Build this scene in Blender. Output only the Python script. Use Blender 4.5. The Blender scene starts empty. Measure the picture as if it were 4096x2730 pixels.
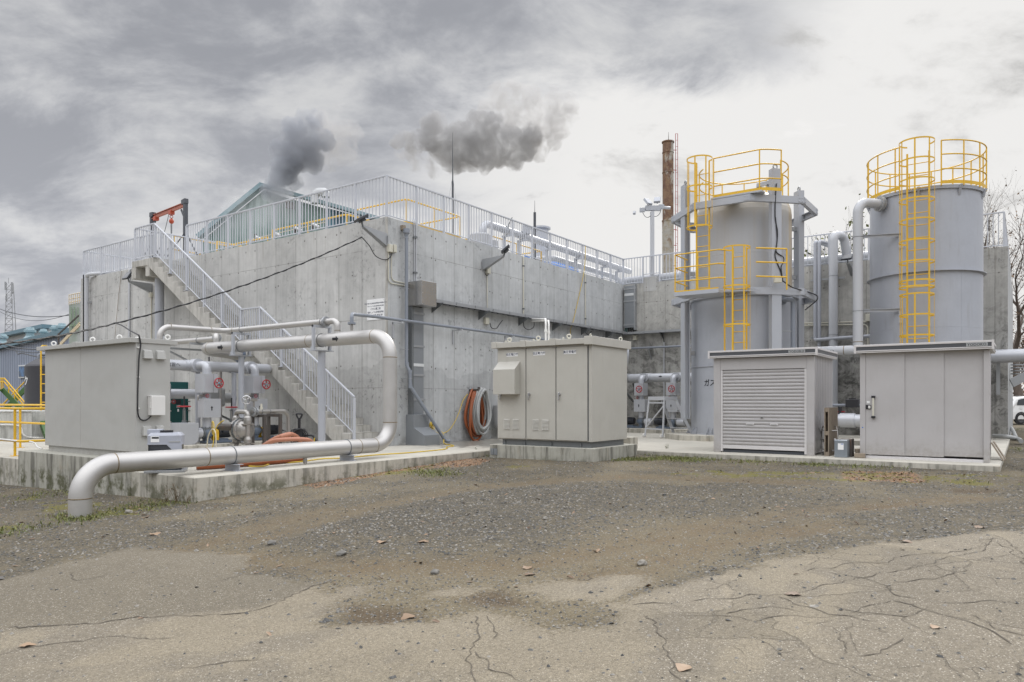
import bpy, math, random
import numpy as np
from mathutils import Vector, Matrix, noise as mnoise
random.seed(7); rng = np.random.default_rng(7)
PI = math.pi
scene = bpy.context.scene
COL = scene.collection

# ------------------------------------------------------------------ camera, sky, sun, exposure
# world axes: +X runs along the long tank wall away to the right, +Y along the stair wall away to the left,
# z = 0 is the top of the concrete apron
YAW = math.radians(54.8)
CAM_Z = 1.165
cam_data = bpy.data.cameras.new("camera")
cam = bpy.data.objects.new("camera", cam_data); COL.objects.link(cam)
cam.location = (0, 0, CAM_Z); cam.rotation_euler = (PI/2, 0, -YAW)
cam_data.sensor_width = 36.0; cam_data.lens = 36.0*2903/4096; cam_data.shift_y = (1604-1365)/4096
cam_data.clip_start = 0.05; cam_data.clip_end = 3000
scene.camera = cam
scene.view_settings.view_transform = 'Standard'
scene.view_settings.look = 'None'
scene.view_settings.exposure = 0.0
scene.view_settings.gamma = 1.0
scene.cycles.volume_bounces = 4

FW = (math.sin(YAW), math.cos(YAW)); RT = (math.cos(YAW), -math.sin(YAW))
def ray(u, v):
    t = (u-2048)/2903; s = (1604-v)/2903
    return (FW[0]+RT[0]*t, FW[1]+RT[1]*t, s)
def on(u, v, x=None, y=None, z=None, d=None):
    """a surveyed point: the photograph's measured sight line met with a known real plane"""
    r = ray(u, v)
    if x is not None: k = x/r[0]
    elif y is not None: k = y/r[1]
    elif z is not None: k = (z-CAM_Z)/r[2]
    else: k = d
    return Vector((r[0]*k, r[1]*k, CAM_Z+r[2]*k))

# ---- node shorthand
class NT:
    def __init__(s, nt): s.nt = nt; s.n = nt.nodes; s.l = nt.links
    def node(s, t, **k):
        n = s.n.new(t)
        for a, b in k.items(): setattr(n, a, b)
        return n
    def put(s, sock, v):
        if isinstance(v, bpy.types.NodeSocket): s.l.new(v, sock)
        elif isinstance(v, (tuple, list)) and sock.type == 'RGBA': sock.default_value = (*v[:3], 1)
        else: sock.default_value = v
    def m(s, op, a, b=None, c=None, clamp=False):
        n = s.node('ShaderNodeMath', operation=op, use_clamp=clamp); s.put(n.inputs[0], a)
        if b is not None: s.put(n.inputs[1], b)
        if c is not None: s.put(n.inputs[2], c)
        return n.outputs[0]
    def vm(s, op, a, b=None):
        n = s.node('ShaderNodeVectorMath', operation=op); s.put(n.inputs[0], a)
        if b is not None: s.put(n.inputs[1], b)
        return n.outputs['Value'] if op in ('DOT_PRODUCT', 'LENGTH', 'DISTANCE') else n.outputs[0]
    def noise(s, vec, scale, detail=4, rough=0.55, dist=0.0):
        n = s.node('ShaderNodeTexNoise'); s.put(n.inputs['Vector'], vec); n.inputs['Scale'].default_value = scale
        n.inputs['Detail'].default_value = detail; n.inputs['Roughness'].default_value = rough; n.inputs['Distortion'].default_value = dist
        return n.outputs['Fac']
    def noisec(s, vec, scale, detail=3):
        n = s.node('ShaderNodeTexNoise'); s.put(n.inputs['Vector'], vec); n.inputs['Scale'].default_value = scale
        n.inputs['Detail'].default_value = detail
        return n.outputs['Color']
    def vor(s, vec, scale, feature='F1', out='Distance', rand=1.0):
        n = s.node('ShaderNodeTexVoronoi', feature=feature); s.put(n.inputs['Vector'], vec); n.inputs['Scale'].default_value = scale
        n.inputs['Randomness'].default_value = rand
        return n.outputs[out]
    def ss(s, x, a, b, lo=0.0, hi=1.0):
        n = s.node('ShaderNodeMapRange', interpolation_type='SMOOTHSTEP'); s.put(n.inputs[0], x)
        for i, v in ((1, a), (2, b), (3, lo), (4, hi)): s.put(n.inputs[i], v)
        return n.outputs[0]
    def mix(s, f, a, b, blend='MIX'):
        n = s.node('ShaderNodeMix', data_type='RGBA', blend_type=blend); s.put(n.inputs[0], f)
        s.put(n.inputs[6], a); s.put(n.inputs[7], b); return n.outputs[2]
    def mixf(s, f, a, b):
        n = s.node('ShaderNodeMix'); s.put(n.inputs[0], f); s.put(n.inputs[2], a); s.put(n.inputs[3], b); return n.outputs[0]
    def sep(s, v):
        n = s.node('ShaderNodeSeparateXYZ'); s.put(n.inputs[0], v); return n.outputs
    def comb(s, x, y, z):
        n = s.node('ShaderNodeCombineXYZ'); s.put(n.inputs[0], x); s.put(n.inputs[1], y); s.put(n.inputs[2], z); return n.outputs[0]
    def scl(s, v, k): return s.vm('MULTIPLY', v, k)
    def pos(s): return s.node('ShaderNodeNewGeometry').outputs['Position']
    def nrm(s): return s.node('ShaderNodeNewGeometry').outputs['Normal']
    def attr(s, name, out='Color'):
        n = s.node('ShaderNodeAttribute', attribute_name=name); return n.outputs[out]
    def bump(s, h, strength=0.3, dist=0.01):
        n = s.node('ShaderNodeBump'); s.put(n.inputs['Height'], h); n.inputs['Strength'].default_value = strength
        n.inputs['Distance'].default_value = dist; return n.outputs[0]

# ---- sky: Nishita daylight behind broken cloud
world = bpy.data.worlds.new("World"); scene.world = world; world.use_nodes = True
W = NT(world.node_tree); W.n.clear()
SUN_AZ_DIR = Vector((RT[0]*0.36+FW[0], RT[1]*0.36+FW[1], 0)).normalized()
SUN_EL = math.radians(33)
sunv = Vector((SUN_AZ_DIR.x*math.cos(SUN_EL), SUN_AZ_DIR.y*math.cos(SUN_EL), math.sin(SUN_EL)))
skyn = W.node('ShaderNodeTexSky', sky_type='NISHITA', sun_disc=False)
skyn.sun_elevation = SUN_EL; skyn.sun_rotation = math.atan2(sunv.x, sunv.y)
dirv = W.node('ShaderNodeTexCoord').outputs['Generated']
dx, dy, dz = W.sep(dirv)
pz = W.m('ADD', W.m('MAXIMUM', dz, 0.0), 0.42)
# cloud sheet coordinates: right (a) and forward (b) on a flat layer
ca = W.m('DIVIDE', W.vm('DOT_PRODUCT', dirv, (RT[0], RT[1], 0)), pz)
cb = W.m('DIVIDE', W.vm('DOT_PRODUCT', dirv, (FW[0], FW[1], 0)), pz)
cp = W.comb(ca, cb, 0.0)
n1 = W.noise(W.scl(cp, (1.0, 1.5, 1)), 2.1, 9, 0.6, 0.35)
n2 = W.noise(W.vm('ADD', W.scl(cp, (0.8, 1.1, 1)), (3.7, 1.3, 0)), 5.2, 8, 0.62, 0.3)
n3 = W.noise(W.vm('ADD', W.scl(cp, (1, 1, 1)), (8.2, 4.1, 0)), 0.9, 3, 0.5)
fwd = W.vm('DOT_PRODUCT', dirv, (FW[0], FW[1], 0))
gdir = Vector(ray(3350, 950)).normalized()
gl = W.vm('DOT_PRODUCT', dirv, tuple(gdir))
glow = W.ss(gl, 0.80, 0.955)
bandn = W.m('MULTIPLY', W.m('SUBTRACT', n2, 0.5), 0.16)
rr0 = W.vm('DOT_PRODUCT', dirv, (RT[0], RT[1], 0))
band = W.m('MULTIPLY', W.ss(W.m('ADD', dz, bandn), 0.365, 0.425), W.ss(W.m('ADD', rr0, W.m('MULTIPLY', bandn, 1.5)), 0.40, 0.27))
glow = W.m('MULTIPLY', glow, W.m('SUBTRACT', 1.0, W.m('MULTIPLY', band, 0.92)))
mixn = W.m('ADD', W.m('ADD', W.m('MULTIPLY', n1, 0.50), W.m('MULTIPLY', n2, 0.50)), W.m('MULTIPLY', n3, 0.15))   # ~0.57
dens = W.ss(mixn, 0.46, 0.66)                                # 0 thin, 1 heavy
elev = W.ss(dz, 0.02, 0.45)
heavy = W.mixf(elev, 0.47, 0.36); thin = W.mixf(elev, 0.76, 0.64)
left = W.mixf(dens, thin, heavy)
rightc = W.mixf(W.ss(mixn, 0.58, 0.76), 0.85, W.mixf(elev, 0.70, 0.46))
rightc = W.m('SUBTRACT', rightc, W.m('MULTIPLY', W.ss(n2, 0.545, 0.68), 0.13))
lum = W.mixf(glow, left, rightc)
ring = W.ss(fwd, 0.66, 0.36)                                 # brighter thin overcast overhead and behind the viewer
over = W.ss(dz, 0.10, 0.80)
lum = W.mixf(ring, lum, W.m('MULTIPLY', W.mixf(dens, 1.15, 0.9), W.m('ADD', 0.58, W.m('MULTIPLY', over, 1.85))))
lum = W.mixf(W.ss(dz, -0.02, -0.12), lum, 0.25)
tint = W.mix(dens, (0.99, 0.995, 1.005), (0.93, 0.96, 1.05)); tint = W.mix(glow, tint, (1.01, 1.0, 0.985))
n = W.node('ShaderNodeVectorMath', operation='SCALE'); W.put(n.inputs[0], tint); W.put(n.inputs['Scale'], W.m('MULTIPLY', lum, 10.0))
cover = W.m('SUBTRACT', 1.0, W.m('MULTIPLY', W.ss(mixn, 0.47, 0.40), 0.10))
skyc = W.mix(cover, skyn.outputs[0], n.outputs[0])
bg = W.node('ShaderNodeBackground'); W.put(bg.inputs[0], skyc); bg.inputs[1].default_value = 0.1
wo = W.node('ShaderNodeOutputWorld'); W.l.new(bg.outputs[0], wo.inputs[0])
world.cycles.sampling_method = 'MANUAL'; world.cycles.sample_map_resolution = 512

sd = bpy.data.lights.new("sun", 'SUN'); sd.energy = 1.5; sd.angle = math.radians(13); sd.color = (1.0, 0.96, 0.9)
sun = bpy.data.objects.new("sun", sd); COL.objects.link(sun)
sun.rotation_euler = sunv.to_track_quat('Z', 'Y').to_euler(); sun.location = (0, 0, 60)

# ------------------------------------------------------------------ mesh building
WL = {}                                             # world location of each thing's origin
def tag(o, label=None, cat=None, group=None, kind=None):
    if label: o['label'] = label
    if cat: o['category'] = cat
    if group: o['group'] = group
    if kind: o['kind'] = kind
    return o
def thing(name, label, cat, loc, group=None, rz=0.0):
    o = bpy.data.objects.new(name, None); COL.objects.link(o); o.empty_display_size = 0.2
    o.location = loc; o.rotation_euler = (0, 0, rz); WL[o] = Vector(loc)
    return tag(o, label, cat, group)
def kids(o): return [c for c in COL.objects if c.parent == o]
KIDS = {}
def dup(o, loc, rz=0.0, label=None, parent=None):
    c = o.copy(); COL.objects.link(c)
    if parent is None:
        c.location = loc; c.rotation_euler = (0, 0, rz)
        if label: c['label'] = label
    else: c.parent = parent
    for k in KIDS.get(o, []): dup(k, None, 0, None, c)
    return c

def frame(d):
    d = d.normalized(); up = Vector((0, 0, 1)) if abs(d.z) < 0.95 else Vector((1, 0, 0))
    a = d.cross(up).normalized(); b = a.cross(d).normalized(); return a, b
class MB:
    def __init__(s): s.v = []; s.f = []; s.sm = []; s.mi = []; s.cur = 0
    def add(s, vs, fs, smooth=False):
        o = len(s.v); s.v += [tuple(p) for p in vs]
        for f in fs: s.f.append(tuple(i+o for i in f)); s.sm.append(smooth); s.mi.append(s.cur)
        return s
    def box(s, x0, x1, y0, y1, z0, z1):
        return s.add([(x0,y0,z0),(x1,y0,z0),(x1,y1,z0),(x0,y1,z0),(x0,y0,z1),(x1,y0,z1),(x1,y1,z1),(x0,y1,z1)],
              [(0,3,2,1),(4,5,6,7),(0,1,5,4),(1,2,6,5),(2,3,7,6),(3,0,4,7)])
    def obox(s, c, ex, ey, ez):
        """oriented box: centre and three half-extent vectors"""
        c = Vector(c); ex, ey, ez = Vector(ex), Vector(ey), Vector(ez)
        P = [c+sx*ex+sy*ey+sz*ez for sz in (-1,1) for sx, sy in ((-1,-1),(1,-1),(1,1),(-1,1))]
        return s.add(P, [(0,3,2,1),(4,5,6,7),(0,1,5,4),(1,2,6,5),(2,3,7,6),(3,0,4,7)])
    def beam(s, p0, p1, w, h, up=(0,0,1)):
        p0, p1 = Vector(p0), Vector(p1); d = p1-p0; up = Vector(up)
        a = d.cross(up)
        if a.length < 1e-6: a = Vector((1,0,0))
        a.normalize(); b = a.cross(d).normalized()
        return s.obox((p0+p1)/2, d/2, a*w/2, b*h/2)
    def cyl(s, p0, p1, r0, r1=None, n=16, caps=True):
        p0, p1 = Vector(p0), Vector(p1); r1 = r0 if r1 is None else r1; a, b = frame(p1-p0)
        ring = lambda p, r: [p+(a*math.cos(2*PI*i/n)+b*math.sin(2*PI*i/n))*r for i in range(n)]
        A, B = ring(p0, r0), ring(p1, r1)
        s.add(A+B, [(i,(i+1)%n,n+(i+1)%n,n+i) for i in range(n)], True)
        if caps:
            s.add(A, [tuple(range(n))[::-1]]); s.add(B, [tuple(range(n))])
        return s
    def lathe(s, prof, origin=(0,0,0), axis=(0,0,1), n=32, smooth=True, a0=0.0, a1=2*PI):
        """profile (r, h) turned about an axis; sharp wherever a point is repeated"""
        o = Vector(origin); ax = Vector(axis).normalized()
        if abs(ax.z) > 0.99: a, b = Vector((1,0,0)), Vector((0,1,0))*(1 if ax.z > 0 else -1)
        else: a, b = frame(ax)
        full = abs(a1-a0-2*PI) < 1e-6; m = n if full else n+1
        R = [[o+ax*h+(a*math.cos(a0+(a1-a0)*i/n)+b*math.sin(a0+(a1-a0)*i/n))*r for i in range(m)] for r, h in prof]
        for k in range(len(prof)-1):
            if (Vector(prof[k])-Vector(prof[k+1])).length < 1e-7: continue
            same = False
            s.add(R[k]+R[k+1], [(i,(i+1)%m,m+(i+1)%m,m+i) for i in range(m if full else m-1)], smooth)
        return s
    def tube(s, pts, r, bend=0.0, n=12, caps=True, closed=False, seg=6):
        P = [Vector(p) for p in pts]
        if bend > 0 and len(P) > 2:
            Q = [P[0]]
            for i in range(1, len(P)-1):
                a, b, c = P[i-1], P[i], P[i+1]; d0 = (a-b); d1 = (c-b)
                l = min(bend, d0.length*0.49, d1.length*0.49); d0.normalize(); d1.normalize()
                ang = d0.angle(d1)
                if ang > PI-0.02: Q.append(b); continue
                A, B = b+d0*l, b+d1*l
                # circular fillet
                bis = (d0+d1).normalized(); cen = b+bis*(l/math.cos(ang/2)); va, vb = A-cen, B-cen
                tot = va.angle(vb); k = max(2, int(seg*tot/(PI/2)+0.99))
                for j in range(k+1):
                    t = j/k; Q.append(cen+(va*math.sin((1-t)*tot)+vb*math.sin(t*tot))/math.sin(tot))
            Q.append(P[-1]); P = Q
        N = len(P); a, b = frame((P[1]-P[0])); rings = []
        for i in range(N):
            if closed: d = P[(i+1)%N]-P[i-1]
            elif i == 0: d = P[1]-P[0]
            elif i == N-1: d = P[-1]-P[-2]
            else: d = (P[i+1]-P[i]).normalized()+(P[i]-P[i-1]).normalized()
            d.normalize(); a = (a-d*a.dot(d)).normalized(); b = d.cross(a)
            rr = r(i/(N-1)) if callable(r) else r
            rings.append([P[i]+(a*math.cos(2*PI*k/n)+b*math.sin(2*PI*k/n))*rr for k in range(n)])
        V = [p for R in rings for p in R]; F = []
        for i in range(N if closed else N-1):
            j = (i+1) % N
            for k in range(n): F.append((i*n+k, i*n+(k+1)%n, j*n+(k+1)%n, j*n+k))
        s.add(V, F, True)
        if caps and not closed:
            s.add(rings[0], [tuple(range(n))[::-1]]); s.add(rings[-1], [tuple(range(n))])
        return s
    def torus(s, c, axis, R, r, n=28, m=8, a0=0.0, a1=2*PI):
        c = Vector(c); a, b = frame(Vector(axis)); full = abs(a1-a0-2*PI) < 1e-6
        pts = [c+(a*math.cos(a0+(a1-a0)*i/n)+b*math.sin(a0+(a1-a0)*i/n))*R for i in range(n if full else n+1)]
        return s.tube(pts, r, n=m, closed=full)
    def prism(s, poly, off):
        """polygon (3-D points) pushed along off"""
        A = [Vector(p) for p in poly]; B = [p+Vector(off) for p in A]; n = len(A)
        return s.add(A+B, [tuple(range(n)), tuple(range(n, 2*n))[::-1]]+[((i+1)%n, i, n+i, n+(i+1)%n) for i in range(n)])
    def sphere(s, c, r, n=16, m=10, sc=(1,1,1)):
        c = Vector(c); V = []; F = []
        for j in range(m+1):
            th = PI*j/m
            for i in range(n):
                V.append(c+Vector((math.sin(th)*math.cos(2*PI*i/n)*sc[0], math.sin(th)*math.sin(2*PI*i/n)*sc[1], math.cos(th)*sc[2]))*r)
        for j in range(m):
            for i in range(n): F.append((j*n+i, (j+1)*n+i, (j+1)*n+(i+1)%n, j*n+(i+1)%n))
        return s.add(V, F, True)
    def poly(s, pts): return s.add(pts, [tuple(range(len(pts)))])
    def build(s, name, mat, parent=None, loc=None, bevel=0.0, label=None):
        base = WL[parent] if parent is not None else (Vector(loc) if loc is not None else Vector((0,0,0)))
        me = bpy.data.meshes.new(name)
        me.from_pydata([(p[0]-base.x, p[1]-base.y, p[2]-base.z) for p in s.v], [], s.f)
        me.polygons.foreach_set('use_smooth', s.sm)
        mats = mat if isinstance(mat, (list, tuple)) else [mat]
        for m in mats: me.materials.append(m)
        me.polygons.foreach_set('material_index', s.mi); me.update()
        o = bpy.data.objects.new(name, me); COL.objects.link(o)
        if parent is not None:
            o.parent = parent; KIDS.setdefault(parent, []).append(o); WL[o] = WL[parent]
        else: o.location = base; WL[o] = base
        if bevel:
            b = o.modifiers.new("bevel", 'BEVEL'); b.width = bevel; b.segments = 2; b.limit_method = 'ANGLE'; b.angle_limit = math.radians(50)
            b.harden_normals = False
        if label: o['label'] = label
        return o
    def solo(s, name, label, cat, mat, loc=None, bevel=0.0, group=None):
        if loc is None:
            a = np.array(s.v); loc = (float(a[:,0].mean()), float(a[:,1].mean()), float(a[:,2].min()))
        return tag(s.build(name, mat, None, loc, bevel), label, cat, group)
def mirror_fix(o): pass

# lettering: a text curve turned into a mesh, laid on a plane (origin, right, up) or bent round a cylinder
def lettering(txt, size, mat, origin, right, up, parent, name='lettering', bend=None, align='CENTER', off=0.0, space=1.0):
    cu = bpy.data.curves.new('lettering', 'FONT'); cu.body = txt; cu.size = size; cu.align_x = align; cu.align_y = 'CENTER'
    cu.space_character = space; cu.offset = off; cu.extrude = 0.0; cu.resolution_u = 2
    t = bpy.data.objects.new('lettering', cu); COL.objects.link(t)
    me = bpy.data.meshes.new_from_object(t.evaluated_get(bpy.context.evaluated_depsgraph_get()))
    bpy.data.objects.remove(t); bpy.data.curves.remove(cu)
    right, up = Vector(right), Vector(up); base = WL[parent]
    for vert in me.vertices:
        x, y = vert.co.x, vert.co.y
        if bend is None: p = Vector(origin)+right*x+up*y
        else:
            cx, cy, R, ang = bend; a = ang+x/R*(1)
            p = Vector((cx+R*math.cos(a), cy+R*math.sin(a), origin[2]+y))
        vert.co = p-base
    me.materials.clear(); me.materials.append(mat)
    o = bpy.data.objects.new(name, me); COL.objects.link(o); o.parent = parent; KIDS.setdefault(parent, []).append(o); WL[o] = base
    return o
# ------------------------------------------------------------------ materials
MATS = {}
def newmat(name):
    m = bpy.data.materials.new(name); m.use_nodes = True; m.node_tree.nodes.clear(); N = NT(m.node_tree)
    b = N.node('ShaderNodeBsdfPrincipled'); o = N.node('ShaderNodeOutputMaterial'); N.l.new(b.outputs[0], o.inputs[0])
    MATS[name] = m; return m, N, b
def paint(name, col, rough=0.45, metal=0.0, var=0.06, scale=1.5, dirt=0.0, dirtcol=(0.16,0.13,0.09), bump=0.0, bscale=60, spec=0.5, streak=True, coat=0.0, warp=0.0, splash=0.0):
    """painted / plastic / bare metal surface: slow colour drift, fine speckle, streaky grime"""
    m, N, b = newmat(name); P = N.pos()
    f1 = N.noise(P, scale, 5, 0.6); f2 = N.noise(P, scale*14, 4, 0.6)
    v = N.m('ADD', N.m('MULTIPLY', N.m('SUBTRACT', f1, 0.5), var*2.6), N.m('MULTIPLY', N.m('SUBTRACT', f2, 0.5), var*1.1))
    c = N.mix(1.0, col, N.comb(N.m('ADD', 1.0, v), N.m('ADD', 1.0, v), N.m('ADD', 1.0, v)), 'MULTIPLY')
    if dirt > 0:
        s = N.noise(N.scl(P, (1,1,0.12) if streak else (1,1,1)), 7.0, 6, 0.65)
        g = N.m('MULTIPLY', N.ss(s, 0.50, 0.75), N.ss(f1, 0.35, 0.65))
        c = N.mix(N.m('MULTIPLY', g, dirt), c, dirtcol)
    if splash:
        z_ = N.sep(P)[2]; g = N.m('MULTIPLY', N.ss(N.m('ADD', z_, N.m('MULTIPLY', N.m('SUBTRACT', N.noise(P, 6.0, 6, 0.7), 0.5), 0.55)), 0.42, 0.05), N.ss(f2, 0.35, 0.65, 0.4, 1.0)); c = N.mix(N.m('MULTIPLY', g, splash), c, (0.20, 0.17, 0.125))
    N.put(b.inputs['Base Color'], c)
    N.put(b.inputs['Roughness'], N.m('ADD', rough, N.m('MULTIPLY', N.m('SUBTRACT', f2, 0.5), 0.06 if metal > 0.5 else 0.25), clamp=True))
    b.inputs['Metallic'].default_value = metal; b.inputs['Specular IOR Level'].default_value = spec
    if coat: b.inputs['Coat Weight'].default_value = coat; b.inputs['Coat Roughness'].default_value = 0.15
    if warp: N.put(b.inputs['Normal'], N.bump(N.noise(P, 1.6, 2, 0.4), warp, 0.10))
    elif bump: N.put(b.inputs['Normal'], N.bump(N.noise(P, bscale, 3), bump, 0.002))
    return m

def concrete_wall(name, axis, rough_=0.0):
    """board-marked formwork concrete: 0.9 x 1.8 panels, tie holes, cloud and streak stains"""
    m, N, b = newmat(name); P = N.pos(); x, y, z = N.sep(P)
    h = x if axis == 'x' else y
    uvw = N.comb(h, z, 0.0)
    hh = N.m('SUBTRACT', h, 13.33-0.0)
    fx = N.m('FRACT', N.m('DIVIDE', hh, 0.9))                       # vertical joints
    jd = N.m('MULTIPLY', N.m('MINIMUM', fx, N.m('SUBTRACT', 1.0, fx)), 0.9)
    wob = N.m('MULTIPLY', N.m('SUBTRACT', N.noise(uvw, 3.0, 3), 0.5), 0.006)
    pid = N.m('FLOOR', N.m('DIVIDE', hh, 0.9))
    pr = N.node('ShaderNodeTexWhiteNoise', noise_dimensions='1D'); N.put(pr.inputs['W'], pid); pr = pr.outputs['Value']
    vj = N.m('MULTIPLY', N.ss(N.m('ADD', jd, wob), 0.014, 0.004), N.ss(N.noise(N.comb(pid, N.m('MULTIPLY', z, 0.7), 0), 1.5, 3), 0.38, 0.58, 0.35, 1.0))
    fz = N.m('FRACT', N.m('DIVIDE', N.m('SUBTRACT', z, 1.5), 1.8)); zd = N.m('MULTIPLY', N.m('MINIMUM', fz, N.m('SUBTRACT', 1.0, fz)), 1.8)
    hj = N.m('MULTIPLY', N.ss(N.m('ADD', zd, wob), 0.010, 0.003), N.ss(N.noise(uvw, 0.9, 3), 0.42, 0.6, 0.25, 0.95))
    # tie holes
    fr = N.m('FRACT', N.m('ADD', N.m('DIVIDE', hh, 0.45), 0.5)); dh = N.m('MULTIPLY', N.m('SUBTRACT', fr, N.m('ADD', 0.5, N.m('MULTIPLY', N.m('SUBTRACT', pr, 0.5), 0.5))), 0.45)
    fz2 = N.m('FRACT', N.m('DIVIDE', N.m('ADD', z, N.m('MULTIPLY', pr, 0.05)), 0.6)); dv = N.m('MULTIPLY', N.m('SUBTRACT', fz2, 0.5), 0.6)
    td = N.m('SQRT', N.m('ADD', N.m('MULTIPLY', dh, dh), N.m('MULTIPLY', dv, dv)))
    tw = N.node('ShaderNodeTexWhiteNoise', noise_dimensions='2D'); N.put(tw.inputs['Vector'], N.comb(N.m('FLOOR', N.m('ADD', N.m('DIVIDE', hh, 0.45), 0.5)), N.m('FLOOR', N.m('DIVIDE', N.m('ADD', z, N.m('MULTIPLY', pr, 0.05)), 0.6)), 0)); tie = N.m('MULTIPLY', N.ss(td, 0.024, 0.016), N.ss(tw.outputs['Value'], 0.12, 0.75, 0.0, 0.85)); halo = N.m('MULTIPLY', N.ss(td, 0.06, 0.02), 0.12)
    big = N.noise(uvw, 0.55, 6, 0.62, 0.4); mid = N.noise(uvw, 2.3, 7, 0.68, 0.6); fine = N.noise(uvw, 30, 5, 0.7)
    streak = N.noise(N.comb(N.m('MULTIPLY', h, 5.0), N.m('MULTIPLY', z, 0.25), 0), 1.6, 5, 0.65)
    lvl = N.m('ADD', N.m('MULTIPLY', N.m('SUBTRACT', big, 0.5), 0.62), N.m('MULTIPLY', N.m('SUBTRACT', mid, 0.5), 0.50))
    lvl = N.m('ADD', lvl, N.m('MULTIPLY', N.m('SUBTRACT', streak, 0.5), 0.62)); lvl = N.m('ADD', lvl, N.m('MULTIPLY', N.m('SUBTRACT', fine, 0.5), 0.16))
    lvl = N.m('ADD', lvl, N.m('MULTIPLY', N.m('SUBTRACT', pr, 0.5), 0.12))
    # pour line: lower, damper, darker concrete under a wavy edge
    edge = N.m('ADD', 2.05, N.m('MULTIPLY', N.m('SUBTRACT', N.noise(N.comb(h, 0, 0), 0.28, 4, 0.5), 0.5), 4.2))
    pour = N.ss(N.m('SUBTRACT', z, edge), 0.03, -0.03)
    lvl = N.m('SUBTRACT', lvl, N.m('MULTIPLY', pour, 0.15))
    blot = N.m('MULTIPLY', N.ss(N.noise(uvw, 5.0, 8, 0.75, 1.0), 0.52, 0.66), N.ss(N.noise(uvw, 0.5, 3), 0.46, 0.62))
    lvl = N.m('SUBTRACT', lvl, N.m('MULTIPLY', blot, 0.42))
    base = (0.470, 0.466, 0.449) if axis == 'y' else (0.460, 0.469, 0.468)
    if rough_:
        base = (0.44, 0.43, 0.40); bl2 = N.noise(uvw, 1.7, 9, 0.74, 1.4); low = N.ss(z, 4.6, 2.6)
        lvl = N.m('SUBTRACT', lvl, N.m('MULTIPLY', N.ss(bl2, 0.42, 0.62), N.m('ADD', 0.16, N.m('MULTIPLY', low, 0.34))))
    k = N.m('ADD', 1.0, lvl)
    c = N.mix(1.0, base, N.comb(k, k, N.m('ADD', k, 0.0)), 'MULTIPLY')
    dark = N.m('MAXIMUM', N.m('MAXIMUM', N.m('MULTIPLY', vj, 0.72), N.m('MULTIPLY', hj, 0.65)), N.m('ADD', tie, halo))
    jstain = N.m('MULTIPLY', N.ss(jd, 0.10, 0.0), N.m('MULTIPLY', N.ss(streak, 0.45, 0.7), 0.22))
    dark = N.m('MAXIMUM', dark, jstain)
    pit = N.m('MULTIPLY', N.ss(N.vor(uvw, 9.0), 0.06, 0.035), N.ss(N.noise(uvw, 2.0, 2), 0.55, 0.65))
    dark = N.m('MAXIMUM', dark, N.m('MULTIPLY', pit, 0.5))
    c = N.mix(dark, c, (0.115, 0.108, 0.095))
    topst = N.m('MULTIPLY', N.ss(streak, 0.52, 0.72), N.ss(z, 4.6, 5.9)); c = N.mix(N.m('MULTIPLY', topst, 0.7), c, (0.22, 0.20, 0.165))
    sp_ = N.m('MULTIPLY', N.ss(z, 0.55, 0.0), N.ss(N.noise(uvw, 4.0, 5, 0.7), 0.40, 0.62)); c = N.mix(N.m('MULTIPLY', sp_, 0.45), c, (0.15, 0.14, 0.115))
    N.put(b.inputs['Base Color'], c); b.inputs['Roughness'].default_value = 0.82; b.inputs['Specular IOR Level'].default_value = 0.35
    hgt = N.m('SUBTRACT', N.m('ADD', N.m('MULTIPLY', mid, 0.3), N.m('MULTIPLY', fine, 0.25)), N.m('MAXIMUM', N.m('MULTIPLY', vj, 0.8), N.m('MULTIPLY', tie, 1.5)))
    N.put(b.inputs['Normal'], N.bump(hgt, 0.35, 0.008))
    return m
concrete_wall('wall_concrete_x', 'x'); concrete_wall('wall_concrete_y', 'y'); concrete_wall('wall_concrete_back', 'y', 1.0)

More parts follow.
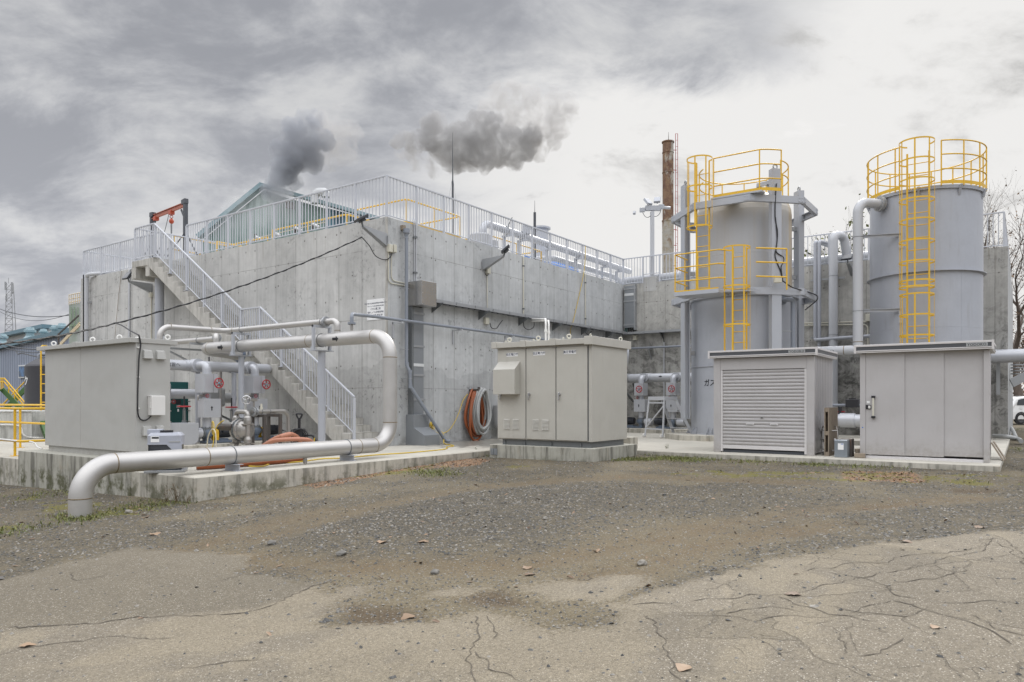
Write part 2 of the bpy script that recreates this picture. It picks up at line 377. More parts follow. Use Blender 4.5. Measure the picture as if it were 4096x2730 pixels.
def rough_concrete(name, base, stain=0.5, moss=0.0, scale=1.0, wet=0.0, water=0.0):
    m, N, b = newmat(name); P = N.pos(); x, y, z = N.sep(P)
    big = N.noise(P, 0.8*scale, 6, 0.62, 0.5); mid = N.noise(P, 4*scale, 7, 0.7, 0.4); fine = N.noise(P, 45, 4, 0.7)
    nz = N.sep(N.nrm())[2]; side = N.ss(nz, 0.7, 0.3)
    st = N.noise(N.scl(P, (4.5, 4.5, 0.55)), 1.4, 6, 0.68)
    k = N.m('ADD', 1.0, N.m('ADD', N.m('MULTIPLY', N.m('SUBTRACT', big, 0.5), 0.5), N.m('ADD', N.m('MULTIPLY', N.m('SUBTRACT', mid, 0.5), 0.35), N.m('MULTIPLY', N.m('SUBTRACT', fine, 0.5), 0.2))))
    c = N.mix(1.0, base, N.comb(k, k, k), 'MULTIPLY')
    c = N.mix(N.m('MULTIPLY', N.m('MULTIPLY', N.ss(st, 0.44, 0.68), side), stain), c, (0.13, 0.125, 0.105))
    ru = N.ss(N.noise(P, 1.7, 5, 0.6), 0.60, 0.75); c = N.mix(N.m('MULTIPLY', ru, 0.35*stain), c, (0.33, 0.24, 0.14))
    if moss:
        mm = N.m('MULTIPLY', N.m('MULTIPLY', N.ss(N.noise(P, 3.5, 6, 0.7), 0.44, 0.62), side), N.ss(z, 0.02, -0.28))
        c = N.mix(N.m('MULTIPLY', mm, moss), c, (0.085, 0.085, 0.045))
    if water:
        wx = N.noise(N.scl(P, (1.4, 3.2, 1)), 1.5, 6, 0.68, 0.8)
        wm = N.m('MULTIPLY', N.ss(N.m('ADD', wx, N.m('MULTIPLY', N.ss(N.vm('DISTANCE', P, (16.0, 12.2, 0.0)), 3.0, 0.4), 0.30)), 0.62, 0.66), N.ss(N.vm('DISTANCE', P, (16.0, 12.0, 0.0)), 5.0, 2.0))
        wet_ = wm; c = N.mix(N.m('MULTIPLY', wm, 0.62), c, (0.10, 0.095, 0.085))
        gx = N.m('ABSOLUTE', N.m('SUBTRACT', N.m('FRACT', N.m('DIVIDE', N.m('SUBTRACT', x, 12.2), 4.2)), 0.5)); gj = N.ss(gx, 0.4985, 0.4995)
        c = N.mix(N.m('MULTIPLY', gj, 0.6), c, (0.12, 0.11, 0.1))
        N.put(b.inputs['Roughness'], N.mixf(wm, 0.8, 0.3))
    else: b.inputs['Roughness'].default_value = 0.85
    N.put(b.inputs['Base Color'], c); b.inputs['Specular IOR Level'].default_value = 0.35
    N.put(b.inputs['Normal'], N.bump(N.m('ADD', mid, N.m('MULTIPLY', fine, 0.4)), 0.3, 0.006))
    return m
rough_concrete('pad_concrete', (0.46, 0.435, 0.375), 0.75, 0.8, water=1.0)
rough_concrete('plinth_concrete', (0.37, 0.36, 0.31), 1.0, 1.0, 1.6)
rough_concrete('stair_concrete', (0.47, 0.455, 0.42), 0.55, 0.0, 1.8)
rough_concrete('low_wall_concrete', (0.52, 0.52, 0.49), 0.5, 0.0, 1.2)

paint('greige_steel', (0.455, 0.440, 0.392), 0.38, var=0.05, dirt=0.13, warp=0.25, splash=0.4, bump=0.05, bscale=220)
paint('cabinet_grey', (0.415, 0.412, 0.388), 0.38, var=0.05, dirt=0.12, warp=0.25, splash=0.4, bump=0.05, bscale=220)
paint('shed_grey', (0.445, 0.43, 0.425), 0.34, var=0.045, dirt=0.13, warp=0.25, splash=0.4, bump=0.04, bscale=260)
paint('shed_dark', (0.075, 0.078, 0.085), 0.4, var=0.08)
paint('badge_grey', (0.36, 0.37, 0.37), 0.35)
paint('shed_trim', (0.60, 0.58, 0.57), 0.35, var=0.03, dirt=0.05)
paint('tank_grey', (0.385, 0.400, 0.435), 0.35, var=0.08, scale=0.9, dirt=0.38, warp=0.22, dirtcol=(0.26,0.25,0.24))
paint('tank_grey_upper', (0.41, 0.415, 0.425), 0.34, var=0.05, scale=0.9, dirt=0.14, dirtcol=(0.27,0.25,0.21))
paint('frame_grey', (0.40, 0.415, 0.445), 0.4, var=0.05, dirt=0.12, dirtcol=(0.22,0.15,0.09))
paint('rail_white', (0.50, 0.515, 0.55), 0.38, var=0.03, dirt=0.05)
paint('cap_grey', (0.37, 0.375, 0.375), 0.4, 0.25, var=0.06)
paint('yellow_paint', (0.70, 0.425, 0.025), 0.42, var=0.13, scale=2.5, dirt=0.40, dirtcol=(0.33,0.19,0.05), streak=False)
paint('galv', (0.36, 0.37, 0.38), 0.42, 0.45, var=0.10, scale=6, dirt=0.1)
paint('galv_dark', (0.17, 0.18, 0.185), 0.45, 0.35, var=0.10, scale=5)
paint('duct_steel', (0.27, 0.285, 0.30), 0.42, 0.4, var=0.06, scale=3, dirt=0.12)
paint('insulation_silver', (0.47, 0.48, 0.505), 0.33, 0.22, var=0.05, scale=3, dirt=0.08)
paint('stainless_box', (0.43, 0.42, 0.405), 0.26, 0.75, var=0.04, scale=2)
paint('pvc_grey', (0.23, 0.25, 0.285), 0.36, var=0.04, dirt=0.08)
paint('pipe_lightgrey', (0.47, 0.48, 0.50), 0.35, var=0.04, dirt=0.12)
paint('beige_plastic', (0.58, 0.56, 0.47), 0.42, var=0.03, dirt=0.1)
paint('white_plastic', (0.70, 0.69, 0.66), 0.35, var=0.03, dirt=0.05)
paint('sign_white', (0.80, 0.80, 0.79), 0.35, var=0.02)
paint('ink', (0.018, 0.018, 0.022), 0.5, var=0.0)
paint('ink_blue', (0.025, 0.03, 0.07), 0.5, var=0.0)
paint('white_ink', (0.75, 0.75, 0.74), 0.5, var=0.0)
paint('black_plastic', (0.022, 0.022, 0.025), 0.38, var=0.1)
paint('black_cable', (0.018, 0.018, 0.02), 0.45, var=0.1)
paint('lamp_black', (0.045, 0.048, 0.055), 0.4, var=0.08, scale=6)
paint('red_paint', (0.36, 0.018, 0.025), 0.35, var=0.08, scale=8)
paint('blue_hub', (0.20, 0.40, 0.50), 0.4)
paint('pump_blue', (0.115, 0.145, 0.19), 0.4, var=0.1, scale=6, dirt=0.2)
paint('motor_black', (0.022, 0.025, 0.032), 0.42, var=0.1)
paint('green_dark', (0.008, 0.072, 0.068), 0.4, var=0.08, dirt=0.06)
paint('crane_red', (0.40, 0.125, 0.075), 0.45, var=0.1, dirt=0.25, dirtcol=(0.2,0.07,0.05))
paint('hoist_orange', (0.42, 0.07, 0.03), 0.4, var=0.1)
paint('crane_dark', (0.06, 0.065, 0.075), 0.45, var=0.1)
paint('hose_grey', (0.34, 0.345, 0.335), 0.4, var=0.06, scale=4, dirt=0.25, dirtcol=(0.25,0.24,0.17), streak=False)
paint('hose_orange', (0.30, 0.085, 0.030), 0.4, var=0.10, scale=4, dirt=0.2, streak=False)
paint('hose_salmon', (0.42, 0.18, 0.11), 0.42, var=0.08, scale=5, dirt=0.15, streak=False)
paint('hose_yellow', (0.62, 0.43, 0.04), 0.4, var=0.06)
paint('hose_cream', (0.66, 0.60, 0.45), 0.4, var=0.06)
paint('poly_grey', (0.36, 0.375, 0.42), 0.42, var=0.05, scale=5, dirt=0.2, streak=False)
paint('smoked_window', (0.03, 0.034, 0.042), 0.18, var=0.1)
paint('wood_old', (0.27, 0.22, 0.165), 0.75, var=0.22, scale=9, dirt=0.4)
paint('tin_grey', (0.27, 0.30, 0.33), 0.35, 0.5, var=0.06, scale=6)
paint('label_blue', (0.05, 0.16, 0.50), 0.4)
paint('green_paint', (0.06, 0.135, 0.04), 0.5, var=0.15, dirt=0.3)
paint('rib_green', (0.24, 0.33, 0.22), 0.5)
paint('roof_teal', (0.125, 0.215, 0.26), 0.45, var=0.08, scale=0.6, dirt=0.15)
paint('vent_teal', (0.25, 0.35, 0.38), 0.45, var=0.08, scale=0.6)
paint('far_white', (0.60, 0.61, 0.61), 0.5, var=0.05, scale=0.4)
paint('tank_black', (0.035, 0.035, 0.04), 0.5, var=0.15, scale=2, dirt=0.2, dirtcol=(0.09,0.08,0.08))
paint('tarp_blue', (0.035, 0.17, 0.52), 0.35, var=0.15, scale=6)
paint('car_white', (0.74, 0.74, 0.73), 0.22, var=0.01, coat=0.6)
paint('glass_dark', (0.02, 0.024, 0.028), 0.08, var=0.0, spec=0.8)
paint('tyre', (0.02, 0.02, 0.021), 0.7, var=0.1)
paint('rim_metal', (0.10, 0.10, 0.105), 0.4, 0.6)
paint('steel_bare', (0.36, 0.345, 0.325), 0.38, 0.7, var=0.10, scale=6, dirt=0.1)
paint('chrome', (0.62, 0.62, 0.63), 0.14, 0.95, var=0.02)
paint('rusty_post', (0.085, 0.075, 0.068), 0.6, 0.2, var=0.2, scale=5, dirt=0.7, dirtcol=(0.22,0.09,0.04))
paint('rail_faded', (0.62, 0.52, 0.36), 0.5, var=0.1)
paint('lamp_lens', (0.12, 0.12, 0.125), 0.15, var=0.02)

def window_blue():
    m, N, b = newmat('window_blue'); P = N.pos(); f = N.noise(P, 1.6, 4)
    N.put(b.inputs['Base Color'], N.mix(N.ss(f, 0.4, 0.7), (0.02, 0.05, 0.10), (0.05, 0.16, 0.34))); b.inputs['Roughness'].default_value = 0.12
window_blue()

def corrugated(name, col, col2, period, axis, rough=0.5, dirt=0.15, fx=1.0, fy=1.0, strength=0.9):
    """profiled sheet cladding: ribs as relief, sheet to sheet drift, grime"""
    m, N, b = newmat(name); P = N.pos(); x, y, z = N.sep(P)
    h = N.m('ADD', N.m('MULTIPLY', x, axis[0]), N.m('MULTIPLY', y, axis[1]))
    w = N.m('SINE', N.m('MULTIPLY', h, 2*PI/period)); r = N.ss(w, -0.6, 0.5)
    gr = N.noise(N.comb(N.m('MULTIPLY', h, 0.8), N.m('MULTIPLY', z, 0.15), 0), 1.2, 5, 0.6)
    c = N.mix(N.m('MULTIPLY', N.ss(gr, 0.45, 0.75), dirt*2), N.mix(N.m('SUBTRACT', 1.0, r), col, col2), tuple(0.6*v for v in col2))
    N.put(b.inputs['Base Color'], c); b.inputs['Roughness'].default_value = rough
    N.put(b.inputs['Normal'], N.bump(r, strength, 0.03))
    return m
corrugated('clad_blue', (0.285, 0.325, 0.40), (0.19, 0.22, 0.285), 0.42, (0.35, 1.0))
corrugated('clad_green', (0.27, 0.38, 0.35), (0.15, 0.245, 0.215), 0.70, (0.3, -1.0), dirt=0.25)
corrugated('clad_teal', (0.10, 0.215, 0.27), (0.05, 0.11, 0.145), 1.3, (0.9, -0.4), dirt=0.1)
corrugated('clad_grey_green', (0.42, 0.44, 0.42), (0.34, 0.385, 0.335), 1.1, (0.3, 1.0), dirt=0.3)
corrugated('shed_side', (0.455, 0.44, 0.44), (0.36, 0.35, 0.355), 0.16, (1.0, 0.0), rough=0.3, dirt=0.12)

def stainless(name='stainless', base=(0.48, 0.47, 0.455), rough=0.42):
    """satin stainless pipe: lengthwise draw marks, faint heat tint, handling grime"""
    m, N, b = newmat(name); P = N.pos()
    f = N.noise(P, 2.2, 6, 0.65, 0.5); g = N.noise(N.scl(P, (2, 2, 30)), 3.0, 5, 0.7)
    sp = N.noise(P, 26, 5, 0.75)
    k = N.m('ADD', 1.0, N.m('ADD', N.m('MULTIPLY', N.m('SUBTRACT', f, 0.5), 0.34), N.m('MULTIPLY', N.m('SUBTRACT', g, 0.5), 0.10)))
    c = N.mix(1.0, base, N.comb(k, N.m('MULTIPLY', k, 0.992), N.m('MULTIPLY', k, 0.98)), 'MULTIPLY')
    c = N.mix(N.m('MULTIPLY', N.ss(sp, 0.60, 0.75), 0.22), c, (0.20, 0.18, 0.15))
    N.put(b.inputs['Base Color'], c); b.inputs['Metallic'].default_value = 0.55
    N.put(b.inputs['Roughness'], N.m('ADD', rough, N.m('MULTIPLY', N.m('SUBTRACT', f, 0.5), 0.25)))
    N.put(b.inputs['Normal'], N.bump(g, 0.06, 0.002))
stainless(); paint('weld_tint', (0.22, 0.175, 0.115), 0.45, 0.6, var=0.25, scale=14)

def rust_chimney():
    m, N, b = newmat('rusty_chimney'); P = N.pos()
    f = N.noise(N.scl(P, (1, 1, 0.35)), 0.9, 7, 0.7, 0.6); g = N.noise(P, 3.0, 5, 0.7); z = N.sep(P)[2]
    a = N.mix(N.ss(g, 0.4, 0.7), (0.37, 0.35, 0.31), (0.29, 0.235, 0.155))
    r = N.mix(N.ss(g, 0.35, 0.65), (0.115, 0.056, 0.036), (0.22, 0.135, 0.075))
    t = N.m('ADD', f, N.ss(z, 13.0, 17.0, -0.06, 0.06))
    c = N.mix(N.ss(t, 0.49, 0.56), a, r)
    N.put(b.inputs['Base Color'], c); b.inputs['Roughness'].default_value = 0.7
rust_chimney()
def rust_streaks():
    """upper gas holder shell: brown run-off streaks down one flank"""
    m, N, b = newmat('tank_shell_rusty'); P = N.pos(); x, y, z = N.sep(P)
    ang = N.m('ARCTAN2', N.m('SUBTRACT', y, 7.05), N.m('SUBTRACT', x, 22.3))
    s = N.noise(N.comb(N.m('MULTIPLY', ang, 26.0), N.m('MULTIPLY', z, 0.10), 0), 1.0, 4, 0.6)
    win = N.ss(N.m('ABSOLUTE', N.m('SUBTRACT', ang, -1.52)), 0.30, 0.10)
    k = N.m('MULTIPLY', N.ss(N.m('ADD', s, N.m('MULTIPLY', win, 0.22)), 0.52, 0.66), win)
    f = N.noise(P, 0.9, 5, 0.6); f2 = N.noise(N.scl(P, (6, 6, 0.4)), 1.3, 5, 0.6)
    kk = N.m('ADD', 1.0, N.m('ADD', N.m('MULTIPLY', N.m('SUBTRACT', f, 0.5), 0.16), N.m('MULTIPLY', N.m('SUBTRACT', f2, 0.5), 0.10)))
    c = N.mix(1.0, N.mix(N.ss(z, 6.3, 7.1), (0.415, 0.42, 0.43), (0.42, 0.385, 0.325)), N.comb(kk, kk, kk), 'MULTIPLY'); tn = N.ss(N.noise(N.comb(N.m('MULTIPLY', ang, 9.0), N.m('MULTIPLY', z, 0.12), 3), 1.0, 5, 0.65), 0.48, 0.70); c = N.mix(N.m('MULTIPLY', tn, 0.30), c, (0.40, 0.34, 0.25))
    c = N.mix(N.m('MULTIPLY', k, 0.85), c, N.mix(N.ss(s, 0.5, 0.75), (0.42, 0.33, 0.20), (0.20, 0.085, 0.035)))
    N.put(b.inputs['Base Color'], c); b.inputs['Roughness'].default_value = 0.36
rust_streaks()
def bark():
    m, N, b = newmat('bark'); P = N.pos(); f = N.noise(N.scl(P, (1,1,0.3)), 6, 5, 0.6)
    N.put(b.inputs['Base Color'], N.mix(f, (0.045, 0.033, 0.026), (0.135, 0.105, 0.085))); b.inputs['Roughness'].default_value = 0.9
bark()
def leaf(name, a, b_):
    m, N, b = newmat(name); w = N.attr('tone', 'Fac')
    N.put(b.inputs['Base Color'], N.mix(w, a, b_)); b.inputs['Roughness'].default_value = 0.6
leaf('leaf_green', (0.035, 0.06, 0.012), (0.16, 0.17, 0.04)); leaf('leaf_brown', (0.095, 0.055, 0.030), (0.30, 0.205, 0.13))
leaf('stone_mix', (0.05, 0.05, 0.048), (0.26, 0.24, 0.205)); leaf('grass_green', (0.075, 0.10, 0.022), (0.21, 0.21, 0.06)); leaf('dry_weed', (0.10, 0.07, 0.035), (0.27, 0.2, 0.10))
# ------------------------------------------------------------------ ground
def vnoise(x, y, seed=0):
    xi = np.floor(x).astype(np.int64); yi = np.floor(y).astype(np.int64); fx = x-xi; fy = y-yi
    fx = fx*fx*(3-2*fx); fy = fy*fy*(3-2*fy)
    def h(a, b):
        n = (a*374761393+b*668265263+seed*974634777) & 0xffffffff
        n = ((n ^ (n >> 13))*1274126177) & 0xffffffff
        return ((n ^ (n >> 16)) & 0xffff)/65535.0
    return (h(xi,yi)*(1-fx)+h(xi+1,yi)*fx)*(1-fy)+(h(xi,yi+1)*(1-fx)+h(xi+1,yi+1)*fx)*fy
def fbm(x, y, s, o=4, seed=0):
    t = 0; a = 0.5; n = 0
    for k in range(o):
        t = t+a*vnoise(x*s, y*s, seed+k*17); n += a; s *= 2.03; a *= 0.55
    return t/n
def sst(x, a, b):
    t = np.clip((x-a)/(b-a), 0, 1); return t*t*(3-2*t)
def base_z(x, y):
    p = -0.385+0.0385*(x-6.3)-0.027*(y-10.35)
    k = 22.0; q = -0.115
    z = -np.log(np.exp(-k*p)+np.exp(-k*q))/k
    return np.maximum(z, -0.62)
def gz_(x, y): return float(base_z(np.float64(x), np.float64(y)))
def gp(u, v):
    z = -0.3
    for _ in range(4):
        p = on(u, v, z=z); z = gz_(p.x, p.y)
    return p
def poly_sd(x, y, poly):
    """signed distance to a polygon, positive inside"""
    P = np.array(poly); d = np.full(x.shape, 1e9); ins = np.zeros(x.shape, bool)
    for i in range(len(P)):
        a, b = P[i], P[(i+1) % len(P)]; ex, ey = b-a; L = ex*ex+ey*ey
        t = np.clip(((x-a[0])*ex+(y-a[1])*ey)/L, 0, 1)
        d = np.minimum(d, np.hypot(x-a[0]-t*ex, y-a[1]-t*ey))
        c = ((a[1] > y) != (b[1] > y))
        with np.errstate(divide='ignore', invalid='ignore'):
            xx = (b[0]-a[0])*(y-a[1])/(b[1]-a[1])+a[0]
        ins ^= c & (x < xx)
    return np.where(ins, d, -d)
def line_d(x, y, pts):
    d = np.full(x.shape, 1e9)
    for a, b in zip(pts[:-1], pts[1:]):
        ex, ey = b[0]-a[0], b[1]-a[1]; L = ex*ex+ey*ey+1e-9
        t = np.clip(((x-a[0])*ex+(y-a[1])*ey)/L, 0, 1); d = np.minimum(d, np.hypot(x-a[0]-t*ex, y-a[1]-t*ey))
    return d
W2 = lambda L: [(gp(u, v).x, gp(u, v).y) for u, v in L]
ASPH_L = W2([(-600,2480),(0,2325),(150,2285),(300,2245),(450,2205),(560,2193),(700,2205),(950,2228),(1010,2250),(960,2290),(1120,2300),(1290,2330),(1380,2360),(1420,2420),(1330,2470),(1300,2500),(1650,2480),(1950,2455),(2010,2475),(2200,2520),(2420,2500),(2480,2430),(2560,2380),(2700,2345),(2950,2270),(3050,2238),(3300,2205),(3600,2165),(3900,2132),(4096,2128),(4700,2110),(5200,2730)])+[(6,-12),(-12,-12),(-12,16)]
PATCH2 = [W2([(2130,2365),(2260,2330),(2420,2300),(2560,2290),(2640,2315),(2560,2360),(2430,2395),(2250,2400)]),
          W2([(1725,2372),(1830,2355),(1910,2365),(1850,2385),(1760,2388)]), W2([(1290,2345),(1420,2340),(1500,2362),(1400,2392),(1300,2400)])]
GRAVEL = W2([(760,2150),(1000,2080),(1400,1990),(1750,1935),(2300,1900),(2650,1950),(2900,2010),(2600,2090),(2450,2130),(2200,2195),(1950,2215),(1500,2245),(1250,2235),(1000,2205)])
GRAVEL2 = W2([(2900,2000),(3400,1960),(4096,1990),(4300,2100),(3800,2130),(3300,2195),(3000,2240),(2850,2200),(3300,2130),(2950,2080)])
GRAVEL3 = W2([(-300,2080),(200,2060),(330,2120),(700,2090),(900,2090),(700,2180),(300,2200),(-300,2250)])
TRACKS = [W2([(1050,2150),(1500,2020),(1900,1950),(2500,1905),(3200,1930)]), W2([(900,2230),(1500,2260),(2100,2250),(2600,2160),(3100,2060),(3900,1990)]),
          W2([(2450,2310),(2650,2230),(2950,2150),(3300,2090)]), W2([(500,2260),(900,2150),(1300,2040)])]
MUD = [W2([(1830,2385),(2000,2370),(2090,2385),(2110,2420),(1980,2440),(1860,2415)]), W2([(1400,2430),(1650,2440),(1700,2480),(1450,2500)]), W2([(3150,2110),(3350,2105),(3330,2130),(3160,2135)]), W2([(3420,2010),(3650,2005),(3640,2025),(3430,2030)]), W2([(3800,1955),(3990,1955),(3980,1968),(3810,1968)])]
DIRT = W2([(1250,2300),(1500,2260),(2000,2280),(2450,2200),(2750,2130),(2800,2230),(2500,2420),(2200,2520),(1700,2540),(1350,2460)])
MOSS = [W2([(2680,1895),(2760,1880),(3200,1885),(3650,1890),(4300,1910),(4300,1950),(3700,1935),(3100,1915)]), W2([(2010,1862),(2150,1852),(2130,1875),(2040,1878)]), W2([(100,1980),(300,1990),(640,2040),(600,2070),(250,2060),(60,2020)]), W2([(0,2100),(60,2110),(50,2140),(-60,2140)]), W2([(1050,1930),(1350,1870),(1370,1890),(1080,1960)]), W2([(1350,1885),(1500,1860),(1800,1850),(1760,1880),(1420,1910)])]
LITTER = [W2([(1180,1935),(1500,1858),(1800,1830),(1960,1838),(1900,1862),(1600,1885),(1250,1960)]), W2([(3350,1885),(3650,1890),(3700,1925),(3400,1925)])]
ASPH_CRK = [[(0,2540),(400,2500),(740,2465),(1040,2440),(1120,2405),(1260,2345),(1330,2310)], [(0,2610),(300,2580),(520,2553),(600,2565),(700,2550)], [(0,2330),(130,2300),(250,2278)], [(250,2305),(330,2322),(430,2308)],
  [(870,2328),(960,2300),(1050,2295),(1100,2268),(1180,2272)], [(1100,2268),(1140,2290),(1200,2300),(1250,2318)], [(700,2690),(900,2650),(1050,2630)],
  [(1990,2560),(1940,2470)], [(1915,2610),(2010,2700),(2080,2740)], [(1920,2470),(1890,2600),(1850,2740)], [(2560,2445),(2620,2432),(2700,2448)], [(2600,2470),(2620,2560),(2680,2660),(2720,2740)],
  [(2760,2410),(2980,2402),(3120,2385),(3350,2350),(3450,2320),(3580,2290),(3720,2265),(3900,2215),(4000,2160)], [(3250,2300),(3480,2255),(3650,2232),(3800,2225),(3990,2160)], [(2700,2463),(2900,2475),(3020,2490),(3150,2470)], [(3300,2440),(3450,2458),(3620,2472),(3700,2450)],
  [(3500,2355),(3600,2390),(3800,2415),(4000,2430),(4100,2440)], [(3340,2290),(3480,2320),(3560,2350),(3600,2380)], [(3940,2140),(4000,2180),(4040,2210),(4096,2270)], [(4010,2180),(4060,2240),(4110,2280)], [(3360,2445),(3560,2405),(3680,2420),(3720,2450),(3900,2500),(4096,2580)], [(3850,2470),(3960,2530),(4100,2560)],
  [(3440,2640),(3560,2590),(3620,2560)], [(3440,2560),(3460,2620)], [(2400,2262),(2330,2320),(2300,2322)], [(2920,2470),(3080,2440),(3200,2460)], [(3150,2390),(3190,2430),(3300,2470),(3500,2500)], [(3640,2255),(3660,2270)], [(3560,2330),(3750,2330),(3900,2290)]]
ang_v = np.radians(np.concatenate([np.arange(-180, -48, 4.0), np.arange(-48, -39, 0.8), np.arange(-39, 39.01, 0.165), np.arange(39.8, 48, 0.8), np.arange(48, 180, 4.0)]))
rad_v = np.concatenate([[0.0], np.linspace(0.4, 3.0, 8), 3.0*1.0125**np.arange(1, 175), 3.0*1.0125**174*1.06**np.arange(1, 62)])
NA, NR = len(ang_v), len(rad_v)
AA, RR_ = np.meshgrid(ang_v, rad_v)
th = np.radians(90-54.8)-AA                            # azimuth measured from +X; angle grows to the right
GX = RR_*np.cos(th); GY = RR_*np.sin(th)
gx, gy = GX.ravel(), GY.ravel()
GZ = base_z(gx, gy)
def masks(x, y):
    w = 0.42*(fbm(x, y, 1.1, 5, 3)-0.5)*2*0.55+0.10*(fbm(x, y, 7.0, 3, 5)-0.5)*2
    sd = poly_sd(x, y, ASPH_L)
    for q in PATCH2: sd = np.maximum(sd, poly_sd(x, y, q))
    sd = sd+w
    asph = sst(sd, -0.26, 0.26)
    xr_ = x*0.93+y*0.36; yr_ = y*0.93-x*0.36; along = fbm(xr_*0.22, yr_*2.1, 1.0, 5, 11); dn = fbm(x, y, 1.3, 4, 21)
    dust = sst(along*0.65+dn*0.35, 0.40, 0.62)*0.75+0.6*sst(-sd, -1.1, 0.0)
    dust = np.clip(dust+0.4*sst(y, 4.5, 9.0)*sst(x, 6.5, 2.0)*0, 0, 1)
    g = poly_sd(x, y, GRAVEL)+0.9*(fbm(x, y, 0.9, 5, 31)-0.5)*1.6
    g2 = np.maximum(poly_sd(x, y, GRAVEL2), poly_sd(x, y, GRAVEL3))+1.2*(fbm(x, y, 0.8, 5, 41)-0.5)*1.6
    grav = np.maximum(0.74*sst(g, -2.2, 1.6), 0.70*sst(g2, -1.4, 1.1)); grav = np.maximum(grav, 0.62*sst(fbm(x, y, 0.9, 4, 51), 0.15, 0.58))
    tr = np.zeros_like(x)
    for T in TRACKS: tr = np.maximum(tr, sst(line_d(x, y, T)+0.35*(fbm(x, y, 0.9, 3, 61)-0.5), 0.60, 0.02))
    grav = grav*(1-0.45*tr)
    mud = np.zeros_like(x)
    for T in MUD: mud = np.maximum(mud, sst(poly_sd(x, y, T)+0.35*(fbm(x, y, 1.8, 4, 71)-0.5), -0.12, 0.12))
    grav = grav*(1-0.85*np.maximum(mud, sst(poly_sd(x, y, DIRT)+0.6*(fbm(x, y, 1.2, 4, 77)-0.5), -0.35, 0.35)))
    moss = np.zeros_like(x)
    for T in MOSS: moss = np.maximum(moss, sst(poly_sd(x, y, T)+0.8*(fbm(x, y, 1.6, 5, 81)-0.5), -0.2, 0.25))
    moss = moss*sst(fbm(x, y, 3.5, 4, 85), 0.35, 0.6)
    lit = np.zeros_like(x)
    for T in LITTER: lit = np.maximum(lit, sst(poly_sd(x, y, T)+0.5*(fbm(x, y, 2.0, 4, 91)-0.5), -0.15, 0.15))
    return asph, dust, grav, tr, mud, moss, lit, sd
asph, dust, grav, trk, mud, moss, lit, asd = masks(gx, gy)
PATCHL = W2([(-600,2600),(0,2538),(400,2500),(740,2465),(1040,2440),(1120,2405),(1260,2345),(1330,2310),(1290,2270),(1010,2225),(700,2190),(560,2180),(300,2230),(0,2310),(-600,2450)])
oldp = sst(poly_sd(gx, gy, PATCHL)+0.05*(fbm(gx, gy, 4.0, 3, 131)-0.5), -0.03, 0.05)
TYRE = [W2(q) for q in ([(2880,2735),(3130,2520),(3350,2400),(3470,2320)], [(3030,2255),(3350,2350),(3620,2425)], [(3560,2190),(3850,2250),(4096,2310)], [(3440,2215),(3490,2270)], [(3310,2225),(3340,2275)], [(0,2700),(600,2610),(1200,2505),(1700,2465)], [(500,2740),(1100,2640),(1700,2560),(2300,2440)], [(1300,2740),(1900,2610),(2400,2470)], [(0,2575),(500,2530),(1000,2475)])]
tb = np.zeros_like(gx)
for T in TYRE: tb = np.maximum(tb, sst(line_d(gx, gy, T)+0.10*(fbm(gx, gy, 2.0, 3, 141)-0.5), 0.17, 0.05)*(0.35+0.65*sst(fbm(gx, gy, 2.6, 4, 151), 0.35, 0.6)))
dust = np.clip(dust*(1-0.75*oldp)+0.65*tb*(1-oldp), 0, 1.2)
near = sst(-np.hypot(gx, gy), -30, -20)
GZ = GZ+near*((fbm(gx, gy, 0.7, 4, 101)-0.5)*0.035+(1-asph)*((fbm(gx, gy, 5.0, 3, 111)-0.5)*0.018-0.022*trk-0.02*mud)+asph*0.012)
gv = np.stack([gx, gy, GZ], 1)
idx = np.arange(NA*NR).reshape(NR, NA)
F = []
a_, b_, c_, d_ = idx[:-1, :-1], idx[:-1, 1:], idx[1:, 1:], idx[1:, :-1]
F = np.stack([a_, d_, c_, b_], -1).reshape(-1, 4)
wrap = np.stack([idx[:-1, -1], idx[1:, -1], idx[1:, 0], idx[:-1, 0]], -1)
F = np.concatenate([F, wrap]); fa = asph[F].mean(1) > 0.5

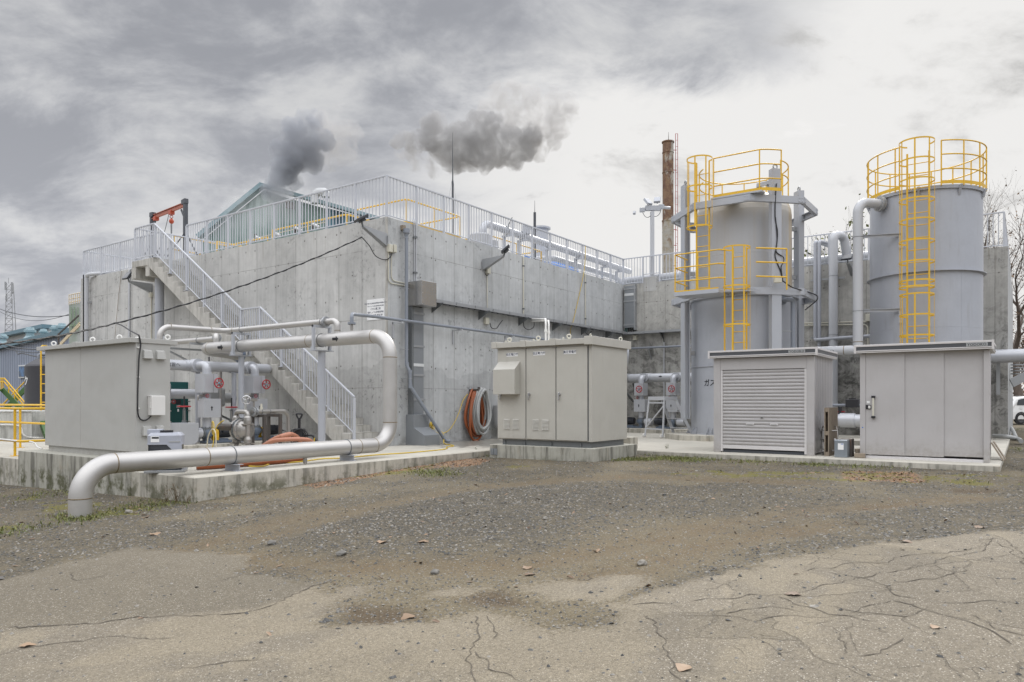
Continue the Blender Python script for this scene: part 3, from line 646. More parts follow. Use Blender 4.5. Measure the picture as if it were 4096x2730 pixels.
def ground_material():
    m, N, b = newmat('yard_ground'); P = N.pos(); x, y, z = N.sep(P)
    A = N.node('ShaderNodeAttribute', attribute_name='m1').outputs['Color']; B = N.node('ShaderNodeAttribute', attribute_name='m2').outputs['Color']
    sa = N.node('ShaderNodeSeparateColor'); N.put(sa.inputs[0], A); asp, dst, grv = sa.outputs
    sb = N.node('ShaderNodeSeparateColor'); N.put(sb.inputs[0], B); mos, ltt, md = sb.outputs
    sc_ = N.node('ShaderNodeSeparateColor'); N.put(sc_.inputs[0], N.node('ShaderNodeAttribute', attribute_name='m3').outputs['Color']); tk, pd, tyb = sc_.outputs
    f_big = N.noise(P, 0.7, 5, 0.6); f_mid = N.noise(P, 4.0, 6, 0.65); f_fin = N.noise(P, 26, 5, 0.7); f_vf = N.noise(P, 130, 3, 0.7)
    # bare earth with grit
    e = N.mix(f_mid, (0.088, 0.071, 0.043), (0.164, 0.133, 0.085)); e = N.mix(N.ss(f_fin, 0.35, 0.7, 0, 0.55), e, (0.212, 0.183, 0.127))
    e = N.mix(N.m('MULTIPLY', md, 0.75), e, (0.069, 0.047, 0.028)); e = N.mix(N.m('MULTIPLY', tk, N.ss(f_mid, 0.3, 0.65, 0.25, 0.85)), e, (0.123, 0.090, 0.052))
    vs = N.vor(P, 55, 'F1', 'Distance'); vc = N.sep(N.vor(P, 55, 'F1', 'Color')); cell = N.mix(vc[1], (0.077, 0.078, 0.073), (0.317, 0.289, 0.239))
    grit = N.m('MULTIPLY', N.ss(vs, 0.42, 0.30), N.ss(vc[0], 0.62, 0.66)); e = N.mix(grit, e, cell)
    # crushed stone
    v1 = N.vor(P, 36, 'F1', 'Distance'); c1 = N.sep(N.vor(P, 36, 'F1', 'Color')); v2 = N.vor(P, 80, 'F1', 'Distance'); c2 = N.sep(N.vor(P, 80, 'F1', 'Color'))
    st1 = N.mix(c1[0], (0.031, 0.030, 0.025), (0.136, 0.126, 0.105)); st1 = N.mix(N.ss(c1[2], 0.88, 0.9), st1, (0.347, 0.289, 0.211))
    st2 = N.mix(c2[0], (0.029, 0.027, 0.024), (0.140, 0.126, 0.101))
    st = N.mix(N.ss(c2[1], 0.45, 0.5), st1, st2)
    gap = N.m('MAXIMUM', N.m('MULTIPLY', N.ss(v1, 0.38, 0.62), 0.55), N.m('MULTIPLY', N.ss(v2, 0.42, 0.65), 0.35)); st = N.mix(gap, st, (0.053, 0.045, 0.034))
    gm = N.ss(N.m('ADD', grv, N.m('ADD', N.m('MULTIPLY', N.m('SUBTRACT', f_fin, 0.5), 1.5), N.m('MULTIPLY', N.m('SUBTRACT', f_mid, 0.5), 0.7))), 0.22, 0.95)
    c = N.mix(gm, e, st)
    # fallen leaf bits, moss
    lv = N.vor(P, 40, 'F1', 'Color'); lc = N.sep(lv); lm = N.m('MULTIPLY', N.ss(N.m('ADD', ltt, N.m('MULTIPLY', N.m('SUBTRACT', f_mid, 0.5), 0.9)), 0.35, 0.6), N.ss(lc[0], 0.25, 0.3))
    c = N.mix(lm, c, N.mix(lc[1], (0.133, 0.062, 0.028), (0.347, 0.219, 0.131)))
    mm = N.m('MULTIPLY', N.ss(N.m('ADD', mos, N.m('MULTIPLY', N.m('SUBTRACT', f_fin, 0.5), 1.2)), 0.45, 0.85), 0.8)
    c = N.mix(mm, c, N.mix(f_fin, (0.077, 0.075, 0.017), (0.205, 0.179, 0.047)))
    # asphalt: pale worn binder, showing aggregate
    a0 = N.mix(f_big, (0.169, 0.146, 0.111), (0.215, 0.187, 0.142)); a0 = N.mix(N.ss(f_fin, 0.3, 0.7, 0.0, 0.35), a0, (0.121, 0.104, 0.080))
    a0 = N.mix(N.m('MULTIPLY', pd, 0.55), a0, (0.129, 0.112, 0.082))
    va = N.vor(P, 80, 'F1', 'Distance'); ac = N.sep(N.vor(P, 80, 'F1', 'Color'))
    ag = N.m('MULTIPLY', N.ss(va, 0.42, 0.25), N.ss(ac[0], 0.70, 0.74)); a0 = N.mix(N.m('MULTIPLY', ag, 0.75), a0, N.mix(ac[1], (0.347, 0.323, 0.277), (0.532, 0.488, 0.421)))
    ad = N.m('MULTIPLY', N.ss(va, 0.42, 0.25), N.ss(ac[2], 0.80, 0.84)); a0 = N.mix(N.m('MULTIPLY', ad, 0.6), a0, (0.062, 0.056, 0.049))
    dm = N.m('MULTIPLY', N.ss(N.m('ADD', dst, N.m('MULTIPLY', N.m('SUBTRACT', f_mid, 0.5), 0.9)), 0.42, 1.05), N.ss(f_vf, 0.25, 0.6, 0.35, 0.95))
    a0 = N.mix(N.m('MULTIPLY', dm, 0.60), a0, N.mix(f_mid, (0.219, 0.185, 0.130), (0.279, 0.240, 0.173)))
    # crazing
    wv = N.vm('ADD', P, N.scl(N.noisec(P, 1.6, 4), (0.5, 0.5, 0.0))); wv2 = N.vm('ADD', wv, N.scl(N.noisec(P, 9, 2), (0.05, 0.05, 0)))
    k1 = N.vor(N.scl(wv2, (1, 1, 0)), 1.15, 'DISTANCE_TO_EDGE'); k2 = N.vor(N.scl(wv2, (1, 1, 0)), 3.0, 'DISTANCE_TO_EDGE')
    rgt = N.ss(N.m('SUBTRACT', x, N.m('MULTIPLY', y, 1.45)), 1.0, 2.6)
    km = N.m('MULTIPLY', N.ss(N.noise(P, 0.8, 3), 0.44, 0.56), N.m('ADD', 0.12, N.m('MULTIPLY', rgt, 0.45)))
    kk = N.m('MAXIMUM', N.m('MULTIPLY', N.ss(k1, 0.009, 0.003), km), N.m('MULTIPLY', N.m('MULTIPLY', N.ss(k2, 0.016, 0.006), km), N.m('MULTIPLY', N.ss(N.noise(P, 1.3, 3), 0.54, 0.62), rgt)))
    sl = N.sep(N.vor(N.scl(wv2, (1, 1, 0)), 1.15, 'F1', 'Color'))[0]; slk = N.m('ADD', 1.0, N.m('MULTIPLY', N.m('MULTIPLY', N.m('SUBTRACT', sl, 0.5), 0.26), N.m('ADD', 0.3, N.m('MULTIPLY', rgt, 0.7)))); a0 = N.mix(1.0, a0, N.comb(slk, slk, slk), 'MULTIPLY')
    a0 = N.mix(N.m('MULTIPLY', kk, 0.65), a0, (0.087, 0.075, 0.058))
    am = N.ss(N.m('ADD', asp, N.m('MULTIPLY', N.m('SUBTRACT', f_fin, 0.5), 1.5)), 0.25, 0.75)
    c = N.mix(am, c, a0); gk = N.m('ADD', 1.0, N.m('ADD', N.m('MULTIPLY', N.m('SUBTRACT', f_vf, 0.5), 1.7), N.m('MULTIPLY', N.m('SUBTRACT', N.noise(P, 48, 3, 0.6), 0.5), 1.0))); c = N.mix(1.0, c, N.comb(gk, gk, gk), 'MULTIPLY')
    N.put(b.inputs['Base Color'], c); b.inputs['Roughness'].default_value = 0.9; b.inputs['Specular IOR Level'].default_value = 0.25
    hg = N.m('ADD', N.m('MULTIPLY', N.m('SUBTRACT', 0.6, v1), N.m('MULTIPLY', gm, 1.6)), N.m('ADD', N.m('MULTIPLY', f_fin, 0.5), N.m('MULTIPLY', grit, 0.5)))
    ha = N.m('SUBTRACT', N.m('MULTIPLY', f_vf, 0.35), N.m('MULTIPLY', kk, 1.2))
    N.put(b.inputs['Normal'], N.bump(N.mixf(am, hg, ha), 0.8, 0.016))
    return m
GM = ground_material(); paint('crack_dark', (0.092, 0.078, 0.060), 0.95, var=0.25, scale=9)
def ground_part(name, sel, extra=None):
    fs = F[sel]; used = np.unique(fs); remap = np.full(len(gv), -1); remap[used] = np.arange(len(used))
    vs = gv[used]; fs = remap[fs]; nv0 = len(vs); nf0 = len(fs)
    V = vs.tolist(); FF = fs.tolist()
    if extra:
        V += extra[0]; FF += [tuple(i+nv0 for i in f) for f in extra[1]]
    me = bpy.data.meshes.new(name); me.from_pydata(V, [], FF); me.materials.append(GM); me.materials.append(MATS['crack_dark'])
    me.polygons.foreach_set('use_smooth', [True]*len(FF)); me.polygons.foreach_set('material_index', [0]*nf0+[1]*(len(FF)-nf0))
    def put(nm, cols):
        at = me.color_attributes.new(nm, 'FLOAT_COLOR', 'POINT'); A = np.zeros((len(V), 4), np.float32); A[:, 3] = 1
        for i, q in enumerate(cols): A[:nv0, i] = q[used]
        at.data.foreach_set('color', A.ravel())
    put('m1', [asph, dust, grav]); put('m2', [moss, lit, mud]); put('m3', [trk, oldp, tb])
    o = bpy.data.objects.new(name, me); COL.objects.link(o); return tag(o, kind='structure')
# long cracks: jagged thin openings with frayed edges, lying in the asphalt sheet
cv, cf = [], []
for ci, L in enumerate(ASPH_CRK):
    pts = [np.array(p) for p in W2(L)]; fine_ = []
    for a, b in zip(pts[:-1], pts[1:]):
        n = max(2, int(np.hypot(*(b-a))/0.045))
        for i in range(n): fine_.append(a+(b-a)*i/n)
    fine_.append(pts[-1]); fine_ = np.array(fine_)
    d = np.gradient(fine_, axis=0); d /= np.linalg.norm(d, axis=1)[:, None]+1e-9; nr = np.stack([-d[:, 1], d[:, 0]], 1)
    s_ = np.arange(len(fine_)); off = (vnoise(s_*0.12, s_*0+ci*7.3, 5)-0.5)*0.14+(vnoise(s_*0.31, s_*0+ci*7.3, 5)-0.5)*0.08+(vnoise(s_*0.93, s_*0+ci*3.1, 6)-0.5)*0.05
    wd = (0.0012+0.0036*vnoise(s_*0.5, s_*0+ci*5.7, 9))*(0.3+1.3*vnoise(s_*1.3, s_*0+ci*2.7, 4))*(1.9 if ci == 0 else 1.15); wd[0] = wd[-1] = 0.0006
    c_ = fine_+nr*off[:, None]; o0 = len(cv)
    for k in range(len(fine_)):
        for sg in (-1, 1):
            q = c_[k]+nr[k]*wd[k]*sg; cv.append((q[0], q[1], 0))
    for k in range(len(fine_)-1): cf.append((o0+2*k, o0+2*k+2, o0+2*k+3, o0+2*k+1))
cva = np.array(cv)
def surf_z(x, y):
    """height of the finished ground sheet"""
    r = np.hypot(x, y); a = np.degrees(np.radians(90-54.8)-np.arctan2(y, x)); nr_ = sst(-r, -30, -20)
    A_, D_, G_, T_, M_, S_, L_, sd_ = masks(x, y)
    return base_z(x, y)+nr_*((fbm(x, y, 0.7, 4, 101)-0.5)*0.035+(1-A_)*((fbm(x, y, 5.0, 3, 111)-0.5)*0.018-0.022*T_-0.02*M_)+A_*0.012)
cz = surf_z(cva[:, 0], cva[:, 1])+0.004
cv = [(p[0], p[1], float(q)) for p, q in zip(cv, cz)]
ground_part('gravel_yard', ~fa); ground_part('asphalt_pavement', fa, (cv, cf))

# ------------------------------------------------------------------ concrete apron
CH = 0.02
ap = MB()
outl = [(6.25, 10.35), (15.73, 10.35), (15.73, 0.35), (27.0, 0.35), (27.0, 13.4), (13.4, 13.4), (13.4, 45.0), (6.25, 45.0)]
def ring(off, z):
    """outline pulled in on the free edges for the chamfer"""
    o = [(6.25+off, 10.35+off), (15.73+off, 10.35+off), (15.73+off, 0.35+off), (27.0, 0.35+off), (27.0, 13.4), (13.4, 13.4), (13.4, 45.0), (6.25+off, 45.0)]
    return [(x, y, z) for x, y in o]
A_, B_, C_ = ring(0, -1.0), ring(0, -CH), ring(CH, 0.0); n_ = len(outl)
ap.add(C_, [tuple(range(n_))])
ap.add(A_+B_+C_, [(i, (i+1) % n_, n_+(i+1) % n_, n_+i) for i in range(n_)]+[(n_+i, n_+(i+1) % n_, 2*n_+(i+1) % n_, 2*n_+i) for i in range(n_)])
tag(ap.build('concrete_apron', MATS['pad_concrete']), kind='structure')
# ------------------------------------------------------------------ the concrete tank building
TOP = 5.88; XW = 13.33; YW = 13.33; XB = 26.8
bl = thing('concrete_building', 'long board-marked grey concrete tank building with flat roof, L-shaped', 'building', (XW, YW, 0))
b = MB(); foot = [(XW,29.8),(XW,YW),(XB,YW),(XB,0.40),(39.0,0.40),(39.0,29.8)]; n = len(foot)
V = [(x, y, -1.0) for x, y in foot]+[(x, y, TOP) for x, y in foot]
for i in range(n):
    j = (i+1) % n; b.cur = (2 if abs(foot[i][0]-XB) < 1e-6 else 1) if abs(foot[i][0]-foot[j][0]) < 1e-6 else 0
    b.add([V[i], V[j], V[n+j], V[n+i]], [(3, 2, 1, 0)])
b.cur = 0; b.add([V[n+i] for i in range(n)], [tuple(range(n))])
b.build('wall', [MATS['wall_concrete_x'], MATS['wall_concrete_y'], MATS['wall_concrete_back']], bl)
c = MB(); c.prism([(XW-0.012, YW-0.012, -0.9), (XW+0.035, YW-0.012, -0.9), (XW-0.012, YW+0.035, -0.9)], (0, 0, 0.9+TOP-0.004)); c.build('corner_trim', MATS['stair_concrete'], bl)
# raised block that carries the camera pole, and the buttress at the far left end
pb = on(2600, 1125, x=XB); c = MB(); c.box(XB-0.006, XB+0.55, pb.y-0.28, pb.y+0.28, TOP-0.35, TOP+0.22); c.build('parapet_block', MATS['wall_concrete_y'], bl)
c = MB(); c.box(XW+0.3, XW+2.0, 29.8, 30.5, -1, TOP-0.25); c.build('buttress', MATS['wall_concrete_y'], bl)

# ------------------------------------------------------------------ railings
def rail_run(root, p0, p1, nb, H=1.1, first=True, last=True, gap=0.07, per=9, postw=0.055, ends=None, mat='rail_white', drop=0.0, panel='baluster_panel'):
    """one straight run of baluster railing; p0/p1 are foot points (may slope)"""
    p0, p1 = Vector(p0), Vector(p1); m = MATS[mat]; up = Vector((0,0,1)); d = (p1-p0)
    t = MB(); t.beam(p0+up*(H-0.02), p1+up*(H-0.02), 0.055, 0.04); t.build('top_rail', m, root, bevel=0.006)
    t = MB(); t.tube([p0+up*gap, p1+up*gap], 0.017, n=8); t.build('bottom_rail', m, root)
    bal = MB()
    for k in range(nb+1):
        q = p0+d*k/nb
        if (k > 0 or first) and (k < nb or last):
            c = MB(); h = postw/2; c.box(q.x-h, q.x+h, q.y-h, q.y+h, q.z-drop, q.z+H-0.041); c.box(q.x-0.07, q.x+0.07, q.y-0.07, q.y+0.07, q.z-drop, q.z-drop+0.012); c.build('post', m, root)
        if k < nb:
            for j in range(1, per):
                w = p0+d*(k+j/per)/nb; bal.cyl(w+up*gap, w+up*(H-0.03), 0.0135, n=6, caps=False)
    bal.build(panel, m, root)
RX, RY = XW+0.075, YW+0.075
r = thing('roof_railing', 'white picket railing along the roof edge above the long wall with the cable tray', 'railing', (RX, RY, TOP), 'roof edge railings')
rail_run(r, (RX, RY, TOP), (XB+0.12, RY, TOP), 12, first=True)
r = thing('roof_railing', 'white picket railing along the roof edge between the stair top and the building corner', 'railing', (RX, RY, TOP), 'roof edge railings')
rail_run(r, (RX, RY, TOP), (RX, 22.62, TOP), 8, first=False)
r = thing('roof_railing', 'white picket railing on the roof edge left of the stair landing', 'railing', (RX, 29.2, TOP), 'roof edge railings')
rail_run(r, (RX, 24.2, TOP), (RX, 29.75, TOP), 4); rail_run(r, (RX, 29.75, TOP), (22.5, 29.75, TOP), 8, first=False)
r = thing('roof_railing', 'white picket railing on the roof edge behind the two round tanks', 'railing', (XB+0.12, 0.5, TOP), 'roof edge railings')
rail_run(r, (XB+0.12, RY, TOP), (XB+0.12, pb.y+0.36, TOP), 1, per=7, first=False); rail_run(r, (XB+0.12, pb.y+0.36, TOP+0.30), (XB+0.12, pb.y-0.36, TOP+0.30), 1, H=0.80, per=5, first=False, last=False)
rail_run(r, (XB+0.12, pb.y-0.36, TOP), (XB+0.12, 0.5, TOP), 9); rail_run(r, (XB+0.12, 0.5, TOP), (38.8, 0.5, TOP), 9, first=False)

# ------------------------------------------------------------------ concrete stair up the left wall
ST0, ST1 = 12.36, XW-0.002
st = thing('concrete_staircase', 'grey concrete staircase climbing the wall to the roof, with a mid landing', 'staircase', (12.85, 13.4, 0))
RI = 5.76/32; prof = [(13.33, 0.0)]
y, z = 13.33, 0.0
for k in range(15):
    z += RI; prof.append((y, z))
    if k < 14: y += 0.2835; prof.append((y, z))
yl0 = y; y = 18.25; prof.append((y, z)); zl = z
for k in range(17):
    z += RI; prof.append((y, z))
    if k < 16: y += 0.283; prof.append((y, z))
ytop = y; prof += [(24.1, z)]
under = [(24.1, z-0.20), (ytop+0.36, z-0.22), (18.55, zl-0.26), (17.55, zl-0.26), (14.05, 0.0)]
f = MB(); f.prism([(ST0, a, c) for a, c in prof+under], (ST1-ST0, 0, 0)); f.build('flight', MATS['stair_concrete'], st, bevel=0.012)
f = MB(); f.box(ST0-0.006, ST1, 23.84, 24.106, z-0.58, z-0.204); f.build('landing_beam', MATS['stair_concrete'], st, bevel=0.012)
for k, (a, c) in enumerate(prof[1:-1:2]):
    f = MB(); f.box(ST0+0.16, ST1-0.05, a-0.004, a+0.035, c-0.002, c+0.004); f.build('nosing_strip', MATS['plinth_concrete'], st)
f = MB(); f.box(ST0+0.02, ST1, ytop+0.25, ytop+0.5, z-0.56, z-0.22); f.build('landing_beam', MATS['stair_concrete'], st)
cpt = on(648, 1300, x=12.85); f = MB(); f.cyl((12.85, cpt.y+0.15, 0), (12.85, cpt.y+0.15, z-0.4), 0.14, n=28); f.build('support_column', MATS['tank_grey'], st)
RS = ST0+0.07
sr = thing('stair_railing', 'white picket railing following the outer side of the concrete staircase', 'railing', (RS, 13.55, 0))
def zst(y_): return
rail_run(sr, (RS, 13.55, 0.20), (RS, yl0+0.02, zl), 4, H=1.08, gap=0.16, per=9); rail_run(sr, (RS, yl0+0.02, zl), (RS, 18.2, zl), 1, H=1.08, gap=0.10, per=8, first=False)
rail_run(sr, (RS, 18.2, zl), (RS, ytop+0.02, z), 5, H=1.10, gap=0.16, per=9, first=False); rail_run(sr, (RS, ytop+0.02, z), (RS, 24.02, z), 1, H=1.12, gap=0.10, per=9, first=False)
rail_run(sr, (RS, 24.02, z), (17.2, 24.02, z+0.12), 4, H=1.12, gap=0.10, per=9, first=False)
# ------------------------------------------------------------------ shared small builders
def flange(mb, c, ax, r, t=0.022, bolts=8, br=0.012):
    c, ax = Vector(c), Vector(ax).normalized(); a, b = frame(ax)
    mb.cyl(c-ax*t, c+ax*t, r, n=24)
    for i in range(bolts):
        q = c+(a*math.cos(2*PI*i/bolts)+b*math.sin(2*PI*i/bolts))*(r*0.8); mb.cyl(q-ax*t*1.9, q+ax*t*1.9, br, n=6)
def eyebolt(root, x, y, z, s=1.0, mat='white_plastic', rz=0.0):
    m = MB(); m.cyl((x,y,z), (x,y,z+0.02*s), 0.022*s, n=10); m.torus((x,y,z+0.055*s), (math.cos(rz), math.sin(rz), 0), 0.033*s, 0.012*s, 18, 8); m.build('lifting_eye', MATS[mat], root)
def uband(mb, c, ax, r, t=0.008):
    mb.torus(c, ax, r+t*0.6, t, 24, 6)
def weld(root, c, ax, r, w=0.010):
    c, ax = Vector(c), Vector(ax).normalized(); m = MB(); m.lathe([(r-0.001, -w), (r+0.0035, -w*0.5), (r+0.0035, w*0.5), (r-0.001, w)], c, ax, 28); m.build('weld_ring', MATS['weld_tint'], root)
def handwheel(root, c, ax, R, mat='red_paint', hub='blue_hub', spokes=5, name='handwheel', stem=0.1):
    c, ax = Vector(c), Vector(ax).normalized(); a, b = frame(ax)
    m = MB(); m.torus(c, ax, R, R*0.125, 28, 8)
    for i in range(spokes):
        q = a*math.cos(2*PI*i/spokes+0.3)+b*math.sin(2*PI*i/spokes+0.3); m.cyl(c+q*R*0.15, c+q*R*0.95, R*0.10, n=6)
    w = m.build(name, MATS[mat], root)
    m = MB(); m.cyl(c-ax*R*0.14, c+ax*R*0.14, R*0.24, n=12); m.build('hub', MATS[hub], w)
    m = MB(); m.cyl(c-ax*stem, c+ax*R*0.55, R*0.09, n=8); m.build('stem', MATS['steel_bare'], root)
def arrow(root, c, right, up, L, mat='ink', name='arrow_mark'):
    """flat painted arrow pointing along right"""
    c, r, u = Vector(c), Vector(right).normalized(), Vector(up).normalized()
    P = [(-0.5,0.14),(0.08,0.14),(0.08,0.32),(0.5,0),(0.08,-0.32),(0.08,-0.14),(-0.5,-0.14)]
    m = MB(); m.poly([c+r*x*L+u*y*L for x, y in P]); m.build(name, MATS[mat], root)
def arrow_on_pipe(root, c, ax, facing, R, L):
    """arrow wrapped on a pipe of radius R whose axis is ax"""
    c, ax = Vector(c), Vector(ax).normalized(); f = Vector(facing); f = (f-ax*f.dot(ax)).normalized(); s = ax.cross(f)
    P = [(-0.5,0.15),(0.06,0.15),(0.06,0.34),(0.5,0.02),(0.06,-0.34),(0.06,-0.15),(-0.5,-0.15)]
    m = MB(); V = []
    xs = [-0.5, 0.06, 0.06, 0.2, 0.35, 0.5]; hs = [0.15, 0.15, 0.34, 0.34*0.68, 0.34*0.34, 0.01]; nn = 7
    for x, h in zip(xs, hs):
        for j in range(nn):
            an = (-h+2*h*j/(nn-1))*L/R; V.append(c+ax*x*L+(f*math.cos(an)+s*math.sin(an))*(R+0.003))
    m.add(V, [(i*nn+j, i*nn+j+1, (i+1)*nn+j+1, (i+1)*nn+j) for i in range(len(xs)-1) for j in range(nn-1)], True)
    m.build('arrow_mark', MATS['ink'], root)
def text_on_pipe(root, txt, size, c, ax, facing, R, align='CENTER', space=1.0):
    c, ax = Vector(c), Vector(ax).normalized(); f = Vector(facing); f = (f-ax*f.dot(ax)).normalized(); s = Vector((0,0,1)); s = (s-ax*s.dot(ax)).normalized()
    o = lettering(txt, size, MATS['ink'], c, ax, s, root, align=align, space=space); base = WL[root]
    for v in o.data.vertices:
        p = Vector(v.co)+base-c; x = p.dot(ax); y = p.dot(s); an = y/R; v.co = c+ax*x+(f*math.cos(an)+s*math.sin(an))*(R+0.003)-base

# ------------------------------------------------------------------ big stainless pipe looping over the apron
PX, PY, PR, PZ = 10.9, 10.8, 0.148, 2.53; PB = 0.11+PR
x0 = 4.82
t = thing('steel_pipe', 'large stainless steel pipe from the gravel along the apron edge, looping up over the pumps', 'pipe', (x0, PY, -0.5))
m = MB(); m.tube([(x0, PY, -0.75), (x0, PY, PB), (PX, PY, PB), (PX, PY, PZ), (PX, 17.75, PZ), (12.1, 17.75, PZ-0.10)], PR, bend=0.46, n=32, seg=12); m.build('pipe_run', MATS['stainless'], t)
for c, ax in (((x0, PY, PB-0.46), (0,0,1)), ((x0+0.46, PY, PB), (1,0,0)), ((x0+1.9, PY, PB), (1,0,0)), ((PX-0.9, PY, PB), (1,0,0)), ((PX-0.46, PY, PB), (1,0,0)), ((PX, PY, PB+0.46), (0,0,1)), ((PX, PY, PZ-0.46), (0,0,1)), ((PX, PY+0.46, PZ), (0,1,0)), ((PX, 13.35, PZ), (0,1,0)), ((PX, 17.29, PZ), (0,1,0))):
    weld(t, c, ax, PR)
m = MB(); flange(m, (12.1, 17.75, PZ-0.10), (1,0,-0.1), 0.22, bolts=10); m.build('flange', MATS['pump_blue'], t)
arrow_on_pipe(t, (PX, 12.32, PZ+0.005), (0,-1,0), (-1,-0.35,-0.1), PR, 0.20); arrow_on_pipe(t, (PX, 16.62, PZ), (0,-1,0), (-1,-0.3,-0.1), PR, 0.24)
for u in (930, 1388):
    q = on(u, 1880, y=PY); m = MB()
    m.box(q.x-0.07, q.x+0.07, PY-0.21, PY+0.21, 0.105, 0.112); m.box(q.x-0.006, q.x+0.006, PY-0.20, PY+0.20, 0.0, 0.105); m.box(q.x-0.07, q.x+0.07, PY-0.21, PY+0.21, 0.0, 0.008); m.build('saddle', MATS['frame_grey'], t)
    m = MB(); uband(m, (q.x-0.02, PY, PB), (1,0,0), PR); m.build('pipe_band', MATS['galv_dark'], t)
q = on(1220, 1850, y=PY); m = MB(); m.cyl((q.x, PY, 0.015), (q.x, PY, PB-PR+0.02), 0.035, n=16); m.cyl((q.x, PY, 0.05), (q.x, PY, 0.085), 0.042, n=16); m.build('drain_socket', MATS['steel_bare'], t)

# smaller pipe on the same frames
r2 = 0.068; z2 = 2.94; xr, yr = 9.15, 16.57
t = thing('steel_pipe', 'slimmer stainless pipe running above the big pipe, with a bolted flange at its end', 'pipe', (xr, yr, 1.0))
m = MB(); m.tube([(xr, yr, 0.3), (xr, yr, z2-0.03), (PX, yr, z2), (PX, 12.42, z2), (PX, 12.42, PZ+PR-0.02)], r2, bend=0.25, n=20, seg=8); m.build('pipe_run', MATS['stainless'], t)
for c, ax in (((xr+0.25, yr, z2), (1,0,0)), ((PX-0.45, yr, z2), (1,0,0)), ((PX, yr-0.3, z2), (0,1,0)), ((PX, 12.42, z2-0.22), (0,0,1))): weld(t, c, ax, r2, 0.007)
m = MB(); flange(m, (PX, 12.80, z2), (0,1,0), 0.115, 0.025, 8, 0.010); m.build('flange', MATS['galv'], t)
# third, behind
t = thing('steel_pipe', 'stainless pipe on wall brackets just behind the grey control cabinet, painted with a small arrow', 'pipe', (11.4, 20, 2.6))
m = MB(); m.tube([(11.55, 23.5, 2.86), (11.55, 18.0, 2.86), (PX+0.05, 17.1, 2.86), (PX+0.05, 17.1, PZ+PR-0.03)], 0.075, bend=0.2, n=18, seg=8); m.build('pipe_run', MATS['stainless'], t)
m = MB(); flange(m, (11.4, 17.77, 2.86), (0.58,0.81,0), 0.12, 0.018, 8, 0.009); m.build('flange', MATS['galv'], t)
text_on_pipe(t, '汚水', 0.10, (11.55, 21.0, 2.86), (0,-1,0), (-1,-0.2,-0.1), 0.075); arrow_on_pipe(t, (11.55, 20.75, 2.86), (0,-1,0), (-1,-0.2,-0.1), 0.075, 0.15)
for y in (18.9, 21.2):
    m = MB(); m.beam((11.3, y, 2.76), (13.33, y, 2.76), 0.06, 0.06); m.build('bracket', MATS['galv'], t)
    m = MB(); m.beam((11.9, y, 2.72), (13.3, y, 2.1), 0.05, 0.05); m.build('brace', MATS['galv'], t)
    m = MB(); uband(m, (11.55, y, 2.86), (0,1,0), 0.075, 0.006); m.build('pipe_band', MATS['galv_dark'], t)
# two support posts with square frames
for k, (y, lab) in enumerate(((12.94, 'grey post with a square frame holding both pipes, in front of the lower stair flight'), (15.95, 'grey post with a square frame holding both pipes, behind the pumps'))):
    t = thing('pipe_support', lab, 'pipe support', (PX, y, 0), 'pipe support posts')
    m = MB(); m.cyl((PX, y, 0), (PX, y, PZ-PR-0.10), 0.082 if k == 0 else 0.07, n=24); m.build('post', MATS['tank_grey'], t)
    m = MB(); m.box(PX-0.22, PX+0.22, y-0.11, y+0.11, 0, 0.015); m.build('base_plate', MATS['frame_grey'], t)
    m = MB(); z0, z1 = PZ-PR-0.10, z2-r2-0.01
    m.box(PX-0.27, PX+0.27, y-0.10, y+0.10, z0, z0+0.02); m.box(PX-0.27, PX-0.262, y-0.05, y+0.05, z0+0.02, z0+0.10)
    m.build('lower_channel', MATS['frame_grey'], t)
    m = MB(); m.box(PX-0.26, PX-0.20, y-0.03, y+0.03, z0+0.02, z1); m.build('frame_leg', MATS['frame_grey'], t)
    m = MB(); m.box(PX+0.20, PX+0.26, y-0.03, y+0.03, z0+0.02, z1); m.build('frame_leg', MATS['frame_grey'], t)
    m = MB(); m.box(PX-0.26, PX+0.26, y-0.032, y+0.032, z1-0.05, z1-0.001); m.build('frame_top', MATS['frame_grey'], t)
    m = MB(); uband(m, (PX, y, PZ), (0,1,0), PR); m.build('pipe_band', MATS['galv_dark'], t)
    m = MB(); uband(m, (PX, y, z2), (0,1,0), r2, 0.006); m.build('pipe_band', MATS['galv_dark'], t)

# ------------------------------------------------------------------ control cabinet on its plinth, left
t = thing('concrete_plinth', 'stained concrete block under the long grey control cabinet', 'plinth', (6.7, 14.3, -0.5))
m = MB(); m.box(6.235, 7.45, 12.2, 16.62, -0.9, 0.16); m.build('block', MATS['plinth_concrete'], t, bevel=0.012)
cx0, cx1, cy0, cy1, cz0, cz1 = 6.5, 7.12, 12.54, 16.06, 0.275, 2.17
t = thing('control_cabinet', 'long grey steel control cabinet with flat overhanging roof, left end of the apron', 'cabinet', (cx0, cy0, 0.16))
m = MB(); m.box(cx0, cx1, cy0, (cy0+cy1)/2+0.25, cz0, cz1); m.build('body', MATS['cabinet_grey'], t, bevel=0.006)
m = MB(); m.box(cx0+0.001, cx1, (cy0+cy1)/2+0.256, cy1, cz0, cz1); m.build('body', MATS['cabinet_grey'], t, bevel=0.006)
m = MB(); m.box(cx0+0.05, cx1-0.05, cy0+0.05, cy1-0.05, 0.16, cz0); m.build('base_channel', MATS['cabinet_grey'], t)
m = MB(); m.box(cx0-0.11, cx1+0.13, cy0-0.02, (cy0+cy1)/2+0.3, cz1, cz1+0.085); m.build('roof', MATS['cabinet_grey'], t, bevel=0.006)
m = MB(); m.box(cx0-0.10, cx1+0.13, (cy0+cy1)/2+0.302, cy1+0.14, cz1, cz1+0.075); m.build('roof', MATS['cabinet_grey'], t, bevel=0.006)
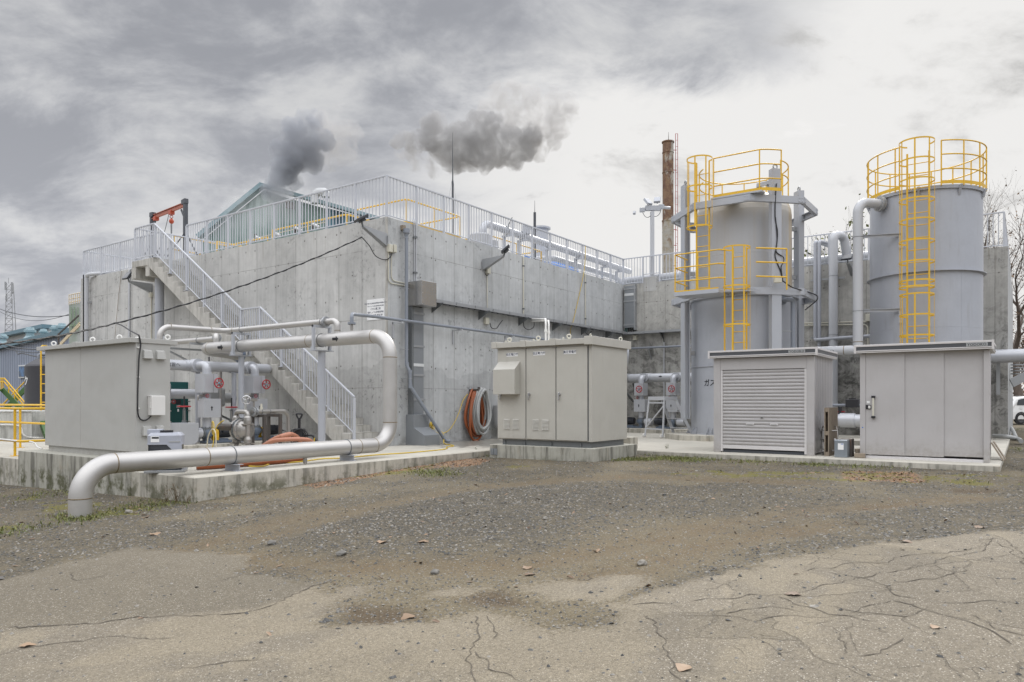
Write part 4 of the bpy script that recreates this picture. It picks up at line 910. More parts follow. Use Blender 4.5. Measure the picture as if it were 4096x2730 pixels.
m = MB(); m.box(cx0-0.115, cx0+0.1, (cy0+cy1)/2+0.2, (cy0+cy1)/2+0.36, cz1+0.002, cz1+0.10); m.build('roof_cap', MATS['cabinet_grey'], t, bevel=0.005)
for (x, y) in ((cx0+0.1, cy1-0.15), (cx0+0.1, 14.3), (cx1-0.05, 14.6), (cx1-0.05, 13.6), (cx1-0.02, cy1-0.4), (cx1+0.02, cy0+0.12), (cx0+0.15, 13.4)): eyebolt(t, x, y, cz1+0.08, 1.15, rz=0.9)
for (u0, v0, u1, v1) in ((569, 1398, 607, 1437), (621, 1401, 658, 1440), (567, 1703, 605, 1743), (620, 1702, 654, 1740)):
    a = on(u0, v0, y=cy0); c = on(u1, v1, y=cy0); m = MB()
    xa, xb, zt, zb = a.x, c.x, a.z, c.z
    P = [(xa+0.01, cy0, zt), (xb-0.01, cy0, zt), (xb-0.015, cy0-0.05, zt-0.03), (xa+0.015, cy0-0.05, zt-0.03), (xa, cy0, zb), (xb, cy0, zb), (xb, cy0-0.075, zb), (xa, cy0-0.075, zb)]
    m.add(P, [(0,1,2,3), (3,2,6,7), (0,3,7,4), (1,5,6,2), (4,7,6,5)]); m.build('vent_hood', MATS['cabinet_grey'], t, bevel=0.008)
a = on(591, 1586, y=cy0); c = on(646, 1661, y=cy0); m = MB(); m.box(a.x, c.x, cy0-0.13, cy0-0.002, c.z, a.z); m.box(a.x-0.008, c.x+0.008, cy0-0.10, cy0-0.002, a.z+0.001, a.z+0.014)
bx = m.build('meter_box', MATS['white_plastic'], t, bevel=0.006); m = MB(); m.box(a.x-0.012, a.x-0.001, cy0-0.11, cy0-0.085, (a.z+c.z)/2-0.04, (a.z+c.z)/2+0.05); m.build('latch', MATS['white_plastic'], bx)
# the cable feeding it
w = thing('power_cable', 'black twisted overhead cable sagging across the stairs from the corner lamp', 'cable', on(1445, 950, x=12.9))
p0 = on(1448, 950, x=12.75); p1 = Vector((2.0, 17.5, 2.35)); mid = on(462, 1294, d=15.5); pts = []
A, B, Cc = p0, mid, on(-60, 1384, d=11.5)
def para(A, B, sag, n=22): return [A+(B-A)*(i/n)-Vector((0,0,1))*sag*4*(i/n)*(1-i/n) for i in range(n+1)]
m = MB(); m.tube(para(A, B, 0.16)+para(B, Cc, 0.05, 12)[1:], 0.013, n=8); m.build('strand', MATS['black_cable'], w)
off = [(p+Vector((0, 0.012*math.sin(i*0.9), 0.018*math.cos(i*0.9)))) for i, p in enumerate(para(A, B, 0.16, 90)+para(B, Cc, 0.05, 50)[1:])]
m = MB(); m.tube(off, 0.010, n=6); m.build('strand', MATS['black_cable'], w)
w = thing('drop_cable', 'black cable dropping from the overhead line down the end of the long grey cabinet', 'cable', on(551, 1345, y=cy0-0.03))
q0 = on(556, 1342, y=cy0-0.03); e = [B, B+(q0-B)*0.3+Vector((0,0,0.03)), B+(q0-B)*0.65-Vector((0,0,0.0)), q0]
pl = [on(u, v, y=cy0-0.035) for u, v in ((560,1360),(563,1380),(556,1430),(553,1500),(551,1560),(550,1630),(552,1660),(560,1678),(574,1684),(588,1680),(598,1672),(604,1664))]
m = MB(); m.tube([q0]+pl, 0.013, bend=0.03, n=8); m.build('cable', MATS['black_cable'], w)
m = MB(); m.tube(e, 0.013, bend=0.6, n=8); m.build('cable', MATS['black_cable'], w)
for v in (1391, 1509, 1634): q = on(553, v, y=cy0-0.012); m = MB(); m.box(q.x-0.02, q.x+0.02, cy0-0.03, cy0-0.003, q.z-0.012, q.z+0.012); m.build('cable_clip', MATS['white_plastic'], w)

# ------------------------------------------------------------------ insulated pump sets (local frame: branch comes from +Y header, wheel towards -Y, pump suction from -X)
def octbox(m, x0, x1, y0, y1, z0, z1): m.box(x0, x1, y0, y1, z0, z1)
def valve_stack(label):
    t = thing('insulated_valve', label, 'insulated valve', (0,0,0), 'insulated riser valves')
    s = MATS['insulation_silver']
    m = MB(); m.tube([(0, 0.44, 2.03), (0, 0.0, 2.03), (0, 0, 1.80)], 0.105, bend=0.21, n=20, seg=5); m.build('elbow', s, t)
    m = MB(); m.cyl((0,0,1.40), (0,0,1.2), 0.098, n=20); m.build('riser', s, t); m = MB(); m.cyl((0,0,0.80), (0,0,0.50), 0.105, n=20); m.build('riser', s, t)
    for k in range(5):
        an = PI/2*k/4; c = (0, 0.21-0.21*math.sin(an), 2.03-0.21+0.21*math.cos(an)); ax = (0, -math.cos(an), -math.sin(an)); mm = MB(); mm.torus(c, ax, 0.1055, 0.003, 20, 6); mm.build('insulation_seam', MATS['cap_grey'], t)
    m = MB(); m.box(-0.19, 0.17, -0.20, 0.20, 1.36, 1.815); m.build('valve_box', s, t, bevel=0.004)
    m = MB(); m.box(0.045, 0.05, -0.203, 0.203, 1.36, 1.8155); m.build('box_seam', MATS['galv_dark'], t)
    m = MB(); P = []
    for i in range(13): P.append((-0.22+0.0, 0, 0))
    poly = [(0.24, -0.21), (0.24, 0.16)]+[(0.0+0.2*math.cos(a), 0.02+0.18*math.sin(a)+0.0) for a in np.linspace(PI*0.45, PI*1.05, 8)]+[(-0.2, -0.21)]
    m.prism([(x, y, 0.76) for x, y in poly], (0, 0, 0.455)); m.build('valve_box', s, t, bevel=0.004)
    arrow(t, (0.0, -0.2125, 0.985), (0,0,1), (1,0,0), 0.11)
    handwheel(t, (0.085, -0.37, 1.59), (0,-1,0), 0.116, stem=0.17)
    m = MB(); m.tube([(-0.10, -0.02, 1.29), (-0.27, -0.06, 1.29), (-0.27, -0.06, 1.17)], 0.022, bend=0.04, n=10); m.cyl((-0.16,-0.04,1.29), (-0.10,-0.04,1.29), 0.034, n=10); m.build('drain_elbow', MATS['steel_bare'], t)
    handwheel(t, (-0.085, -0.16, 1.285), (0,-1,0), 0.043, spokes=6, stem=0.1, name='drain_wheel')
    m = MB(); flange(m, (0,0,0.50), (0,0,1), 0.145, 0.018, 8, 0.010); flange(m, (0,0,0.46), (0,0,1), 0.145, 0.018, 8, 0.010); m.build('flange', MATS['galv_dark'], t)
    return t
def pump(label, guard=True):
    t = thing('pump', label, 'pump', (0,0,0), 'motor pumps')
    b = MATS['pump_blue']
    m = MB(); m.lathe([(0.06,-0.10),(0.13,-0.095),(0.16,-0.05),(0.165,0.0),(0.15,0.06),(0.09,0.10),(0.07,0.16)], (0.0,0,0.27), (1,0,0), 28); m.cyl((0,0,0.30), (0,0,0.45), 0.075, 0.10, n=20)
    m.build('casing', b, t)
    m = MB(); m.box(-0.10, 0.62, -0.15, 0.15, 0.02, 0.075); m.box(-0.06, 0.04, -0.10, 0.10, 0.075, 0.16); m.box(0.28, 0.52, -0.11, 0.11, 0.075, 0.12); m.build('base_frame', b, t, bevel=0.004)
    m = MB(); m.cyl((0.28,0,0.27), (0.64,0,0.27), 0.12, n=24); m.lathe([(0.125,0.64),(0.128,0.70),(0.09,0.72),(0.0,0.72)], (0,0,0.27), (1,0,0), 24)
    for k in range(14):
        an = 2*PI*k/14; m.obox((0.45, 0.126*math.cos(an), 0.27+0.126*math.sin(an)), (0.15,0,0), (0, 0.012*math.cos(an), 0.012*math.sin(an)), (0, -0.003*math.sin(an), 0.003*math.cos(an)))
    m.build('motor', MATS['motor_black'], t)
    m = MB(); m.box(0.34, 0.52, -0.17, -0.05, 0.26, 0.40); m.build('terminal_box', MATS['motor_black'], t, bevel=0.008)
    if guard:
     m = MB(); m.lathe([(0.085,0),(0.085,0.10)], (0.17,0,0.27), (1,0,0), 20, a0=-0.2, a1=PI+0.4); m.box(0.17, 0.27, -0.09, -0.082, 0.08, 0.27); m.box(0.17, 0.27, 0.082, 0.09, 0.08, 0.27); m.build('coupling_guard', MATS['yellow_paint'], t)
    m = MB(); m.cyl((-0.10,0,0.27), (-0.16,0,0.27), 0.085, n=20); flange(m, (-0.13,0,0.27), (1,0,0), 0.14, 0.016, 10, 0.010); m.build('suction_flange', MATS['galv_dark'], t)
    return t
sx = [(10.12, 16.2), (11.62, 16.42)]
vs1 = valve_stack('insulated riser with red wheel nearest the grey cabinet, left of the two beside the stairs'); vs1.location = (sx[0][0], sx[0][1], 0)
dup(vs1, (sx[1][0], sx[1][1], 0), 0, 'insulated riser with red wheel nearest the stairs, right of the two there')
dup(vs1, (24.8, 11.62, 0), -PI/2, 'insulated riser with red wheel between the beige switchgear and the step ladder')
dup(vs1, (24.8, 10.36, 0), -PI/2, 'insulated riser with red wheel behind the step ladder')
pm_ = pump('blue-grey pump with yellow guard under the insulated riser nearest the grey cabinet'); pm_.location = (sx[0][0], sx[0][1], 0.12)
dup(pm_, (sx[1][0], sx[1][1], 0.12), 0, 'blue-grey pump with yellow guard under the riser nearest the stairs')
pn_ = pump('black motor pump on the low slab beside the beige switchgear', False); pn_.location = (24.8, 11.62, 0.14); pn_.rotation_euler = (0, 0, PI/2)
dup(pn_, (24.8, 10.36, 0.14), PI/2, 'black motor pump behind the step ladder, next to the round tank')
for lab, x0_, x1_, y0_, y1_, h in (('low concrete slab under the pumps beside the stairs', 8.9, 12.25, 15.75, 17.6, 0.13), ('low concrete slab under the pumps at the back wall', 24.2, 26.4, 8.6, 13.0, 0.15)):
    m = MB(); m.box(x0_, x1_, y0_, y1_, -0.05, h); m.solo('pump_slab', lab, 'slab', MATS['pad_concrete'], ((x0_+x1_)/2, (y0_+y1_)/2, 0), 0.01, 'pump slabs')
def suction(label, x, y, rz):
    t = thing('insulated_pipe', label, 'pipe', (0,0,0), 'insulated suction pipes')
    m = MB(); m.cyl((-0.16,0,0.39), (-0.42,0,0.39), 0.125, n=24); m.build('pipe', MATS['insulation_silver'], t)
    m = MB(); m.lathe([(0.125,-0.001),(0.085,0.05)], (-0.16,0,0.39), (1,0,0), 24); m.build('cone_end', MATS['galv'], t)
    t.location = (x, y, 0); t.rotation_euler = (0,0,rz); return t
s1 = suction('silver insulated pipe stub entering the left pump, beside the grey box', sx[0][0], sx[0][1], 0)
dup(s1, (24.8, 11.62, 0.0), PI/2, 'silver insulated suction pipe behind the step ladder legs'); dup(s1, (24.8, 10.36, 0.0), PI/2, 'silver insulated suction pipe beside the foot of the round tank')
# header with collars, left
hz = 2.03; hx0, hx1, hy = 7.9, 12.25, 16.78
t = thing('insulated_pipe', 'silver insulated header pipe with two collars and Japanese flow lettering, beside the stairs', 'pipe', (10, hy, 1.9), 'insulated header pipes')
m = MB(); m.tube([(hx0, hy, hz), (hx1, hy, hz)], 0.128, n=28); m.lathe([(0.128,0),(0.115,0.06),(0.07,0.11),(0.0,0.13)], (hx1, hy, hz), (1,0,0), 28); m.build('pipe', MATS['insulation_silver'], t)
for x in (sx[0][0], sx[1][0]):
    m = MB(); m.cyl((x, hy-0.24, hz), (x, hy-0.02, hz), 0.168, n=28); m.cyl((x-0.24, hy, hz), (x+0.24, hy, hz), 0.140, n=28); m.build('collar', MATS['insulation_silver'], t)
text_on_pipe(t, '汚水 放流管へ', 0.115, (9.35, hy, hz), (1,0,0), (-0.25,-1,0.0), 0.128); arrow_on_pipe(t, (8.80, hy, hz), (-1,0,0), (-0.25,-1,0), 0.128, 0.12)
hp = [(10.24, hy), (11.25, hy)]
for x, y in hp:
    m = MB(); m.cyl((x, y, 0.1), (x, y, hz-0.13), 0.058, n=18); m.box(x-0.12, x+0.12, y-0.05, y+0.05, hz-0.15, hz-0.128); m.build('post', MATS['tank_grey'], t)
# header at the back wall
t = thing('insulated_pipe', 'silver insulated header pipe with flanged tees in front of the back wall, behind the switchgear', 'pipe', (25.25, 11, 1.9), 'insulated header pipes')
m = MB(); m.tube([(25.28, 15.0, hz), (25.28, 9.5, hz)], 0.16, n=28); m.build('pipe', MATS['insulation_silver'], t)
for y in (11.62, 10.36):
    m = MB(); m.cyl((25.0, y, hz), (25.14, y, hz), 0.17, n=28); m.cyl((25.28, y-0.2, hz), (25.28, y+0.2, hz), 0.175, n=28); m.build('collar', MATS['insulation_silver'], t)
m = MB(); m.cyl((25.28, 12.3, hz), (25.28, 12.7, hz), 0.172, n=28); m.build('collar', MATS['galv'], t)
arrow_on_pipe(t, (25.28, 11.0, hz+0.02), (0,-1,0), (-1,0.1,0.1), 0.16, 0.13)
for y in (9.7, 12.9):
    m = MB(); m.beam((25.5, y, hz-0.2), (26.8, y, hz-0.9), 0.06, 0.06); m.build('bracket', MATS['galv_dark'], t)
# tall drain pipes, low valves and the duct box of the left set
t = thing('heat_exchanger', 'dark green plate heat exchanger standing behind the pumps', 'heat exchanger', (10.5, 18.4, 0))
m = MB(); m.box(10.22, 10.78, 18.1, 18.15, 0.13, 1.66); m.build('cover_plate', MATS['green_dark'], t, bevel=0.01)
m = MB(); m.box(10.26, 10.74, 18.16, 18.62, 0.2, 1.55); m.build('plate_pack', MATS['galv'], t)
m = MB(); m.box(10.22, 10.78, 18.63, 18.68, 0.0, 1.66); m.build('back_plate', MATS['green_dark'], t)
m = MB()
for z in (0.35, 0.62, 0.9, 1.15, 1.4):
    for x in (10.24, 10.76): m.cyl((x, 18.0, z), (x, 18.7, z), 0.016, n=6)
m.build('tie_bolts', MATS['steel_bare'], t)
m = MB(); m.box(10.42, 10.56, 18.09, 18.0985, 1.08, 1.20); m.build('dark_plate', MATS['ink'], t); m = MB(); m.box(10.44, 10.54, 18.09, 18.0985, 0.98, 1.05); m.build('name_plate', MATS['galv'], t); m = MB(); m.box(10.47, 10.51, 18.09, 18.0985, 0.88, 0.95); m.build('warning_label', MATS['sign_white'], t)
t = thing('insulated_pipe', 'silver insulated pipe with boxed ends crossing in front of the green heat exchanger', 'pipe', (10.5, 17.7, 1.4), 'insulated cross pipes')
m = MB(); m.tube([(9.7, 17.7, 1.34), (11.0, 17.7, 1.34)], 0.125, n=24); m.build('pipe', MATS['insulation_silver'], t)
m = MB(); m.box(9.55, 9.98, 17.5, 17.9, 1.08, 1.62); m.build('valve_box', MATS['insulation_silver'], t, bevel=0.06)
handwheel(t, (9.98, 17.42, 1.14), (0,-1,0), 0.05, spokes=6, stem=0.06)
t = thing('insulated_pipe', 'dark grey boxed pipe end behind the left riser valve', 'pipe', (11.2, 17.7, 1.2), 'insulated cross pipes')
m = MB(); m.box(10.85, 11.5, 17.5, 17.95, 1.0, 1.52); m.build('valve_box', MATS['cap_grey'], t, bevel=0.07); m = MB(); m.cyl((11.5, 17.7, 1.24), (11.86, 17.7, 1.24), 0.14, n=24); m.build('pipe_end', MATS['cap_grey'], t, bevel=0.03)
m = MB(); m.beam((10.9, 17.7, 1.02), (12.4, 17.7, 0.35), 0.05, 0.05); m.build('brace', MATS['galv_dark'], t)
t = thing('duct_box', 'grey sheet metal box at the foot of the left pump with a round pipe mouth', 'box', (9.2, 16.3, 0))
m = MB(); poly = [(9.33, 0.13), (9.33, 0.64), (9.80, 0.64), (9.80, 0.30)]+[(9.80-0.16+0.16*math.cos(a), 0.29+0.16*math.sin(a)) for a in np.linspace(-0.1, -PI/2, 6)]
m.prism([(x, 16.02, z) for x, z in poly], (0, 0.62, 0)); m.build('casing', MATS['insulation_silver'], t, bevel=0.004)
for (x, y, h, r, lab, mt) in ((9.46, 17.2, 2.0, 0.045, 'tall thin grey pipe left of the risers, reaching the header', 'steel_bare'), (9.62, 17.25, 2.75, 0.022, 'thin white conduit standing beside the tall grey pipe', 'pipe_lightgrey'), (10.98, 16.95, 1.95, 0.03, 'slim bare pipe standing between the two risers', 'steel_bare')):
    t = thing('standpipe', lab, 'pipe', (x, y, 0.1), 'standpipes')
    m = MB(); m.cyl((x, y, 0.1), (x, y, h), r, n=14); m.build('pipe', MATS[mt], t)
    m = MB(); m.box(x-0.06, x+0.06, y-0.02, y+0.10, 1.55, 1.60); m.build('clamp', MATS['galv_dark'], t)
for (x, y, z, lab) in ((9.60, 16.3, 0.65, 'gate valve with a flat red handwheel on the grey box'), (10.62, 16.9, 1.66, 'gate valve with a flat red handwheel above the left riser'), (11.06, 16.6, 0.62, 'gate valve with a red handwheel behind the diaphragm pump')):
    t = thing('gate_valve', lab, 'valve', (x, y, z), 'gate valves')
    m = MB()
    for s in (-1, 1): m.beam((x+0.035*s, y, z), (x+0.028*s, y, z+0.30), 0.014, 0.014)
    m.cyl((x, y, z), (x, y, z+0.05), 0.055, n=12); m.cyl((x, y, z+0.28), (x, y, z+0.33), 0.03, n=12); m.build('yoke', MATS['galv_dark'], t)
    handwheel(t, (x, y, z+0.38), (0,0,1), 0.135, hub='red_paint', spokes=4, stem=0.38)
    m = MB(); m.cyl((x, y, z+0.4), (x, y, z+0.62), 0.018, n=8); m.build('spindle_cover', MATS['ink'], t)

# ------------------------------------------------------------------ diaphragm pump, bare steel
dc = on(968, 1716, d=15.35); t = thing('diaphragm_pump', 'bare steel double diaphragm pump with domed chambers, in front of the blue-grey pumps', 'pump', (dc.x, dc.y, 0))
ax = Vector((RT[0], RT[1], 0))*0.80+Vector((-FW[0], -FW[1], 0))*0.60; ax.normalize(); zc = dc.z-0.02; C0 = Vector((dc.x, dc.y, zc))
side = Vector((-ax.y, ax.x, 0))
for s, nm in ((1, 'chamber'), (-1, 'chamber')):
    m = MB(); m.lathe([(0.0,0.235),(0.09,0.225),(0.15,0.19),(0.195,0.13),(0.205,0.10),(0.24,0.095),(0.24,0.045)], C0, ax*s, 32); m.build(nm, MATS['steel_bare'], t)
    m = MB()
    a_, b_ = frame(ax*s)
    for k in range(10):
        q = C0+(a_*math.cos(2*PI*k/10)+b_*math.sin(2*PI*k/10))*0.222+ax*s*0.1; m.cyl(q, q+ax*s*0.022, 0.012, n=6)
    m.build('bolts', MATS['galv'], t)
m = MB(); m.cyl(C0-ax*0.045, C0+ax*0.045, 0.235, n=32)
a_, b_ = frame(ax)
for k in range(12):
    q = a_*math.cos(2*PI*k/12)+b_*math.sin(2*PI*k/12); m.beam(C0+q*0.05, C0+q*0.25, 0.1, 0.014, ax)
m.build('centre_body', MATS['galv_dark'], t)
m = MB(); tp = zc+0.36
L_, R_ = C0-ax*0.21, C0+ax*0.21
m.tube([(L_.x, L_.y, zc+0.2), (L_.x, L_.y, tp+0.02), (R_.x, R_.y, tp+0.02), (R_.x, R_.y, zc+0.2)], 0.052, bend=0.12, n=18, seg=7)
for Q in (L_, R_): m.lathe([(0.05,0.30),(0.075,0.26),(0.085,0.20),(0.085,0.13)], (Q.x, Q.y, zc), (0,0,1), 20); m.box(Q.x-0.12, Q.x+0.12, Q.y-0.06, Q.y+0.06, zc+0.105, zc+0.13); m.cyl((Q.x, Q.y, zc+0.11), (Q.x, Q.y, zc-0.2), 0.062, n=18)
m.build('discharge_manifold', MATS['steel_bare'], t)
m = MB()
for Q in (L_, R_): m.lathe([(0.055,-0.12),(0.085,-0.2),(0.085,-0.27),(0.05,-0.31)], (Q.x, Q.y, zc), (0,0,1), 20); m.box(Q.x-0.12, Q.x+0.12, Q.y-0.06, Q.y+0.06, zc-0.30, zc-0.275)
m.tube([(L_.x, L_.y, zc-0.3), (L_.x, L_.y, 0.14), (R_.x, R_.y, 0.14), (R_.x, R_.y, zc-0.3)], 0.05, bend=0.09, n=16); m.build('suction_manifold', MATS['steel_bare'], t)
m = MB(); m.obox(C0+Vector((0,0,-0.38)), ax*0.3, side*0.16, (0,0,0.02)); m.build('foot_plate', MATS['galv'], t)
si = -side if side.dot(Vector((FW[0],FW[1],0))) > 0 else side
m = MB(); q = C0-ax*0.02+si*0.2+Vector((0,0,0.06)); m.cyl(q, q-ax*0.30+si*0.10, 0.072, n=20); m.build('silencer', MATS['rusty_post'], t, bevel=0.01)
# its discharge line
b0 = Vector((R_.x, R_.y, tp+0.02)); dr = Vector((0.97, 0.10, 0)).normalized(); e0 = b0+dr*1.0
t = thing('steel_pipe', 'bare steel discharge pipe on a rusty square frame, right of the diaphragm pump', 'pipe', (e0.x, e0.y, 0.0))
m = MB(); m.tube([b0+dr*0.10, b0+dr*1.12, (b0+dr*1.12)-Vector((0,0,1.0))], 0.047, bend=0.16, n=16, seg=8); m.build('pipe_run', MATS['steel_bare'], t)
m = MB(); flange(m, b0+dr*0.13, dr, 0.10, 0.014, 8, 0.009); flange(m, b0+dr*0.19, dr, 0.10, 0.014, 8, 0.009); m.build('flange', MATS['galv'], t)
m = MB(); q = b0+dr*0.16; m.cyl(q+Vector((0,0,0.08)), q+Vector((0,0,0.24)), 0.022, n=10); m.obox(q+Vector((0,0,0.25)), dr*0.07, Vector((-dr.y,dr.x,0))*0.03, (0,0,0.03)); m.build('gear_box', MATS['steel_bare'], t)
handwheel(t, q+Vector((0,0,0.25))-dr*0.17-Vector((FW[0],FW[1],0))*0.05, -Vector((FW[0],FW[1],0.0))+Vector((RT[0],RT[1],0))*0.3, 0.085, mat='chrome', hub='chrome', spokes=3, stem=0.1)
m = MB(); q = b0+dr*0.36; m.cyl(q+Vector((0,0,0.04)), q+Vector((0,0,0.10)), 0.032, n=12); m.cyl(q+Vector((0,0,0.10)), q+Vector((0,0,0.17)), 0.024, n=12); m.build('air_valve', MATS['beige_plastic'], t)
for d_, in ((0.36,), (0.58,)): m = MB(); uband(m, b0+dr*d_, dr, 0.047, 0.006); m.build('pipe_band', MATS['galv_dark'], t)
fr = thing('square_frame', 'rusty square tube frame with four legs under the bare steel discharge pipe', 'stand', (e0.x, e0.y, 0)); sd_ = Vector((-dr.y, dr.x, 0)); zt = b0.z-0.055
for d_ in (0.28, 0.72):
    for s in (-0.18, 0.18): q = b0+dr*d_+sd_*s; m = MB(); m.beam((q.x, q.y, 0), (q.x, q.y, zt), 0.06, 0.06); m.build('leg', MATS['rusty_post'], fr)
    m = MB(); m.beam(b0+dr*d_-sd_*0.21+Vector((0,0,-0.087)), b0+dr*d_+sd_*0.21+Vector((0,0,-0.087)), 0.062, 0.06); m.build('crossbar', MATS['rusty_post'], fr)
# hoses on the apron by the pump
def hose(name, label, cat, pts, r, mat, ribs=0.0, group=None, n=12, bend=0.15, fit=None):
    t = thing(name, label, cat, pts[0], group); P = [Vector(p) for p in pts]
    # Catmull-Rom smoothing
    Q = []; E = [P[0]]+P+[P[-1]]
    for i in range(1, len(E)-2):
        p0, p1, p2, p3 = E[i-1:i+3]
        k = max(4, int((p2-p1).length/(0.016 if ribs else 0.05)))
        for j in range(k):
            s = j/k; Q.append(0.5*((2*p1)+(p2-p0)*s+(2*p0-5*p1+4*p2-p3)*s*s+(3*p1-p0-3*p2+p3)*s**3))
    Q.append(P[-1]); N_ = len(Q)-1
    f = (lambda s: r*(1+ribs*(1 if int(s*N_+0.5) % 2 else -1))) if ribs else r
    m = MB(); m.tube(Q, f, n=n); m.build('hose', MATS[mat], t); return t
A = lambda u, v, d: on(u, v, d=d)
hose('suction_hose', 'orange ribbed suction hose curled on the apron behind the big pipe, front loop', 'hose', [A(1035,1795,14.6), A(1085,1768,14.3), A(1130,1760,14.2), A(1200,1758,14.2), A(1238,1763,14.35), A(1247,1780,14.6), A(1200,1800,14.8), A(1120,1822,14.9), A(1040,1850,14.0)], 0.042, 'hose_salmon', 0.07, 'orange suction hoses')
th = hose('suction_hose', 'orange ribbed suction hose with a cuff, rear loop behind the big pipe', 'hose', [A(1045,1790,15.0), A(1090,1760,15.0), A(1125,1745,15.0), A(1162,1737,15.1), A(1190,1750,15.3), A(1202,1772,15.4), A(1190,1800,15.3), A(1100,1840,14.9)], 0.041, 'hose_salmon', 0.07, 'orange suction hoses')
m = MB(); q0, q1 = A(1122,1748,14.97), A(1163,1738,15.07); m.tube([q0+(q1-q0)*k/16 for k in range(17)], lambda s: 0.054*(1+0.05*(1 if int(s*16+.5) % 2 else -1)), n=14); m.build('cuff', MATS['hose_salmon'], th)
hose('suction_hose', 'orange hose lying straight on the apron under the big pipe', 'hose', [Vector((9.0, 11.25, 0.05)), Vector((8.2, 11.2, 0.05)), Vector((7.2, 11.25, 0.05)), Vector((6.9, 11.35, 0.05))], 0.045, 'hose_orange', 0.0, 'orange suction hoses')
hose('air_hose', 'yellow air hose looping from the silencer of the diaphragm pump', 'hose', [C0-ax*0.2+si*0.3+Vector((0,0,0.2)), C0-ax*0.34+si*0.35+Vector((0,0,0.10)), C0-ax*0.44+si*0.4+Vector((0,0,-0.1)), C0-ax*0.30+si*0.5+Vector((0,0,0.17)), C0-ax*0.20+si*0.52+Vector((0,0,0.1)), C0-ax*0.17+si*0.55+Vector((0,0,-0.25)), C0-ax*0.25+si*0.55+Vector((0,0,-0.46))], 0.011, 'hose_yellow', group='thin hoses by the diaphragm pump')
hose('air_hose', 'cream air hose arching beside the diaphragm pump to a brass coupling', 'hose', [C0+si*0.62-ax*0.3+Vector((0,0,-0.46)), C0+si*0.62-ax*0.26+Vector((0,0,-0.16)), C0+si*0.62-ax*0.12+Vector((0,0,0.02)), C0+si*0.62+ax*0.02+Vector((0,0,-0.03)), C0+si*0.62+ax*0.05+Vector((0,0,-0.36))], 0.012, 'hose_cream', group='thin hoses by the diaphragm pump')
yl = [on(u, v, z=0.012) for u, v in ((972,1857),(1000,1866),(1050,1866),(1090,1856),(1200,1848),(1290,1836),(1372,1833))]+[on(u, v, z=0.012) for u, v in ((1500,1821),(1620,1813),(1690,1807),(1770,1799),(1788,1794),(1787,1789),(1815,1785),(1800,1780))]+[on(1777,1775,z=0.02), on(1775,1760,y=12.78), on(1773,1738,y=12.85), on(1764,1725,y=12.9)]
hose('garden_hose', 'thin yellow hose snaking along the apron from the pipe to the downpipe foot', 'hose', yl, 0.014, 'hose_yellow', n=8)
# grey polyethylene container in front of the cabinet end
q = on(690, 1891, z=0.0); t = thing('plastic_tank', 'small grey plastic tank with a dark lower window and a round black cap', 'tank', (q.x, q.y+0.2, 0))
cx, cy = q.x+0.02, q.y+0.22; e1 = Vector((0.80, -0.60, 0)).normalized(); e2 = Vector((0.60, 0.80, 0)).normalized()
def rbox(m, c, hx, hy, z0, z1, rad, taper=1.0, n=5):
    P = []
    for sx_, sy_, a0 in ((1,1,0), (-1,1,PI/2), (-1,-1,PI), (1,-1,3*PI/2)):
        for k in range(n+1):
            a = a0+PI/2*k/n; P.append(((hx-rad)*sx_+rad*math.cos(a), (hy-rad)*sy_+rad*math.sin(a)))
    B = [c+e1*x+e2*y+Vector((0,0,z0)) for x, y in P]; T = [c+e1*x*taper+e2*y*taper+Vector((0,0,z1)) for x, y in P]; k = len(P)
    m.add(B+T, [(i, (i+1) % k, k+(i+1) % k, k+i) for i in range(k)], True); m.add(T, [tuple(range(k))]); m.add(B, [tuple(range(k))[::-1]])
Cq = Vector((cx, cy, 0)); m = MB(); rbox(m, Cq, 0.26, 0.20, 0.475, 0.60, 0.06); rbox(m, Cq, 0.26, 0.20, 0.60, 0.645, 0.06, 0.84); rbox(m, Cq, 0.266, 0.207, 0.455, 0.475, 0.05); m.build('upper_shell', MATS['poly_grey'], t, bevel=0.01)
m = MB(); rbox(m, Cq, 0.25, 0.19, 0.03, 0.455, 0.05); m.build('lower_window', MATS['smoked_window'], t)
m = MB(); m.prism([Cq+e1*x-e2*0.197+Vector((0,0,z)) for x, z in ((0.255,0.455),(0.03,0.455),(0.13,0.35),(0.255,0.35))], -e2*0.012); m.build('side_guard', MATS['poly_grey'], t)
m = MB(); m.cyl(Cq+Vector((0.0,0,0.645)), Cq+Vector((0,0,0.68)), 0.105, n=24); m.build('cap', MATS['black_plastic'], t, bevel=0.006)
m = MB(); m.prism([Cq-e1*0.27-e2*0.12+Vector((0,0,0.62)), Cq-e1*0.27-e2*0.12+Vector((0,0,0.70)), Cq-e1*0.05-e2*0.05+Vector((0,0,0.70)), Cq-e1*0.05-e2*0.05+Vector((0,0,0.62))], e2*0.2); m.build('rear_ledge', MATS['poly_grey'], t, bevel=0.01)
m = MB(); m.obox(Cq-e1*0.14-e2*0.201+Vector((0,0,0.545)), e1*0.062, e2*0.003, (0,0,0.048)); lb = m.build('label_sticker', MATS['sign_white'], t); m = MB(); m.obox(Cq-e1*0.135-e2*0.205+Vector((0,0,0.568)), e1*0.052, e2*0.002, (0,0,0.014)); m.build('label_band', MATS['ink'], lb)
m = MB(); m.obox(Cq+e1*0.15-e2*0.203+Vector((0,0,0.50)), e1*0.085, e2*0.004, (0,0,0.012)); m.build('handle_groove', MATS['cap_grey'], t)
m = MB(); m.obox(Cq+Vector((0,0,0.02)), e1*0.30, e2*0.24, (0,0,0.02)); m.build('base_tray', MATS['galv'], t, bevel=0.004)
